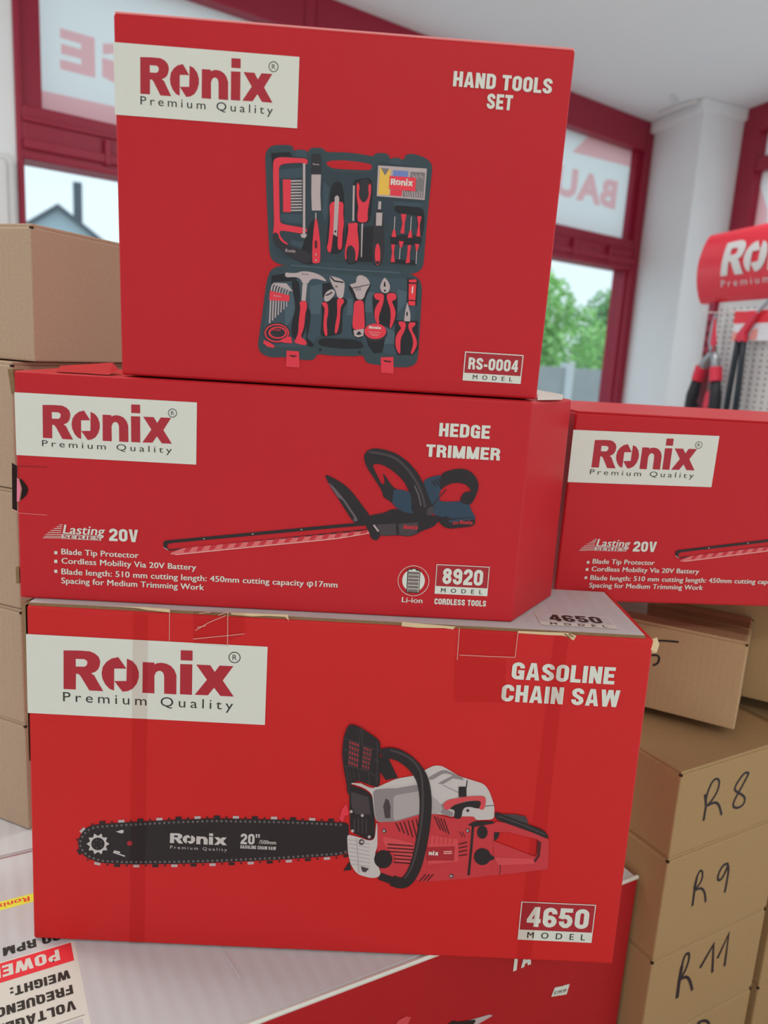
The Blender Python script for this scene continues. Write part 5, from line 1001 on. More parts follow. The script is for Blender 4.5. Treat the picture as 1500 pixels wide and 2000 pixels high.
   ["P","steel_dark",2,[[[210.5,125.3],[210.2,124.5],[209.5,124.1],[208.8,124.4],[208.4,125.2],[208.7,126],[209.4,126.3],[210.1,126.1]],[[209.7,125.6],[209.4,125.7],[209.1,125.5],[209,125.2],[209.1,124.9],[209.5,124.7],[209.8,124.9],[209.9,125.2]]]],
   ["P","steel",1,[[[206.7,127.7],[206.7,130.2],[212,130.4],[212.1,127.8]]]],
   ["P","steel_dark",2,[[[214.6,125.4],[214.3,124.6],[213.6,124.2],[212.9,124.5],[212.5,125.3],[212.8,126.1],[213.5,126.4],[214.3,126.1]],[[213.9,125.7],[213.5,125.8],[213.2,125.6],[213.1,125.3],[213.3,125],[213.6,124.8],[213.9,125],[214,125.3]]]],
   ["P","steel_dark",2,[[[218.7,125.4],[218.4,124.6],[217.7,124.3],[217,124.6],[216.7,125.3],[216.9,126.1],[217.6,126.5],[218.4,126.2]],[[218,125.7],[217.7,125.9],[217.4,125.7],[217.2,125.4],[217.4,125],[217.7,124.9],[218,125.1],[218.1,125.4]]]],
   ["P","tool_black",1,[[[216.3,128.3],[217.7,130.2],[219,128.3]]]],
   ["P","steel_dark",2,[[[222.8,125.5],[222.6,124.7],[221.9,124.3],[221.1,124.6],[220.8,125.4],[221.1,126.2],[221.8,126.6],[222.5,126.3]],[[222.1,125.8],[221.8,125.9],[221.5,125.8],[221.4,125.4],[221.5,125.1],[221.8,125],[222.1,125.1],[222.3,125.5]]]],
   ["P","steel_dark",2,[[[227,125.6],[226.7,124.8],[226,124.4],[225.3,124.7],[224.9,125.5],[225.2,126.3],[225.9,126.6],[226.6,126.3]],[[226.2,125.9],[225.9,126],[225.6,125.8],[225.5,125.5],[225.6,125.2],[226,125],[226.3,125.2],[226.4,125.5]]]],
   ["P","tool_black",1,[[[223.3,128],[223.2,130.5],[228.6,130.6],[228.6,128.1]]]],
   ["P","steel_dark",2,[[[231.1,125.6],[230.8,124.8],[230.1,124.5],[229.4,124.7],[229,125.5],[229.3,126.3],[230,126.7],[230.8,126.4]],[[230.4,125.9],[230,126.1],[229.7,125.9],[229.6,125.6],[229.8,125.2],[230.1,125.1],[230.4,125.3],[230.5,125.6]]]],
   ["P","steel_dark",2,[[[235.2,125.7],[235,124.9],[234.2,124.5],[233.5,124.8],[233.2,125.6],[233.4,126.4],[234.1,126.8],[234.9,126.5]],[[234.5,126],[234.2,126.1],[233.9,126],[233.8,125.6],[233.9,125.3],[234.2,125.2],[234.5,125.3],[234.6,125.7]]]],
   ["P","tool_black",1,[[[232.8,128.5],[234.1,130.5],[235.5,128.6]]]],
   ["P","steel_dark",2,[[[239.3,125.8],[239.1,125],[238.4,124.6],[237.6,124.9],[237.3,125.7],[237.6,126.5],[238.3,126.8],[239,126.5]],[[238.6,126.1],[238.3,126.2],[238,126],[237.9,125.7],[238,125.3],[238.3,125.2],[238.7,125.4],[238.8,125.7]]]],
   ["P","steel_dark",2,[[[243.5,125.8],[243.2,125],[242.5,124.7],[241.8,124.9],[241.4,125.7],[241.7,126.5],[242.4,126.9],[243.1,126.6]],[[242.8,126.1],[242.4,126.3],[242.1,126.1],[242,125.7],[242.2,125.4],[242.5,125.3],[242.8,125.4],[242.9,125.8]]]],
   ["P","steel",1,[[[239.8,128.3],[239.8,130.8],[245.1,130.8],[245.1,128.3]]]],
   ["P","steel_dark",2,[[[247.6,125.8],[247.3,125],[246.6,124.6],[245.9,124.9],[245.6,125.7],[245.8,126.5],[246.5,126.9],[247.3,126.6]],[[246.9,126.1],[246.6,126.3],[246.3,126.1],[246.1,125.7],[246.3,125.4],[246.6,125.3],[246.9,125.4],[247,125.8]]]],
   ["P","steel_dark",2,[[[251.7,125.8],[251.5,125],[250.8,124.6],[250,124.9],[249.7,125.7],[250,126.5],[250.7,126.9],[251.4,126.6]],[[251,126.1],[250.7,126.2],[250.4,126.1],[250.3,125.7],[250.4,125.4],[250.7,125.3],[251.1,125.4],[251.2,125.8]]]],
   ["P","tool_black",1,[[[249.4,128.7],[250.7,130.6],[252.1,128.7]]]],
   ["P","steel_dark",2,[[[255.9,125.8],[255.6,125],[254.9,124.6],[254.2,124.9],[253.8,125.7],[254.1,126.5],[254.8,126.9],[255.5,126.6]],[[255.2,126.1],[254.8,126.2],[254.5,126.1],[254.4,125.7],[254.6,125.4],[254.9,125.3],[255.2,125.4],[255.3,125.8]]]],
   ["P","steel_dark",2,[[[260,125.8],[259.8,125],[259,124.6],[258.3,124.9],[258,125.7],[258.2,126.5],[258.9,126.9],[259.7,126.6]],[[259.3,126.1],[259,126.2],[258.7,126.1],[258.5,125.7],[258.7,125.4],[259,125.3],[259.3,125.4],[259.4,125.8]]]],
   ["P","tool_black",1,[[[256.3,128.3],[256.3,130.8],[261.6,130.8],[261.6,128.3]]]],
   ["P","steel_dark",2,[[[264.2,125.8],[263.9,125],[263.2,124.6],[262.4,124.9],[262.1,125.7],[262.4,126.5],[263.1,126.9],[263.8,126.6]],[[263.4,126.1],[263.1,126.2],[262.8,126.1],[262.7,125.7],[262.8,125.4],[263.2,125.3],[263.5,125.4],[263.6,125.8]]]],
   ["P","steel_dark",2,[[[268.3,125.8],[268,125],[267.3,124.6],[266.6,124.9],[266.2,125.7],[266.5,126.5],[267.2,126.9],[267.9,126.6]],[[267.6,126.1],[267.2,126.2],[266.9,126.1],[266.8,125.7],[267,125.4],[267.3,125.3],[267.6,125.4],[267.7,125.8]]]],
   ["P","tool_black",1,[[[265.9,128.7],[267.2,130.6],[268.6,128.7]]]],
  ]],
  ["guide_bar_print", [
   ["P","bar_grey",2,[[[67.6,97],[64.5,94.5],[65.7,90.7],[61.9,90.5],[60.7,86.6],[57.7,88.8],[54.6,86.3],[53.4,90.1],[49.6,89.8],[50.8,93.7],[47.8,95.9],[50.9,98.4],[49.7,102.1],[53.5,102.3],[54.6,106.2],[57.7,104],[60.8,106.5],[61.9,102.8],[65.7,103],[64.5,99.2]],[[63.5,96.8],[63.2,98.6],[62.4,100.3],[61.1,101.5],[59.5,102.3],[57.7,102.5],[55.9,102.1],[54.3,101.2],[53,99.8],[52.2,98],[51.9,96.1],[52.1,94.3],[53,92.6],[54.2,91.3],[55.9,90.5],[57.7,90.3],[59.5,90.7],[61.1,91.7],[62.4,93.1],[63.2,94.9]]]],
   ["P","tool_grey_dark",2,[[[61.6,94.6],[61.4,93.9],[60.8,93.4],[60.2,93.4],[59.6,93.8],[59.4,94.5],[59.6,95.2],[60.2,95.7],[60.9,95.7],[61.4,95.3]]]],
   ["P","tool_grey_dark",2,[[[57.8,93],[57.6,92.2],[57,91.8],[56.4,91.7],[55.8,92.1],[55.6,92.9],[55.8,93.6],[56.4,94.1],[57.1,94.1],[57.6,93.7]]]],
   ["P","tool_grey_dark",2,[[[55.4,96.2],[55.2,95.5],[54.6,95],[53.9,95],[53.4,95.4],[53.1,96.1],[53.4,96.8],[53.9,97.3],[54.6,97.3],[55.2,96.9]]]],
   ["P","tool_grey_dark",2,[[[57.7,99.8],[57.4,99.1],[56.9,98.6],[56.2,98.6],[55.6,99],[55.4,99.7],[55.7,100.4],[56.2,100.9],[56.9,101],[57.4,100.5]]]],
   ["P","tool_grey_dark",2,[[[61.5,98.8],[61.3,98.1],[60.7,97.6],[60.1,97.6],[59.5,98],[59.3,98.7],[59.5,99.5],[60.1,99.9],[60.7,100],[61.3,99.6]]]],
   ["P","plate_red",2,[[[87.5,98.5],[87.3,97.6],[86.8,96.8],[86.1,96.3],[85.2,96],[84.3,96.2],[83.5,96.6],[83,97.4],[82.9,98.3],[83,99.2],[83.5,100],[84.3,100.6],[85.2,100.8],[86,100.7],[86.8,100.2],[87.3,99.4]]]],
   ["P","bar_grey",2,[[[72.9,108.8],[75,109.6],[78,110.9],[79.9,110.8],[79.7,108],[76.8,107.6],[75,108.5]]]],
   ["S","bar_grey",2,[[71.6,90.3],[76.8,89.1]],1.55,0],
   ["S","bar_grey",2,[[70.8,89.1],[81.1,85.8]],1.21,0],
   ["L","bar_grey",2,119.9,100.9,49.5,9.1],
   ["T","bar_grey",2,"thin","Premium Quality",120.2,95.2,49.3,2.9,0],
   ["T","bar_grey",2,"blk","20\"",181.1,102.8,16.6,10.2,0],
   ["T","bar_grey",2,"bold","/500mm",197.2,103.9,14.9,3.7,0],
   ["T","bar_grey",2,"blk","GASOLINE CHAIN SAW",181.1,98.6,31,3.2,0],
  ]],
  ["saw_body_picture", [
   ["P","tool_black",2,[[[297.6,190.5],[304.2,191.6],[314.2,172.5],[303.8,169.7],[298.4,177.4]]]],
   ["P","bar_grey",3,[[[274,165.8],[282.8,165.6],[293.3,161],[312.9,171.7],[328.9,175.5],[339.2,182.7],[344.4,185.6],[349.8,185.9],[354,184.2],[366.8,176.9],[389,170.8],[393.7,164.4],[397.1,156.5],[399.3,150.6],[400.4,138],[383.8,136.3],[382.8,140],[368.5,138.5],[350.5,140.5],[334.2,139.6],[326.3,134.6],[315.6,131.1],[298.6,130.1],[296.1,136],[292.9,156.6],[285.1,162],[276.1,164.5]]]],
   ["P","body_grey_dark",4,[[[293.3,160.3],[313.5,163.6],[334.9,167.8],[336.9,139.7],[326.3,135.4],[315.6,131.4],[298.9,130.4],[296.6,136]]]],
   ["P","body_grey",5,[[[311.2,156.1],[335.3,161.9],[340.9,159.3],[349.5,153.8],[355.6,145.2],[350.5,140.5],[334.2,139.9],[312.8,131.7]]]],
   ["S","bar_grey",5,[[294.6,162.3],[313.5,163.6],[334.8,168.9]],1.22,0],
   ["P","body_grey_dark",5,[[[339.9,174.2],[352.8,182.7],[366.8,177.2],[372.4,174.6],[365.5,176.1],[353.7,179.8],[342.8,171.4]]]],
   ["P","body_grey_dark",5,[[[349,169.3],[361.3,177.3],[368.2,175.8],[371.1,173.5],[361.5,174.8],[353.2,168.8]]]],
   ["S","body_grey_dark",5,[[353.2,168],[369.4,160.8]],0.54,0],
   ["S","tool_grey_dark",5,[[373.8,173.6],[373.7,167]],0.95,0],
   ["S","tool_grey_dark",5,[[389.5,150.1],[398.9,151.2]],0.54,0],
   ["P","body_grey_dark",5,[[[348.7,146.3],[355.2,151.2],[358.4,145.4],[364,142.7],[363.7,138.2],[354.6,140.7]]]],
   ["P","tool_grey_dark",5,[[[303.1,145.3],[304.9,152.8],[307.5,151.5],[309.5,145.6],[309.9,134.5],[305.5,134.2]]]],
   ["P","tool_red",3,[[[265.7,131.3],[267.9,141.1],[271.3,146.2],[274.3,136.3],[270.6,134.6],[268.9,128.2]]]],
   ["P","tool_black",4,[[[272.5,164.3],[285.2,160.6],[292.9,155.1],[296.6,133],[297.6,115.8],[293.5,112.2],[275.9,119.9],[274.6,136.3]]]],
   ["P","tool_grey_dark",5,[[[274.5,157.8],[289.9,153.5],[292.7,137.3],[279.7,136.6],[275.9,143.8]]]],
   ["S","tool_grey_dark",5,[[278.9,132.8],[279.6,120.1]],0.95,0],
   ["S","tool_grey_dark",5,[[282.3,133],[283,119.5]],0.95,0],
   ["S","tool_grey_dark",5,[[285.7,133.2],[286.5,118.9]],0.95,0],
   ["S","tool_grey_dark",5,[[289.1,133.3],[289.9,118.4]],0.95,0],
   ["P","steel",6,[[[277.1,139.1],[276.9,138.2],[276.3,137.6],[275.4,137.6],[274.7,138.1],[274.4,138.9],[274.6,139.8],[275.3,140.4],[276.1,140.5],[276.8,140]]]],
   ["P","steel",6,[[[286.9,135.9],[286.7,135],[286,134.4],[285.2,134.4],[284.5,134.9],[284.1,135.8],[284.4,136.6],[285,137.2],[285.8,137.3],[286.6,136.8]]]],
   ["P","steel",6,[[[279.3,120.8],[279,119.9],[278.4,119.3],[277.5,119.3],[276.8,119.8],[276.5,120.7],[276.7,121.6],[277.4,122.1],[278.2,122.2],[278.9,121.7]]]],
   ["P","steel",6,[[[294.1,115.9],[293.9,115],[293.2,114.4],[292.4,114.4],[291.6,114.9],[291.3,115.7],[291.5,116.6],[292.2,117.2],[293,117.3],[293.8,116.8]]]],
   ["P","bar_grey",5,[[[273.3,116.7],[276.7,116.6],[285.8,114.4],[292.4,112],[297.5,113.5],[298.2,129.4],[299,129.4],[300.4,106.1],[298.3,99.9],[301.5,89.4],[305,81.9],[303.6,77.6],[297.3,75.8],[284.4,79],[278,88.1],[274.9,100.2]]]],
   ["S","body_grey",6,[[274,112.2],[281.2,111.4],[293.7,108.8]],0.69,0],
   ["S","body_grey",6,[[274.6,108.3],[281.4,107.6],[293.9,105.1]],0.69,0],
   ["S","body_grey",6,[[275.2,104.4],[281.6,103.9],[294.1,101.5]],0.69,0],
   ["S","body_grey",6,[[275.8,100.5],[281.8,100.1],[294.3,97.9]],0.69,0],
   ["S","body_grey",6,[[276.5,96.6],[282,96.3],[294.5,94.2]],0.69,0],
   ["S","body_grey",6,[[277.1,92.7],[282.2,92.5],[294.8,90.6]],0.69,0],
   ["S","body_grey",6,[[277.7,88.7],[282.4,88.7],[295,86.9]],0.69,0],
   ["S","body_grey",6,[[281.7,114.2],[285.6,80.9]],0.82,0],
   ["P","tool_grey_dark",6,[[[288.9,110.6],[288.7,109.4],[288,108.3],[287,107.7],[285.9,107.7],[284.8,108.2],[284,109.1],[283.7,110.3],[283.9,111.6],[284.5,112.6],[285.5,113.2],[286.7,113.3],[287.8,112.8],[288.6,111.9]]]],
   ["P","steel",7,[[[287.9,110.9],[287.7,110.1],[287.1,109.5],[286.4,109.5],[285.7,110],[285.4,110.7],[285.6,111.6],[286.2,112.1],[287,112.1],[287.6,111.7]]]],
   ["P","tool_grey_dark",6,[[[286.9,87.1],[294.4,85.2],[291.2,81.2],[288.3,82.3]]]],
   ["P","tool_black",3,[[[271.8,81.7],[274.5,86.7],[277,91.1],[278.9,82.8]]]],
   ["P","saw_red",4,[[[298.6,130.1],[315.6,131.4],[331.6,137.9],[336.9,139.7],[349.2,140.4],[358.9,137.9],[364.5,136.8],[368.4,139.2],[383.5,140],[383.8,135.6],[400.3,135.7],[400.7,131.3],[402.3,100.3],[408.7,95.2],[410.5,86.1],[381.5,79.9],[341.6,74.4],[333,77.3],[305.1,78.9],[303.8,89.5],[300,106.1]]]],
   ["P","saw_red_pale",5,[[[303.5,116.9],[315.3,115.3],[333.4,111],[332,92.6],[318.2,91.9],[314.7,102.3],[307.9,105.8]]]],
   ["P","saw_red_pale",5,[[[343.8,120.6],[370.2,117.5],[371.9,96.3],[345.9,91.8]]]],
   ["P","plate_red",6,[[[343.3,108.5],[368,110.6],[368.3,96.9],[344.2,95.6]]]],
   ["T","paper",7,"blk","nix",345.5,101.2,8.6,4.2,0],
   ["S","print_pale",7,[[358.4,105.2],[365.8,105.7]],0.97,0],
   ["S","print_pale",7,[[358.6,103.4],[366,103.9]],0.96,0],
   ["S","dark_red",6,[[315,130.3],[319.2,122.3]],1.23,0],
   ["S","dark_red",6,[[318.5,131.2],[323,120.7]],1.23,0],
   ["S","dark_red",6,[[322,132.2],[326.8,119.1]],1.23,0],
   ["S","dark_red",6,[[325.5,133.1],[330.6,117.5]],1.23,0],
   ["S","dark_red",6,[[328.9,134],[334.5,115.9]],1.24,0],
   ["S","dark_red",6,[[332.4,135],[338.3,114.2]],1.23,0],
   ["S","dark_red",6,[[347.9,138.5],[354.4,125.7]],1.1,0],
   ["S","dark_red",6,[[350.7,137.8],[357,124.5]],1.1,0],
   ["S","dark_red",6,[[353.5,137],[359.5,123.3]],1.1,0],
   ["S","dark_red",6,[[356.3,136.3],[362.1,122]],1.1,0],
   ["S","dark_red",6,[[309,109.6],[331.9,109]],1.37,0],
   ["S","dark_red",6,[[309.2,106.1],[332.2,105.7]],1.38,0],
   ["S","dark_red",6,[[309.5,102.7],[332.4,102.4]],1.37,0],
   ["S","dark_red",6,[[315.2,99.5],[330.6,98.9]],1.37,0],
   ["S","dark_red",6,[[315.4,96],[330.8,95.6]],1.38,0],
   ["S","dark_red",6,[[315.6,92.5],[331,92.2]],1.38,0],
   ["S","dark_red",6,[[371.2,112.7],[378.4,115.2]],1.24,0],
   ["S","dark_red",6,[[371.5,109.1],[378.7,111.3]],1.24,0],
   ["S","dark_red",6,[[371.8,105.5],[379,107.4]],1.24,0],
   ["S","dark_red",6,[[372.1,101.8],[379.3,103.4]],1.24,0],
   ["S","saw_red",6,[[345.9,120],[346.1,111.6]],1.1,0],
   ["S","saw_red",6,[[345.8,93.4],[345.3,84.1]],1.11,0],
   ["S","saw_red",6,[[349.7,120.2],[349.9,111.9]],1.1,0],
   ["S","saw_red",6,[[349.3,93.5],[348.8,85.2]],1.11,0],
   ["S","saw_red",6,[[353.5,120.4],[353.8,112.1]],1.11,0],
   ["S","saw_red",6,[[352.9,93.7],[352.4,86.4]],1.11,0],
   ["S","saw_red",6,[[357.4,120.6],[357.6,112.3]],1.1,0],
   ["S","saw_red",6,[[356.5,93.9],[355.9,87.5]],1.11,0],
   ["S","saw_red",6,[[361.2,120.8],[361.5,112.5]],1.1,0],
   ["S","saw_red",6,[[360.1,94.1],[359.4,88.6]],1.11,0],
   ["S","saw_red",6,[[365.1,121],[365.3,112.7]],1.1,0],
   ["S","saw_red",6,[[363.7,94.3],[362.9,89.7]],1.11,0],
   ["S","dark_red",6,[[339.4,75.3],[344.5,82.2]],1.11,0],
   ["S","dark_red",6,[[342.7,75.5],[347.8,82.4]],1.11,0],
   ["S","dark_red",6,[[346.1,75.7],[351.1,82.6]],1.11,0],
   ["S","dark_red",6,[[371.2,125.1],[373.8,120]],0.69,0],
   ["S","dark_red",6,[[373.4,125.2],[376,120.1]],0.69,0],
   ["P","tool_grey_dark",6,[[[307.4,122.4],[307.2,121.3],[306.5,120.5],[305.6,120.2],[304.6,120.4],[303.9,121.1],[303.6,122.1],[303.8,123.2],[304.4,124],[305.3,124.3],[306.3,124.1],[307.1,123.4]]]],
   ["P","steel",7,[[[306.3,122.3],[306,121.5],[305.3,121.1],[304.5,121.4],[304.2,122.2],[304.4,123],[305.1,123.4],[305.9,123.1]]]],
   ["P","tool_grey_dark",6,[[[369.1,81.9],[368.9,80.8],[368.3,80],[367.3,79.6],[366.3,79.9],[365.6,80.6],[365.2,81.7],[365.4,82.8],[366.1,83.6],[367,83.9],[368,83.7],[368.8,82.9]]]],
   ["P","steel",7,[[[368,81.8],[367.7,81],[367,80.6],[366.2,80.9],[365.8,81.7],[366.1,82.6],[366.8,82.9],[367.6,82.6]]]],
   ["P","tool_grey_dark",6,[[[379.9,126.3],[379.8,125.4],[379.2,124.6],[378.3,124.3],[377.4,124.5],[376.7,125.2],[376.4,126.1],[376.5,127.1],[377.1,127.9],[378,128.2],[378.9,128],[379.6,127.3]]]],
   ["P","steel",7,[[[378.8,126.3],[378.6,125.5],[378,125.2],[377.2,125.4],[376.9,126.2],[377.1,127],[377.8,127.3],[378.5,127]]]],
   ["S","tool_black",7,[[382.3,132.5],[382.5,110.6],[382.2,83.4]],2.06,0],
   ["P","tool_black",7,[[[377.7,131.8],[383.1,135.5],[398.9,136.4],[401,134.6],[382.9,130]]]],
   ["P","tool_black",7,[[[395.5,125.7],[395.5,123.7],[395,121.9],[394.1,120.5],[392.8,119.5],[391.4,119.1],[389.9,119.4],[388.6,120.2],[387.4,121.5],[386.6,123.2],[386.2,125.2],[386.3,127.1],[386.8,128.9],[387.7,130.4],[388.9,131.3],[390.3,131.7],[391.8,131.5],[393.2,130.7],[394.3,129.3],[395.1,127.6]]]],
   ["P","tool_black",7,[[[400.3,102.4],[400.2,100.1],[399.5,97.9],[398.3,96.1],[396.6,94.7],[394.6,94],[392.5,93.8],[390.4,94.4],[388.5,95.6],[387,97.2],[385.9,99.3],[385.4,101.6],[385.5,104],[386.2,106.1],[387.5,108],[389.1,109.3],[391.1,110.1],[393.2,110.2],[395.3,109.6],[397.2,108.5],[398.8,106.8],[399.8,104.7]]]],
   ["P","tool_black",7,[[[394.5,107.5],[403.5,102.3],[403.7,100.3],[395.5,96.1]]]],
   ["P","tool_black",7,[[[314.2,95.5],[314.1,93.2],[313.4,91],[312.3,89.1],[310.7,87.6],[308.8,86.6],[306.8,86.2],[304.7,86.4],[302.7,87.2],[301,88.5],[299.6,90.2],[298.6,92.3],[298.2,94.6],[298.4,96.9],[299,99],[300.2,100.9],[301.8,102.4],[303.6,103.4],[305.7,103.8],[307.7,103.6],[309.7,102.9],[311.5,101.6],[312.8,99.8],[313.8,97.7]]]],
  ]],
  ["saw_handle_picture", [
   ["P","saw_red",5,[[[400.2,136.5],[410,135.5],[434,128.6],[449.6,121.9],[451.9,93.8],[450.8,92.6],[410.4,85],[403.5,83.9],[402.5,102.6]],[[401.9,117.4],[439.2,104.2],[440.8,109.2],[439.6,121.3],[413.5,126.7],[406,126.3]]]],
   ["P","saw_red_pale",6,[[[403.3,101.8],[438,102.2],[439.8,97.7],[408.1,94.4]]]],
   ["S","dark_red",6,[[409.2,95],[409.9,89.9],[409.2,85.3]],0.69,0],
   ["P","dark_red",6,[[[439.7,120.6],[443.3,118.5],[443.3,104.8],[439.7,98.5],[438.1,100.7],[440.5,104.6]]]],
   ["P","tool_grey_dark",6,[[[403,143.7],[418.8,143.9],[427.5,142.3],[430.6,135.9],[426.5,135.7],[408,142.2]]]],
   ["P","tool_black",7,[[[400.1,146.2],[407.9,142.9],[426.4,136.4],[443.5,130.6],[448.1,126.3],[449.7,121.6],[434.1,127.7],[410,135.5],[400.8,138.5]]]],
   ["S","tool_grey_dark",8,[[403.2,141.9],[426.6,134.2],[446,126.2]],1.37,0],
   ["P","tool_black",7,[[[401.2,126],[406.1,126.3],[405.1,120.6],[401.7,117.3]]]],
   ["P","saw_red_pale",8,[[[354.6,150.4],[357.7,154.3],[373.7,158.6],[388.6,160.1],[391.5,157.9],[391.2,148.7],[389.1,146.5],[385.8,147.6],[388.3,155.2],[376.7,155],[363.5,149.8],[360,145.2],[356.3,145]]]],
   ["P","tool_black",7,[[[360,145.8],[363.5,149.8],[376.8,154.4],[388.3,155.4],[388.1,149.7],[385.9,147.3],[377.2,149.4],[372.2,147.3],[371.4,136.8],[364.5,137.4],[365.9,145.5]]]],
   ["P","tool_black",7,[[[366.9,167.3],[373.6,167.7],[374.4,158.4],[367.7,157.5]]]],
   ["P","tool_black",7,[[[377.8,145.4],[377.6,144.6],[377.1,144.1],[376.3,144.1],[375.6,144.5],[375.3,145.3],[375.5,146.1],[376.1,146.6],[376.8,146.6],[377.5,146.2]]]],
   ["S","tool_black",9,[[298.7,193.2],[306,195.9],[315.6,193.2],[325.4,186.5],[333.6,176.5],[337.8,165],[340.2,147.3],[339.7,123.4],[337,99],[333.3,83.5],[328.3,74.7],[323.6,72.2],[315.1,74.8]],10.47,0],
   ["S","tool_black",8,[[323.6,72.2],[315.1,74.8],[303.8,78.5]],6.96,0],
   ["S","tool_grey_dark",10,[[305.8,198.2],[316.7,195.6],[327.3,189],[334.2,178],[335.9,164.9],[337.5,147.2],[336.9,124.7],[334.4,101.9],[331,86.4],[326,77.7]],1.88,0],
  ]],
  ["hand_guard_picture", [
   ["P","tool_black",10,[[[265.1,193],[265.7,207.4],[268.5,217.6],[271,219.9],[275.1,219.4],[286.1,213.6],[295.2,207.4],[297.4,203.5],[298.1,183.3],[299.2,166.5],[297.2,163.2],[290.3,165],[280.6,168.8],[274.3,165.8],[273.5,155.5],[271.6,155.4],[270.7,164.2],[267.3,178.6]]]],
   ["P","mesh_brown",11,[[[270.5,206.3],[279.7,203.2],[280,180.1],[270.4,182.4]]]],
   ["P","mesh_brown",11,[[[282.5,201.2],[291,198.1],[288.9,178.4],[282,179.4]]]],
   ["P","guard_red",12,[[[272.2,203.5],[272,202.5],[271.5,202.5],[271.2,203.4],[271.4,204.5],[271.9,204.5]]]],
   ["P","guard_red",12,[[[284.8,198.7],[284.6,197.9],[284.1,197.8],[283.8,198.7],[284,199.6],[284.5,199.6]]]],
   ["P","guard_red",12,[[[274.4,202.8],[274.2,201.8],[273.7,201.7],[273.3,202.7],[273.5,203.7],[274.1,203.7]]]],
   ["P","guard_red",12,[[[287.1,198],[286.9,197.1],[286.4,197.1],[286.1,198],[286.3,198.8],[286.8,198.9]]]],
   ["P","guard_red",12,[[[276.6,202],[276.4,201],[275.8,201],[275.5,202],[275.7,203],[276.3,203]]]],
   ["P","guard_red",12,[[[289.4,197.3],[289.2,196.4],[288.8,196.4],[288.5,197.2],[288.7,198.1],[289.1,198.1]]]],
   ["P","guard_red",12,[[[278.8,201.3],[278.6,200.3],[278,200.2],[277.7,201.2],[277.9,202.2],[278.5,202.3]]]],
   ["P","guard_red",12,[[[272.3,198.9],[272.1,197.9],[271.5,197.9],[271.2,198.8],[271.4,199.9],[272,199.9]]]],
   ["P","guard_red",12,[[[284.6,194.7],[284.4,193.8],[283.9,193.8],[283.7,194.6],[283.8,195.5],[284.3,195.5]]]],
   ["P","guard_red",12,[[[274.5,198.2],[274.2,197.1],[273.7,197.1],[273.4,198.1],[273.6,199.1],[274.1,199.1]]]],
   ["P","guard_red",12,[[[286.9,193.9],[286.7,193.1],[286.3,193],[286,193.9],[286.2,194.8],[286.6,194.8]]]],
   ["P","guard_red",12,[[[276.6,197.4],[276.4,196.4],[275.9,196.4],[275.6,197.4],[275.8,198.4],[276.3,198.4]]]],
   ["P","guard_red",12,[[[289.2,193.2],[289.1,192.3],[288.6,192.3],[288.3,193.2],[288.5,194],[289,194.1]]]],
   ["P","guard_red",12,[[[278.8,196.7],[278.6,195.7],[278.1,195.6],[277.8,196.6],[278,197.6],[278.5,197.7]]]],
   ["P","guard_red",12,[[[272.3,194.3],[272.1,193.3],[271.6,193.2],[271.3,194.2],[271.5,195.2],[272,195.3]]]],
   ["P","guard_red",12,[[[284.4,190.6],[284.2,189.7],[283.8,189.7],[283.5,190.6],[283.7,191.5],[284.1,191.5]]]],
   ["P","guard_red",12,[[[274.5,193.5],[274.3,192.5],[273.8,192.5],[273.4,193.5],[273.7,194.5],[274.2,194.5]]]],
   ["P","guard_red",12,[[[286.8,189.9],[286.6,189],[286.1,189],[285.8,189.8],[286,190.7],[286.5,190.7]]]],
   ["P","guard_red",12,[[[276.7,192.8],[276.5,191.8],[276,191.7],[275.6,192.7],[275.8,193.7],[276.4,193.8]]]],
   ["P","guard_red",12,[[[289.1,189.1],[288.9,188.3],[288.4,188.2],[288.1,189.1],[288.3,190],[288.8,190]]]],
   ["P","guard_red",12,[[[278.9,192],[278.7,191],[278.2,191],[277.8,192],[278,193],[278.6,193]]]],
   ["P","guard_red",12,[[[272.4,189.7],[272.2,188.6],[271.6,188.6],[271.3,189.6],[271.5,190.6],[272.1,190.6]]]],
   ["P","guard_red",12,[[[284.3,186.6],[284.1,185.7],[283.6,185.6],[283.3,186.5],[283.5,187.4],[284,187.4]]]],
   ["P","guard_red",12,[[[274.6,188.9],[274.4,187.9],[273.8,187.9],[273.5,188.8],[273.7,189.9],[274.3,189.9]]]],
   ["P","guard_red",12,[[[286.6,185.8],[286.4,184.9],[285.9,184.9],[285.7,185.8],[285.8,186.6],[286.3,186.7]]]],
   ["P","guard_red",12,[[[276.8,188.2],[276.6,187.1],[276,187.1],[275.7,188.1],[275.9,189.1],[276.4,189.1]]]],
   ["P","guard_red",12,[[[288.9,185.1],[288.7,184.2],[288.3,184.2],[288,185],[288.2,185.9],[288.6,185.9]]]],
   ["P","guard_red",12,[[[279,187.4],[278.8,186.4],[278.2,186.4],[277.9,187.4],[278.1,188.4],[278.6,188.4]]]],
   ["P","guard_red",12,[[[272.4,185],[272.2,184],[271.7,184],[271.4,185],[271.6,186],[272.1,186]]]],
   ["P","guard_red",12,[[[284.1,182.5],[283.9,181.6],[283.4,181.6],[283.2,182.4],[283.3,183.3],[283.8,183.3]]]],
   ["P","guard_red",12,[[[274.6,184.3],[274.4,183.2],[273.9,183.2],[273.6,184.2],[273.8,185.2],[274.3,185.3]]]],
   ["P","guard_red",12,[[[286.4,181.7],[286.2,180.8],[285.8,180.8],[285.5,181.7],[285.7,182.6],[286.1,182.6]]]],
   ["P","guard_red",12,[[[276.8,183.5],[276.6,182.5],[276.1,182.5],[275.8,183.5],[276,184.5],[276.5,184.5]]]],
   ["P","guard_red",12,[[[288.8,181],[288.6,180.1],[288.1,180.1],[287.8,180.9],[288,181.8],[288.5,181.9]]]],
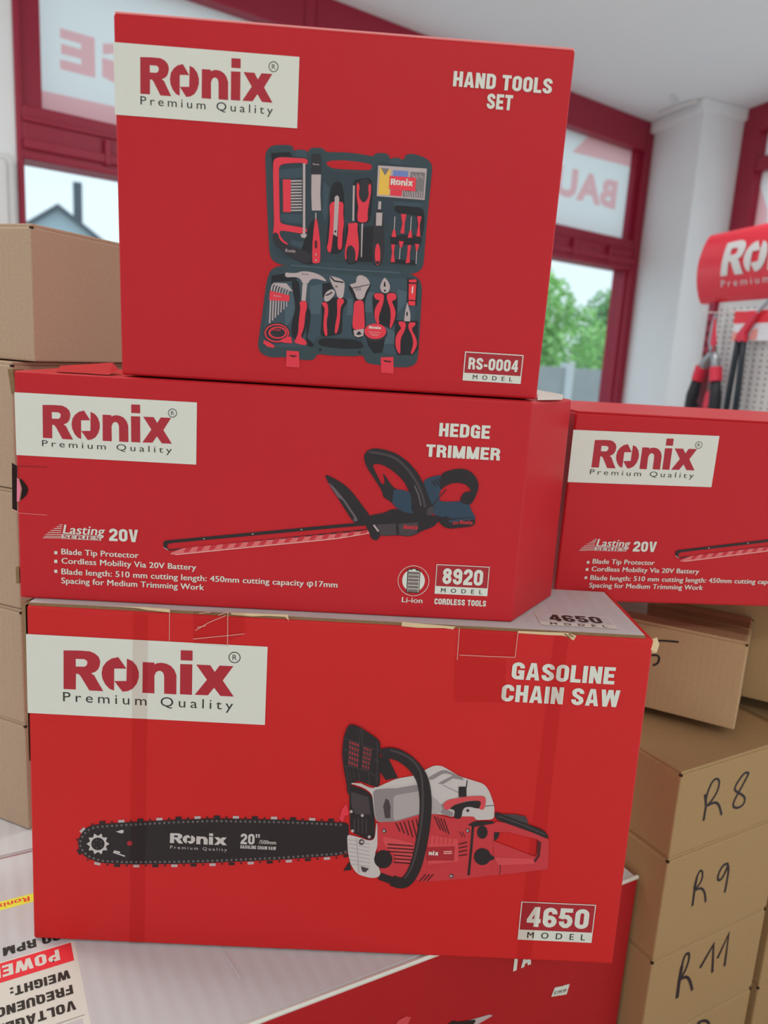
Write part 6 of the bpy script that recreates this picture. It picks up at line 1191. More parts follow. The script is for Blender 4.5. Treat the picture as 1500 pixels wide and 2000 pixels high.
   ["P","guard_red",12,[[[279,182.8],[278.8,181.7],[278.3,181.7],[277.9,182.7],[278.2,183.7],[278.7,183.8]]]],
   ["S","tool_grey_dark",11,[[265.8,206.7],[270.5,206],[297.2,197]],0.53,0],
   ["S","tool_grey_dark",11,[[265.3,197.4],[269.7,196.2]],0.54,0],
   ["S","tool_grey_dark",11,[[266.8,182.2],[270.5,181.7],[288.9,177.6],[298.1,170.8]],0.54,0],
   ["S","tool_grey_dark",11,[[271.9,179.6],[273.9,168.8]],0.54,0],
   ["S","tool_grey_dark",11,[[275.3,179.1],[276.7,171.1]],0.54,0],
   ["S","tool_grey_dark",11,[[279.8,177.9],[281.3,169.2]],0.54,0],
   ["S","tool_grey_dark",11,[[288.5,177.6],[290,165.3]],0.54,0],
   ["S","tool_grey_dark",11,[[292.9,188.8],[297.7,187.6]],0.54,0],
   ["S","tool_grey_dark",11,[[279.8,218.3],[279.3,203.2]],0.53,0],
   ["S","tool_grey_dark",11,[[281.6,216.9],[281.7,201.9]],0.53,0],
   ["S","tool_grey_dark",11,[[294.6,205.5],[296.4,165.6]],0.54,0],
   ["S","tool_grey_dark",11,[[268.9,181.6],[272.8,164.3],[272.5,156.2]],0.54,0],
   ["S","bar_grey",11,[[274.7,165.6],[282.8,165.6],[289.4,161.5]],1.22,0],
  ]],
  ["clear_tape", [
   ["P","tape",5,[[[136.4,312.5],[165,313.5],[165.9,283],[137,283.7]]]],
  ]],
  ["clear_tape", [
   ["P","tape",5,[[[165.2,312.8],[179,312.9],[179.6,293.5],[165.9,287.6]]]],
  ]],
  ["clear_tape", [
   ["P","tape",5,[[[355.7,309.9],[405.4,309.1],[405,286.5],[356.5,285.4]]]],
  ]],
  ["clear_tape", [
   ["P","tape",4,[[[87.4,307.9],[100,307.7],[98.7,0.2],[85,0]]]],
  ]],
  ["clear_tape", [
   ["P","tape",4,[[[435.8,307.1],[448.3,306.9],[445.6,1.8],[431.6,1.5]]]],
  ]],
  ["clear_tape", [
   ["P","tape",4,[[[354.3,285.3],[397.7,284.7],[400.3,246],[356.7,244.4]]]],
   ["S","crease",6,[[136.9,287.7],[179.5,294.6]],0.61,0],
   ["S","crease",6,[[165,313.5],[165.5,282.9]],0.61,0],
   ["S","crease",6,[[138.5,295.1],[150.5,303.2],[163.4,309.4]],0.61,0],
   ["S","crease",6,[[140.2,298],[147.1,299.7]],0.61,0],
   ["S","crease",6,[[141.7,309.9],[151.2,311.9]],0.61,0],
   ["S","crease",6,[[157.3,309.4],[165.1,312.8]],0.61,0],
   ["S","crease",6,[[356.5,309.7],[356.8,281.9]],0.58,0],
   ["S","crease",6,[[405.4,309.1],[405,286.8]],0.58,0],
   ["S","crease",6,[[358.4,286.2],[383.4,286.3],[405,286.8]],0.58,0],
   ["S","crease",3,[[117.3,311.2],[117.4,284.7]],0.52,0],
  ]],
  ["torn_edge", [
   ["P","torn",3,[[[68.9,312.5],[84.4,312.4],[98.3,312.8],[117.7,312.2],[117.7,309.4],[107,310.1],[98.3,310.5],[91.4,311.5]]]],
  ]],
  ["torn_edge", [
   ["P","torn",3,[[[167.7,312.2],[178.1,312.4],[199,312.6],[214.3,313.1],[215.3,307.9],[212.2,311],[197.3,311],[185.2,309.9],[167.7,310.4]]]],
  ]],
  ["torn_edge", [
   ["P","torn",3,[[[308.6,312],[331.7,311.3],[353.2,310.5],[351.4,308],[343.4,308.7],[322,307.8],[308.5,308.4]]]],
  ]],
  ["torn_edge", [
   ["P","torn",3,[[[405.3,309.8],[429.3,310.1],[447.5,310.5],[454.4,308.3],[452.4,304],[447.9,306.7],[442.8,307.8],[429.6,307.6],[405.5,307.9]]]],
   ["S","kraft_edge",4,[[447.6,309.6],[452.1,307]],1.32,0],
   ["S","kraft_edge",4,[[444.3,309.6],[449.4,305.9]],1.32,0],
  ]],
 ],
 "CT": [
  ["lid_model_plate", [
   ["P","paper",1,[[[428,43.8],[494,43.8],[494,13.8],[428,13.8]]]],
   ["P","lid_grey",2,[[[429.2,42.6],[492.8,42.6],[492.8,22.8],[429.2,22.8]]]],
   ["T","ink",3,"blk","4650",438.6,24.9,46.2,16.8,0],
   ["T","ink",3,"spaced","MODEL",436.6,15.9,48.8,4.8,0],
  ]],
 ],
 "BT": [
  ["specification_panel", [
   ["P","paper",1,[[[-206.5,-151.5],[60,-151.5],[60,0],[-206.5,0]]]],
   ["P","print_red",2,[[[-203.5,-150],[60,-150],[60,-127.7],[-203.5,-127.7]]]],
   ["P","lid_grey",2,[[[-201.5,-63.5],[60,-63.5],[60,-4],[-201.5,-4]]]],
   ["P","lid_grey_line",2,[[[-203.5,-66.7],[60,-66.7],[60,-66],[-203.5,-66]]]],
   ["T","paper",3,"blk","POWER:",-193,-146.2,60,13.2,0],
   ["T","ink",3,"blk","00 RPM",-197,-167.6,47,10.2,0],
   ["T","ink",3,"blk","WEIGHT:",-198.3,-118.7,45.5,9.8,0],
   ["T","ink",3,"blk","FREQUENCY:",-198.3,-101.3,68,9.8,0],
   ["T","ink",3,"blk","VOLTAGE:",-198.3,-84.3,54,9.9,0],
  ]],
  ["yellow_band", [
   ["P","band_yellow",1,[[[-300,-230.6],[60,-230.6],[60,-218.4],[-300,-218.4]]]],
   ["T","print_red",2,"bold","Ronix",-176,-227.6,29,6.6,0],
   ["T","print_red",2,"bold","Ronix",-114,-227.6,29,6.6,0],
   ["T","print_red",2,"bold","Ronix",-52,-227.6,29,6.6,0],
  ]],
 ],
 "BF": [
  ["title_lettering", [
   ["T","paper",2,"blk","TA",584,245,26,20,0],
  ]],
  ["price_sticker", [
   ["P","paper",2,[[[643.2,192.9],[646.6,202.7],[656.5,200.4],[657.3,199.6],[658.4,200.3],[667.3,198.7],[664.8,187.1],[654.8,189.6],[654.2,190.6],[653.2,190.2]]]],
   ["T","tool_grey_dark",3,"bold","\u20ac199.99",646,193.8,17.5,4.2,0,-0.2],
  ]],
  ["tool_picture", [
   ["P","saw_red_pale",1,[[[451.8,237.4],[458.2,244.5],[466.1,245.4],[471.2,242.1],[466.7,230.9]]]],
  ]],
  ["tool_picture", [
   ["P","steel",1,[[[505.9,213.5],[532.3,210.6],[563.1,205.5],[567.8,202.3],[560.5,201.3],[539.5,198.7]]]],
   ["P","tool_black",2,[[[510.3,215],[519.9,217.7],[525,213.8],[547.7,206.8],[545.1,202.1],[530.1,202.8],[510.7,211.4]]]],
  ]],
 ],
 "R8": [
  ["handwriting", [
   ["S","marker",1,[[41.8,62.9],[46.8,49.1],[46.7,31.2]],3.07,0],
   ["S","marker",1,[[45.5,52.4],[45.1,61.4],[48,70.9],[52.6,77.2],[58.7,77.2],[63.2,72.4],[62.2,61.5],[55.9,53.4],[49,48.2]],2.44,0],
   ["S","marker",1,[[49,48.2],[60.8,49.6],[68.9,43.6],[75.7,30.2]],2.9,0],
   ["S","marker",1,[[111.4,70.6],[104.6,73.7],[97.1,68],[90.1,59.1],[92.4,54],[106.6,46.1],[113,39.6],[111,32.4],[100.6,31.3],[92.5,35.7],[93.5,43.1],[100.6,53.5],[108,65.4],[111,70.7]],2.63,0],
  ]],
 ],
 "R9": [
  ["handwriting", [
   ["S","marker",1,[[51.2,85.9],[50.6,68.9],[51.3,48.6]],3.08,0],
   ["S","marker",1,[[49.2,70.1],[50.4,83.9],[55.1,92.4],[60.3,86.4],[60.2,76.2],[53.3,70.3],[49.7,67.6]],2.41,0],
   ["S","marker",1,[[49.7,67.6],[60.2,68.8],[68.7,60.7],[73.4,46.3]],2.76,0],
   ["S","marker",1,[[102.4,84.7],[93.9,86.4],[87.3,76.8],[87.9,68.4],[94.5,67],[100.3,76.2],[102.4,84.7],[105.6,71],[104.7,47.6]],2.92,0],
  ]],
 ],
 "R11": [
  ["handwriting", [
   ["S","marker",1,[[50.1,83.9],[49.7,64.4],[50.7,42]],5,0],
   ["S","marker",1,[[49.8,81.2],[51.3,95.3],[56.8,98.6],[60.6,93.1],[60.1,82.8],[56,72.4],[50.3,65.6]],3.11,0],
   ["S","marker",1,[[50.3,65.6],[59.3,66.9],[67.5,60],[75.8,42]],3.79,0],
   ["S","marker",1,[[83,68.1],[100.7,92.5],[107.3,52.7]],3.91,0],
   ["S","marker",1,[[112.4,69.3],[126,97],[128.6,52.8]],3.83,0],
  ]],
 ],
 "R12": [
  ["handwriting", [
   ["S","marker",1,[[95.4,96.5],[101.9,97.1],[111,94.1],[118.4,86.8],[118.6,81.4],[112.3,79.7]],3.67,0],
   ["S","marker",1,[[99.7,94.4],[99.8,76.2],[98.4,69.3]],4.14,0],
  ]],
 ],
 "T": [
  ["handwriting", [
   ["S","marker",1,[[-91.5,81.9],[-82.7,83.7],[-68.6,85.7]],2.21,0],
   ["S","marker",1,[[-96.1,63.1],[-90.7,64.8],[-87.2,64.6],[-85.9,61.1],[-87.3,54.9],[-91.9,52.1]],2.23,0],
  ]],
 ],
}

# ------------------------------------------------------------------ the shop
WX, WY = Vector((0.7922, 0.6103, 0)), Vector((-0.6103, 0.7922, 0))   # along the window wall, and outwards
CORNER = Vector((1.3385, 4.5686, 0))                                 # where the window wall meets the pillar
WALL_YAW = math.atan2(WX.y, WX.x)
CEIL = 2.70
def wall_obj(o):
    o.location = CORNER; o.rotation_euler = (0, 0, WALL_YAW); return o
b = MB(); b.box(-4.0, 4.2, -4.0, 5.4, -0.05, 0.0, 'floor_tile'); struct(b.build('floor'))
b = MB()
b.prism([(-4.2, -3.2), (3.4, -3.2), (2.6, 1.6), (1.80, 4.30), (1.34, 4.60), (-2.6, 1.55), (-4.2, 0.4)], CEIL, CEIL + 0.08, 'ceiling_paint'); struct(b.build('ceiling'))
# window wall: sill wall below, plaster pier to the left
b = MB(); b.box(-3.30, 0.0, 0.0, 0.16, 0, 0.78, 'plaster'); struct(wall_obj(b.build('wall_front')))
b = MB(); b.box(-5.4, -3.245, -0.02, 0.16, 0, CEIL, 'plaster'); struct(wall_obj(b.build('wall_left')))
# three windows, each a red frame with a transom pane over a tall pane
def window(n, u0, u1, gl, gr, lb=0.014, rb=0.014, lt=0.014, rt=0.022):
    f = MB()
    f.box(u0, u0 + gl, -0.03, 0.09, 0.78, CEIL, 'frame_red'); f.box(u1 - gr, u1, -0.03, 0.09, 0.78, CEIL, 'frame_red')
    f.box(u0 + gl, u1 - gr, -0.03, 0.09, 2.55, CEIL, 'frame_red'); f.box(u0 + gl, u1 - gr, -0.03, 0.09, 1.925, 2.085, 'frame_red'); f.box(u0 + gl, u1 - gr, -0.03, 0.09, 0.78, 0.86, 'frame_red')
    o = struct(wall_obj(f.build('window_%d' % n, None, 0.006)))
    p = MB(); p.box(u0 + gl, u1 - gr, -0.045, -0.02, 1.955, 1.985, 'frame_red'); p.box(u0 + gl, u1 - gr, -0.040, -0.02, 2.035, 2.05, 'frame_red')
    p.build('rail_moulding', o, 0.003)
    k = MB()
    for w in (0.25, 0.45, 0.72): k.box(u0 + (u1 - u0) * w, u0 + (u1 - u0) * w + 0.02, -0.05, -0.03, 1.95, 2.03, 'frame_red')
    k.build('catch', o, 0.003)
    s = MB()
    for (a, c, z0, z1, wl, wr) in ((u0 + gl, u1 - gr, 0.86, 1.925, lb, rb), (u0 + gl, u1 - gr, 2.085, 2.55, lt, rt)):
        s.box(a, a + wl, -0.005, 0.029, z0, z1, 'frame_red'); s.box(c - wr, c, -0.005, 0.029, z0, z1, 'frame_red')
    s.build('glazing_bead', o, 0.002)
    g = MB(); g.box(u0 + gl, u1 - gr, 0.030, 0.036, 0.86, 1.925, 'window_glass'); g.build('glass_pane', o)
    t = MB(); t.box(u0 + gl, u1 - gr, 0.0305, 0.036, 2.085, 2.55, 'window_glass'); t.build('glass_pane', o)
    t = MB(); t.face([(u0 + gl, .030, 2.085), (u1 - gr, .030, 2.085), (u1 - gr, .030, 2.55), (u0 + gl, .030, 2.55)], 'film_white'); t.build('frosted_film', o)
    return o
b = MB(); b.box(-4.2, 3.4, -3.3, -3.2, 0, 0.85, 'plaster'); b.box(-4.2, 3.4, -3.3, -3.2, 2.35, CEIL, 'plaster'); b.box(-4.2, -3.4, -3.3, -3.2, 0.85, 2.35, 'plaster'); b.box(-0.7, -0.1, -3.3, -3.2, 0.85, 2.35, 'plaster'); b.box(2.6, 3.4, -3.3, -3.2, 0.85, 2.35, 'plaster'); struct(b.build('wall_back_added'))  # unseen wall, added to cut sky light; openings admit low frontal light
w1 = window(1, -3.245, -2.18, 0.018, 0.05, 0.008, 0.014, 0.066, 0.022)
w2 = window(2, -2.18, -1.10, 0.05, 0.05)
w3 = window(3, -1.10, 0.0, 0.05, 0.078, 0.014, 0.013, 0.022, 0.041)
def film_shapes(win, name, faces):
    b = MB()
    for f in faces: b.face([(p[0], 0.0285, p[1]) for p in f], 'film_pink')
    return b.build(name, win)
def mirrored(s, u_right, z0, w, cap):
    return [[(u_right - p[0] * w, z0 + p[1] * cap) for p in f][::-1] for f in lettering('bold_sign', s)]
_old = lettering
def lettering(font, s):
    if font == 'bold_sign':
        fs = [[(p[0], p[1] / CAP) for p in f] for f in _font_tris(s, 0.05, 1.12)]
        x0 = min(p[0] for f in fs for p in f); x1 = max(p[0] for f in fs for p in f)
        return [[((p[0] - x0) / (x1 - x0), p[1]) for p in f] for f in fs]
    return _old(font, s)
film_shapes(w1, 'window_lettering', mirrored('GE', -2.80, 2.235, 0.295, 0.105))
film_shapes(w1, 'colour_band', [[(-3.17, 2.085), (-2.23, 2.085), (-2.23, 2.165), (-3.17, 2.15)]])
film_shapes(w3, 'window_lettering', mirrored('BAU', -0.205, 2.245, 0.50, 0.125))
film_shapes(w3, 'colour_band', [[(-0.60, 2.455), (-0.105, 2.47), (-0.105, 2.55), (-0.49, 2.55)], [(-1.05, 2.085), (-0.66, 2.085), (-0.70, 2.115), (-1.05, 2.15)]])
# pillar
PQ, PR = Vector((1.4395, 4.0823, 0)), Vector((1.7106, 4.2297, 0))
b = MB(); b.prism([(PQ.x, PQ.y), (PR.x, PR.y), (PR.x + .25, PR.y + .45), (CORNER.x + .1, CORNER.y + .12), (CORNER.x, CORNER.y)], 0, CEIL, 'plaster'); struct(b.build('wall_pillar', None, 0.004))
b = MB(); b.prism([(PQ.x - .012, PQ.y - .014), (PR.x + .01, PR.y - .02), (PR.x + .25, PR.y + .43), (CORNER.x + .1, CORNER.y + .1), (CORNER.x - .03, CORNER.y - .03)], 2.645, CEIL, 'plaster'); struct(b.build('trim_1', None, 0.006))
# right wall with its own red window
RX = Vector((0.30, -0.954, 0)).normalized()
RYAW = math.atan2(RX.y, RX.x)
def right_obj(o):
    o.location = PR; o.rotation_euler = (0, 0, RYAW); return o
b = MB(); b.box(0, 1.9, 0, 0.14, 0, 0.9, 'plaster'); struct(right_obj(b.build('wall_right')))
f = MB()
f.box(0.0, 0.13, -0.02, 0.1, 0.9, CEIL, 'frame_red'); f.box(1.77, 1.9, -0.02, 0.1, 0.9, CEIL, 'frame_red')
f.box(0.13, 1.77, -0.02, 0.1, 2.57, CEIL, 'frame_red'); f.box(0.13, 1.77, -0.02, 0.1, 2.385, 2.45, 'frame_red'); f.box(0.13, 1.77, -0.02, 0.1, 0.9, 1.0, 'frame_red')
w4 = struct(right_obj(f.build('window_4', None, 0.006)))
g = MB(); g.box(0.13, 1.77, 0.0305, 0.036, 1.0, 2.385, 'window_glass'); g.build('glass_pane', w4)
g = MB(); g.face([(0.13, .03, 1.0), (1.77, .03, 1.0), (1.77, .03, 2.385), (0.13, .03, 2.385)], 'film_white'); g.build('frosted_film', w4)
g = MB(); g.box(0.13, 1.77, 0.0305, 0.036, 2.45, 2.57, 'window_glass'); g.build('glass_pane', w4)
g = MB(); g.face([(0.13, .03, 2.45), (1.77, .03, 2.45), (1.77, .03, 2.57), (0.13, .03, 2.57)], 'film_white'); g.build('frosted_film', w4)
film_shapes(w4, 'colour_band', [[(0.13, 1.7), (0.24, 1.7), (0.235, 2.0), (0.205, 2.2), (0.13, 2.32)]])
# small trunking on the ceiling beside the pillar, and the cabinet edge at the far left
b = MB(); b.tube([(1.30, 4.33, 2.69), (1.345, 4.20, 2.69), (1.405, 4.10, 2.69)], 0.012, 'white_metal', 8); b.tube([(1.26, 4.05, 2.692), (1.32, 4.16, 2.692)], 0.007, 'white_metal', 8)
tag(b.build('cable_trunking'), 'thin white cable trunking on the ceiling beside the white pillar', 'cable trunking')
t = thing('wall_cabinet', 'pale grey cabinet edge on the wall at the far left of the window', 'cabinet', CORNER, WALL_YAW)
slab('cabinet_body', t, -3.60, -3.262, -0.07, -0.022, 1.45, 1.925, 'white_metal', 0.012)
slab('cabinet_door', t, -3.59, -3.285, -0.082, -0.0705, 1.47, 1.905, 'white_metal', 0.008)

# ------------------------------------------------------------------ outside
b = MB(); b.prism([(-120, 3.2), (-30, -12), (-6, 2.2), (-2.0, 2.6), (1.35, 4.95), (2.4, 4.9), (60, 4), (120, 160), (-120, 160)], -0.2, -0.1, 'ground_bounce'); struct(b.build('ground'))
t = thing('boundary_fence', 'grey concrete boundary fence outside the right-hand window', 'fence', (0, 0, -0.1))
FD = Vector((0.92, 0.39, 0)).normalized(); FB = Vector((1.75, 7.8, 0))
def fence_piece(name, u0, u1, y0, y1, z1, m):
    o = slab(name, t, u0, u1, y0, y1, 0, z1, m, 0.004); o.location = FB; o.rotation_euler = (0, 0, math.atan2(FD.y, FD.x)); return o
for i in range(-3, 4): fence_piece('fence_panel', i * 1.6 + .04, i * 1.6 + 1.56, 0, 0.06, 1.455, 'concrete')
for i in range(-3, 5): fence_piece('fence_post', i * 1.6 - .045, i * 1.6 + .045, -0.03, 0.09, 1.50, 'concrete_post')
def tree(loc, blobs, label, m, seed, n=9000, leaf=0.055):
    rnd = random.Random(seed)
    t = thing('tree', label, 'tree', loc, 0, 'trees beyond the fence')
    b = MB()
    for k in range(n):
        c, r = blobs[k % len(blobs)]
        while True:
            p = Vector((rnd.uniform(-1, 1), rnd.uniform(-1, 1), rnd.uniform(-1, 1)))
            if 0.45 < p.length < 1: break
        p = Vector((c[0] + p.x * r[0], c[1] + p.y * r[1], c[2] + p.z * r[2]))
        q = Euler((rnd.uniform(-1, 1), rnd.uniform(-1, 1), rnd.uniform(0, 6.3))).to_matrix()
        s = leaf * rnd.uniform(.6, 1.4)
        b.face([p + q @ Vector((-s, 0, 0)), p + q @ Vector((0, -s * .5, 0)), p + q @ Vector((s, 0, 0)), p + q @ Vector((0, s * .5, 0))], m)
    b.build('foliage', t)
    w = MB(); z = max(c[2] for c, r in blobs)
    w.tube([(0, 0, 0), (0.05, 0.02, z * .5), (0, 0, z)], [0.13, 0.09, 0.03], 'bark', 8)
    for c, r in blobs: w.tube([(0.05, 0.02, z * .4), (c[0] * .6, c[1] * .6, c[2] * .8), c], [0.05, 0.03, 0.012], 'bark', 6)
    w.build('trunk', t)
tree((2.15, 11.3, -0.1), [((-.35, 0, 2.15), (.75, .6, .75)), ((.2, .1, 1.6), (.8, .7, .8)), ((-.5, -.2, 1.4), (.8, .6, .8)), ((0, 0, 0.9), (.9, .6, .6))], 'pale green bushy tree on the left above the concrete fence', 'leaf_pale', 3)
tree((3.75, 13.7, -0.1), [((0, 0, 2.05), (.6, .6, .8)), ((.5, .1, 1.6), (.8, .7, .8)), ((-.2, -.2, 1.3), (.7, .6, .8)), ((.2, 0, 2.35), (.5, .4, .45)), ((.1, 0, .9), (.8, .5, .6))], 'darker green tree on the right above the concrete fence', 'leaf', 5)
t = thing('house', 'distant grey house gable with chimneys seen through the left window', 'house', (-17.6, 41.4, -0.1), math.radians(23))
b = MB(); b.prism([(-4.5, 0), (4.5, 0), (4.5, 9), (-4.5, 9)], 0, 4.4, 'house_wall')
b.v += [(-4.5, 0, 4.4), (4.5, 0, 4.4), (0, 0, 7.6), (-4.5, 9, 4.4), (4.5, 9, 4.4), (0, 9, 7.6)]
k = len(b.v) - 6; b.f += [(k, k + 1, k + 2), (k + 4, k + 3, k + 5)]; b.m += [0, 0]; b.build('house_walls', t)
b = MB()
for s in (-1, 1):
    e = [(s * 4.9, -.4, 4.15), (0, -.4, 7.62), (0, 9.4, 7.62), (s * 4.9, 9.4, 4.15)]
    b.face(e, 'house_roof'); b.face([(p[0], p[1], p[2] + .22) for p in e][::-1], 'house_roof'); b.face([e[0], e[1], (e[1][0], e[1][1], e[1][2] + .22), (e[0][0], e[0][1], e[0][2] + .22)], 'house_roof')
b.build('roof', t)
slab('chimney', t, 0.75, 1.20, 1.2, 1.7, 6.0, 9.25, 'house_roof', 0.03); slab('chimney', t, -0.25, 0.2, 3.0, 3.5, 7.0, 8.15, 'concrete', 0.03)
slab('dormer', t, -3.2, -1.6, .3, 2.4, 4.4, 7.5, 'house_roof', 0.03)
for i, (x, z) in enumerate(((-1.6, 2.2), (1.2, 2.2), (-.3, 4.9))): slab('house_window', t, x, x + .8, -.04, .02, z, z + 1.0, 'house_roof')

# ------------------------------------------------------------------ tool display stand at the right
t = thing('display_stand', 'red-headed tool display stand with white pegboard at the right edge', 'display stand', (0.8573, 2.2416, 0), math.radians(-77.87))
LST = 0.62
b = MB(); n = 14; prof = []
for i in range(n + 1):
    a = i / n; prof.append((-0.026 * math.sin(math.pi * a) ** 0.75, 1.585 + 0.185 * a))
b.prism([(0, 0)] * 3, 0, 0, 'sign_red'); b.v, b.f, b.m = [], [], []
ring = [(p[0], p[1]) for p in prof] + [(0.08, 1.77), (0.08, 1.585)]
for u in (-0.012, LST + .012): b.v += [(u, p[0], p[1]) for p in ring]
m_ = len(ring)
b.f.append(tuple(range(m_ - 1, -1, -1))); b.m.append(0); b.f.append(tuple(range(m_, 2 * m_))); b.m.append(0)
for i in range(m_):
    j = (i + 1) % m_; b.f.append((i, j, m_ + j, m_ + i)); b.m.append(0)
head = b.build('header_sign', t, 0.003)
def on_head(name, items):
    bm = bmesh.new()
    for m, l, fs in print_faces(items):
        for f_ in fs:
            try: bm.faces.new([bm.verts.new((p[0] / 1000, 0, p[1] / 1000)) for p in f_])
            except ValueError: pass
    bmesh.ops.remove_doubles(bm, verts=bm.verts, dist=1e-6)
    bmesh.ops.subdivide_edges(bm, edges=list(bm.edges), cuts=4, use_grid_fill=True)
    for v in bm.verts:
        a = min(1, max(0, (v.co.z - 1.585) / 0.185)); v.co.y = -0.026 * math.sin(math.pi * a) ** 0.75 - 0.0022
    me = bpy.data.meshes.new(name); bm.to_mesh(me); bm.free(); me.materials.append(MATS['white_metal'])
    return link(name, me, head)
on_head('logo_lettering', [['L', 'paper', 1, 102, 1652, 400, 82]])
on_head('tagline_lettering', [['T', 'paper', 1, 'thin', 'Premium Quality', 104, 1622, 390, 17, 0]])
b = MB(); b.box(0.075, LST - .02, 0.0, 0.018, 0.25, 1.585, 'white_metal')
for i in range(20):
    for j in range(26):
        if i * .027 + .09 < LST - .04: b.box(0.09 + i * .027, 0.095 + i * .027, -0.0012, 0.001, 1.20 + j * .0145, 1.205 + j * .0145, 'steel_dark')
b.build('peg_panel', t)
for x in (0.052, LST - .02):
    p = MB(); p.box(x, x + .024, -0.015, 0.03, 0, 1.585, 'frame_red'); po = p.build('side_post', t, 0.002)
    s = MB()
    for j in range(34): s.box(x + .009, x + .015, -0.0162, -0.014, 0.6 + j * .028, 0.612 + j * .028, 'hole')
    s.build('slots', po)
slab('base_shelf', t, 0.04, LST, -0.32, 0.05, 0.06, 0.14, 'sign_red', 0.004); slab('foot', t, 0.05, LST - .01, -0.3, 0.03, 0, 0.06, 'rubber')
for (x, z) in ((0.13, 1.556), (0.245, 1.556)):
    h = MB(); h.tube([(x, 0, z), (x, -0.085, z - .004), (x, -0.09, z + .012)], 0.0016, 'white_metal', 8); h.build('peg_hook', t)
def st(name, label, cat):
    return thing(name, label, cat, (0.8573, 2.2416, 0), math.radians(-77.87))
t = st('lopper', 'long-handled lopper with red collars hanging at the left of the pegboard', 'lopper')
b = MB()
b.prism([(0, 0)] * 3, 0, 0, 'tool_steel'); b.v, b.f, b.m = [], [], []
def plate(b, pts, y0, y1, m):
    k = len(b.v); n = len(pts); mi = b.mi(m)
    b.v += [(p[0], y0, p[1]) for p in pts] + [(p[0], y1, p[1]) for p in pts]
    b.f += [tuple(range(k, k + n)), tuple(range(k + 2 * n - 1, k + n - 1, -1))]; b.m += [mi, mi]
    for i in range(n):
        j = (i + 1) % n; b.f.append((k + i, k + n + i, k + n + j, k + j)); b.m.append(mi)
plate(b, [(0.128, 1.553), (0.136, 1.548), (0.133, 1.49), (0.150, 1.455), (0.138, 1.445), (0.118, 1.475), (0.120, 1.52)], -0.046, -0.041, 'tool_steel')
b.build('cutting_blade', t, 0.001)
b = MB(); plate(b, [(0.139, 1.54), (0.152, 1.50), (0.160, 1.475), (0.152, 1.45), (0.137, 1.462), (0.137, 1.50)], -0.052, -0.047, 'grip_red'); b.build('hook_blade', t, 0.001)
b = MB(); b.tube([(0.147, -0.056, 1.462), (0.147, -0.038, 1.462)], 0.007, 'tool_steel', 12); b.build('pivot_bolt', t)
for pts, cz in ((((0.146, 1.455), (0.120, 1.43), (0.098, 1.395), (0.078, 1.335), (0.060, 1.10)), 0), (((0.140, 1.46), (0.160, 1.43), (0.170, 1.395), (0.183, 1.335), (0.205, 1.10)), 1)):
    a = [(p[0], -0.044, p[1]) for p in pts]
    b = MB(); b.tube(a[:3], [0.008, 0.012, 0.012], 'tool_steel', 12); b.build('arm', t, smooth=True)
    d = (Vector(a[3]) - Vector(a[2])).normalized()
    b = MB(); b.tube([Vector(a[2]) - d * .018, Vector(a[2]) + d * .02], 0.0165, 'grip_red', 14); b.build('collar', t, 0.002)
    b = MB(); b.tube([Vector(a[2]) + d * .02, a[3], a[4]], [0.0135, 0.016, 0.015], 'rubber', 12); b.build('handle', t, smooth=True)
b = MB(); plate(b, [(0.115, 1.41), (0.150, 1.41), (0.158, 1.36), (0.168, 1.26), (0.10, 1.26), (0.105, 1.36)], -0.041, -0.039, 'cellophane'); b.build('clear_wrapper', t)
b = MB(); plate(b, [(0.136, 1.345), (0.150, 1.352), (0.156, 1.315), (0.142, 1.29), (0.130, 1.31)], -0.0425, -0.0415, 'grip_red'); b.build('wrapper_label', t)
t = st('hedge_shears', 'black twin-tube shears with red hinge hanging on a red and white card', 'shears')
for x0, x1 in ((0.236, 0.224), (0.258, 0.272)):
    b = MB(); b.tube([(x0, -0.04, 1.482), ((x0 + x1) / 2, -0.04, 1.35), (x1, -0.04, 1.0)], 0.0075, 'handle_blue_black', 12); b.build('handle', t, smooth=True)
b = MB(); plate(b, [(0.226, 1.478), (0.266, 1.478), (0.262, 1.50), (0.300, 1.545), (0.288, 1.552), (0.258, 1.522), (0.232, 1.496)], -0.046, -0.034, 'grip_red'); b.build('hinge', t, 0.002)
b = MB(); plate(b, [(0.285, 1.545), (0.302, 1.548), (0.34, 1.575), (0.33, 1.58)], -0.044, -0.040, 'tool_steel'); b.build('blade', t, 0.001)
b = MB(); plate(b, [(0.193, 1.482), (0.335, 1.482), (0.335, 1.56), (0.193, 1.56)], -0.030, -0.028, 'card_white'); cd = b.build('hang_card', t)
b = MB(); plate(b, [(0.193, 1.525), (0.335, 1.525), (0.335, 1.555), (0.193, 1.555)], -0.0308, -0.0302, 'card_red'); b.build('card_header', cd)
b = MB(); plate(b, [(0.193, 1.482), (0.226, 1.482), (0.215, 1.503), (0.196, 1.505)], -0.0308, -0.0302, 'print_pale'); b.build('card_picture', cd)
b = MB(); plate(b, [(0.262, 1.484), (0.292, 1.484), (0.292, 1.512), (0.272, 1.508)], -0.0308, -0.0302, 'print_pale'); b.build('card_picture', cd)

# ------------------------------------------------------------------ display table
TOP = EYE - 0.83
t = thing('display_table', 'wooden display table under the stacked boxes', 'table', (0.0, 0.86, 0), math.radians(29.5))
slab('table_top', t, -0.95, 1.05, -0.82, 0.75, TOP - 0.04, TOP, 'wood', 0.004)
for x in (-0.9, 0.98):
    for y in (-0.76, 0.68): slab('leg', t, x, x + .06, y, y + .06, 0, TOP - 0.04, 'wood', 0.003)

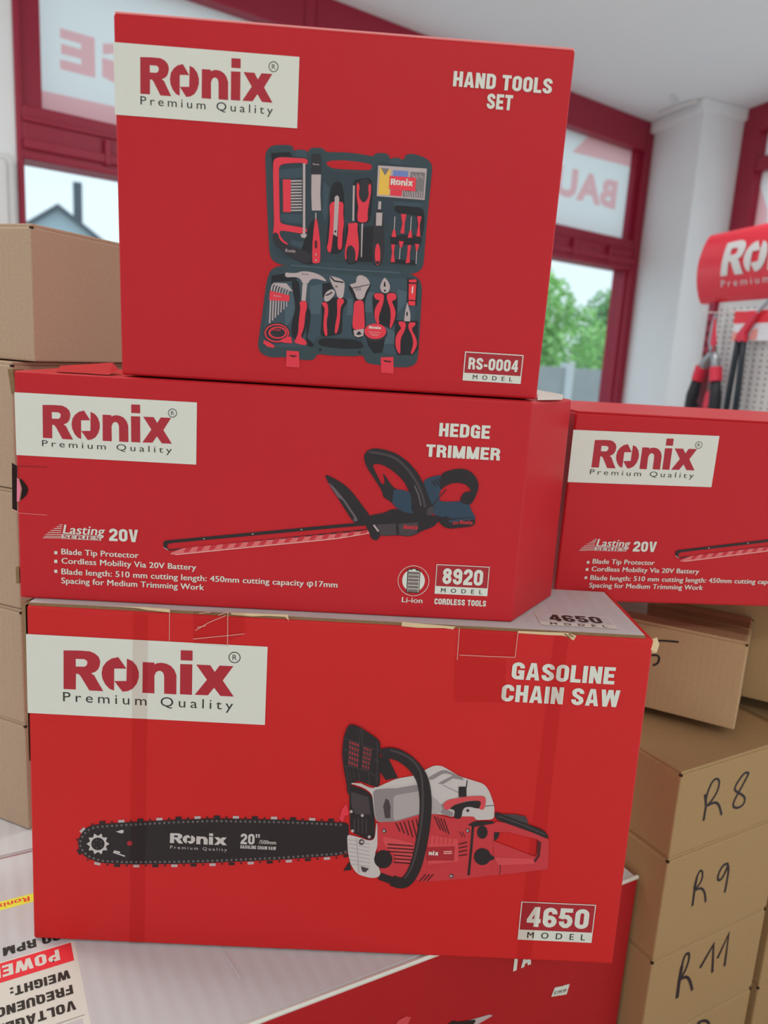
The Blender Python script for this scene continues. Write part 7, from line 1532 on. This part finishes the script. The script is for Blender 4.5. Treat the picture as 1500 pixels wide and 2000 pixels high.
# ------------------------------------------------------------------ printed cartons
R_ = math.radians
def carton_body(name, root, plan, tilt, h, mats=('carton', 'carton'), bevel=0.0022):
    """cardboard body: plan corners at the foot, the front leaning by tilt; plan = [(x, y)...], first two are the front"""
    lean = tilt[0]
    dy = -math.sin(lean) * h; z1 = math.cos(lean) * h
    b = MB(); n = len(plan)
    b.prism(plan, 0, z1, mats[0], mats[1])
    for i in range(n, 2 * n): b.v[i] = (b.v[i][0], b.v[i][1] + dy, b.v[i][2])
    return b.build(name, root, bevel, 3)
# machine box underneath everything
BYAW = R_(29.5287)
BX = Vector((math.cos(BYAW), math.sin(BYAW), 0))
BO = Vector((0.295, 0.7262, 0)) - BX * 0.75
mb = thing('machine_box', 'large red carton with silver-grey lid lying lowest, under the chain saw box', 'box', (BO.x, BO.y, TOP), BYAW)
b = MB(); b.box(0, 0.75, 0, 0.300, 0, 0.2985, 'carton_deep', 'lid_grey'); b.build('carton', mb, 0.002, 2)
b = MB(); b.box(0.0, 0.745, 0.006, 0.296, 0.2965, 0.2992, 'lid_grey'); lid = b.build('lid_flap', mb, 0.0008, 1)
for k, pr in (('BF', dict(tilt=(0, 0, 0))),): add_prints(k, mb, **pr)
o = {}
for name, items in PRINTS['BT']:
    p = print_mesh(name, items, mb); p.matrix_local = Matrix(((-1, 0, 0, 0), (0, 0, -1, 0), (0, -1, 0, 0.2988), (0, 0, 0, 1))); o[name] = p
b = MB()
b.tube([(0.0, 0.001, .2988), (0.2, 0.0008, .2990), (0.34, 0.0015, .2994), (0.5, 0.001, .2988), (0.75, 0.001, .2986)], 0.0021, 'paper', 6); b.build('worn_edge', mb)
rnd = random.Random(4)
for i in range(5):
    b = MB()
    x = 0.33 + i * .035 + rnd.uniform(-.006, .006); y = rnd.uniform(.03, .20); a = rnd.uniform(-.6, .6); L = rnd.uniform(.03, .09)
    b.tube([(x, y, .2991), (x + math.sin(a) * L * .5, y + math.cos(a) * L * .5, .2994), (x + math.sin(a) * L, y + math.cos(a) * L, .2990)], 0.0006, 'lid_grey', 5); b.build('lid_crease', mb)
# the second grey lid behind it
gb = thing('storage_box', 'grey-lidded carton behind the machine box, carrying the left kraft stack', 'box', (BO.x, BO.y, TOP), BYAW)
b = MB(); b.box(-0.12, 0.34, 0.3015, 0.78, 0, 0.2985, 'lid_grey', 'lid_grey'); b.build('carton', gb, 0.002, 2)
b = MB(); b.box(-0.118, 0.338, 0.303, 0.40, 0.2985, 0.2994, 'lid_grey'); b.build('lid_flap', gb, 0.0004, 1)
# chain saw box
cy = R_(1.31)
cs = thing('chain_saw_box', 'wide red chain saw carton with a worn, taped top edge', 'box', (-0.2879, 0.588, TOP + 0.3005), cy)
ct = (R_(-1.68), 0, 0)
carton_body('carton', cs, [(0, 0), (0.520, 0), (0.520, 0.124), (0, 0.124)], ct, 0.3085, ('carton_warm', 'carton_warm'))
_top = math.cos(ct[0]) * 0.3085; _dy = -math.sin(ct[0]) * 0.3085
b = MB(); b.box(0.001, 0.5135, _dy + 0.0015, _dy + 0.1215, _top - 0.001, _top + 0.0022, 'kraft_edge', 'lid_grey'); fl = b.build('lid_flap', cs, 0.0007, 1)
add_prints('C', cs, ct)
for name, items in PRINTS['CT']:
    p = print_mesh(name, items, cs); p.matrix_local = Matrix(((1, 0, 0, 0), (0, 0, 1, _dy), (0, -1, 0, _top + 0.0021), (0, 0, 0, 1)))
b = MB(); rnd = random.Random(8); c0 = Vector((0.521, _dy + 0.002, _top - 0.006)); vs = []
for i in range(40):
    a, e = rnd.uniform(0, 6.28), rnd.uniform(-1.2, 1.2); r = 0.006 * rnd.uniform(.6, 1.2)
    vs.append(c0 + Vector((math.cos(a) * math.cos(e) * r * .75, math.sin(a) * math.cos(e) * r * .5, math.sin(e) * r * 1.25)))
bm = bmesh.new()
for v in vs: bm.verts.new(v)
bmesh.ops.convex_hull(bm, input=bm.verts)
bmesh.ops.delete(bm, geom=[v for v in bm.verts if not v.link_faces], context='VERTS')
me = bpy.data.meshes.new('torn_corner'); bm.to_mesh(me); bm.free(); me.materials.append(MATS['torn']); link('torn_corner', me, cs)
b = MB(); b.v = [(-0.0005, _dy, _top), (-0.0075, _dy + .008, _top - .001), (-0.0045, _dy + .004, _top - .06), (-0.0005, _dy - .004, 0.17), (-0.0005, _dy + .03, _top), (-0.0005, .03, 0.17)]
b.f = [(0, 1, 2, 3), (1, 4, 5, 2), (0, 4, 1), (2, 5, 3)]; b.m = [b.mi('kraft_edge')] * 4; b.build('side_flap', cs)
# hedge trimmer boxes: the right end is pushed in, so the plan has five corners
HPLAN = [(-0.0015, 0), (0.4115, 0), (0.4645, 0.080), (0.4585, 0.135), (0.0, 0.135)]
hy = R_(1.97)
ht = (R_(-1.14), R_(-.18), 0)
hb = thing('hedge_trimmer_box', 'long red hedge trimmer carton with torn left edge, on the chain saw box', 'box', (-0.297, 0.6081, EYE - 0.2188), hy, 'hedge trimmer cartons')
carton_body('carton', hb, HPLAN, ht, 0.1867)
hp = add_prints('H', hb, ht, loc=(0, 0, -0.0031))
zt = 0.1867; yt = -math.sin(ht[0]) * zt
b = MB(); b.prism([(-.0065, 0.001), (-.0022, 0.001), (-.0022, .02), (-.0065, .02)], .168, .1875, 'kraft_edge')
for i in range(4): b.v[i] = (b.v[i][0] + .0022, b.v[i][1] + yt, b.v[i][2])
for i in range(4, 8): b.v[i] = (b.v[i][0], b.v[i][1] + yt, b.v[i][2])
b.build('corner_flap', hb, 0.0004, 1)
slab('corner_flap', hb, -.0045, -.0017, 0.001, .014, 0.012, .026, 'kraft_edge', 0.0003)
b = MB(); b.v = [(0.03, yt + .004, zt + .0008), (0.072, yt + .003, zt + .0008), (0.072, yt + .03, zt + .004), (0.06, yt + .05, zt + .009), (0.02, yt + .04, zt + .004)]; b.f = [(0, 1, 2, 3, 4)]; b.m = [b.mi('carton')]; b.build('lid_flap', hb)
b = MB(); b.v = [(0.418, yt + .012, zt + .0008), (0.447, yt + .045, zt + .0008), (0.455, yt + .075, zt + .004), (0.43, yt + .08, zt + .007), (0.424, yt + .04, zt + .004)]; b.f = [(0, 1, 2, 3, 4)]; b.m = [b.mi('paper')]; b.build('lid_label', hb)
h2y = R_(5.8675)
h2t = (R_(1.92), R_(-.57), 0)
h2 = thing('hedge_trimmer_box', 'hedge trimmer carton at the right, set back and cut off by the photo edge', 'box', (0.17381, 0.72857, EYE - 0.2303), h2y, 'hedge trimmer cartons')
carton_body('carton', h2, [(-0.001, 0), (0.4115, 0), (0.4115, 0.20), (-0.001, 0.20)], h2t, 0.1860)
for name, o in hp.items():
    if name == 'thumb_notch': continue
    if name in NESTED: continue
    c = copy_child(o, h2); c.rotation_euler = h2t
b = MB(); z2 = math.cos(h2t[0]) * .186; y2 = -math.sin(h2t[0]) * .186
b.box(0.0, 0.4105, y2 + .0006, y2 + .19, z2 - .0002, z2 + .0015, 'carton'); b.build('lid_flap', h2, 0.0006, 1)
# hand tool box on top
at = (R_(2.79), R_(.06), 0)
ab = thing('hand_tool_box', 'tall red hand tool set carton standing on top of the pile', 'box', (-0.2164, 0.6212, EYE - 0.0308), R_(2.63))
carton_body('carton', ab, [(0, 0), (0.336, 0), (0.336, 0.085), (0, 0.085)], at, 0.2568)
add_prints('A', ab, at)
za = math.cos(at[0]) * .2568; ya = -math.sin(at[0]) * .2568
b = MB(); b.box(0.001, 0.335, ya + .0004, ya + .083, za - .0004, za + .0012, 'pale_red'); b.build('lid_flap', ab, 0.0005, 1)

# ------------------------------------------------------------------ plain kraft boxes
def kraft_box(label, loc, yaw, w, d, h, group, seam='x', tilt=(0, 0), marks=None, board='kraft'):
    """corrugated box: tray-like body, two lid flaps meeting at a seam, notched corners"""
    t = thing('kraft_box', label, 'box', loc, yaw, group)
    t.rotation_euler = (tilt[0], tilt[1], yaw)
    b = MB(); b.box(0, w, 0, d, 0, h - .0032, board); b.build('body', t, 0.0016, 2)
    g = .0016
    if seam == 'x': fl = [(g, w - g, .0012, d / 2 - g), (g, w - g, d / 2 + g, d - .0012)]
    else: fl = [(.0012, w / 2 - g, g, d - g), (w / 2 + g, w - .0012, g, d - g)]
    for x0, x1, y0, y1 in fl: slab('lid_flap', t, x0, x1, y0, y1, h - .0034, h, board, 0.0009)
    b = MB()
    for x in (0.0012, w - .0012):
        for y in (0.0014, d - .0014): b.box(x - .0013, x + .0013, y - .0015, y + .0015, h - .0048, h - .0028, 'kraft_dark')
    b.build('corner_notch', t)
    b = MB(); q = w * .5
    if seam == 'x': b.box(-.0003, w + .0003, d / 2 - .024, d / 2 + .024, h + .0001, h + .0003, 'packing_tape')
    else: b.box(w / 2 - .024, w / 2 + .024, -.0003, d + .0003, h + .0001, h + .0003, 'packing_tape')
    b.build('packing_tape', t)
    if marks: add_prints(marks, t, (0, 0, 0))
    return t
RYW = math.atan2(0.499, 0.867)
RQ = Vector((0.31324, 0.70232, 0))
for z0, z1, mk, lab in ((-.83, -.7221, 'R12', 'lowest visible kraft box of the right stack, cut off by the frame'), (-.7221, -.6121, 'R11', 'kraft box marked R 11 in black marker'),
                        (-.6121, -.4906, 'R9', 'kraft box marked R 9 in black marker'), (-.4906, -.39286, 'R8', 'kraft box marked R 8 in black marker')):
    kraft_box(lab, (RQ.x, RQ.y, EYE + z0), RYW, 0.1915, 0.29, z1 - z0 - .0006, 'kraft boxes in the right stack', 'x', (0, 0), mk)
TYW = math.atan2(-.465, .885)
tx = Vector((.885, -.465, 0)).normalized()
tp = Vector((0.39577, 0.77641, 0)) - tx * 0.205
t = kraft_box('kraft box set askew on top of the marked stack, beside the chain saw box', (tp.x, tp.y, EYE - .3803), TYW, 0.205, 0.098, 0.1013, 'kraft boxes in the right stack', 'x', (0, 0), None, 'kraft_lifted')  # paler kraft copy, lightened to offset the shade under the hedge trimmer carton
for name, items in PRINTS['T']: p = print_mesh(name, items, t); p.location = (0.205, 0, 0)
ty = Vector((-tx.y, tx.x, 0))
sp = Vector((0.39577, 0.77641, 0)) + ty * 0.103 - tx * 0.12
kraft_box('kraft box behind the askew one, under the right hedge trimmer carton', (sp.x, sp.y, EYE - .3803), TYW, 0.26, 0.13, 0.1494, 'kraft boxes in the right stack', 'x')
# neighbouring stack at the right edge
rx = Vector((0.867, 0.499, 0)).normalized(); ry = Vector((-rx.y, rx.x, 0))
nq = RQ + rx * 0.214 + ry * 0.004
for k, (z0, z1, lab) in enumerate(((-.83, -.735, 'kraft box at the lower right corner, beside the lowest marked box'), (-.735, -.62, 'kraft box at the right edge beside R 11'),
                                   (-.62, -.51, 'kraft box beside R 9, third up the stack at the right edge'), (-.51, -.40, 'topmost kraft box of the stack beyond R 8 at the right edge'))):
    kraft_box(lab, (nq.x, nq.y, EYE + z0), RYW, 0.22, 0.26, z1 - z0 - .0006, 'kraft boxes at the right edge', 'x')
# left stack
LX = Vector((0.925, -0.38, 0)).normalized(); LYW = math.atan2(LX.y, LX.x)
lq = Vector((-0.3626, 0.74, 0)) - LX * 0.24
lev = [-.5302, -.405, -.2783, -.1542, -.0300]
for i, lab in enumerate(('lowest kraft box of the left stack, standing on the grey lid', 'second kraft box from the bottom of the left stack', 'third kraft box from the bottom of the left stack', 'fourth kraft box up the left stack, level with the hedge trimmer carton')):
    kraft_box(lab, (lq.x, lq.y, EYE + lev[i] + (0.0006 if i == 0 else 0)), LYW, 0.24, 0.26, lev[i + 1] - lev[i] - .0010, 'kraft boxes in the left stack', 'y', (0, 0), None, 'kraft_cool_lit')
k1 = Vector((-0.342, 0.745, 0)); KX = Vector((0.93, -0.36, 0)).normalized(); kp = k1 - KX * 0.25
kraft_box('topmost kraft box of the left stack, beside the hand tool carton', (kp.x, kp.y, EYE - .0296), math.atan2(KX.y, KX.x), 0.25, 0.27, 0.126, 'kraft boxes in the left stack', 'y', (0, 0), None, 'kraft_cool_lit')
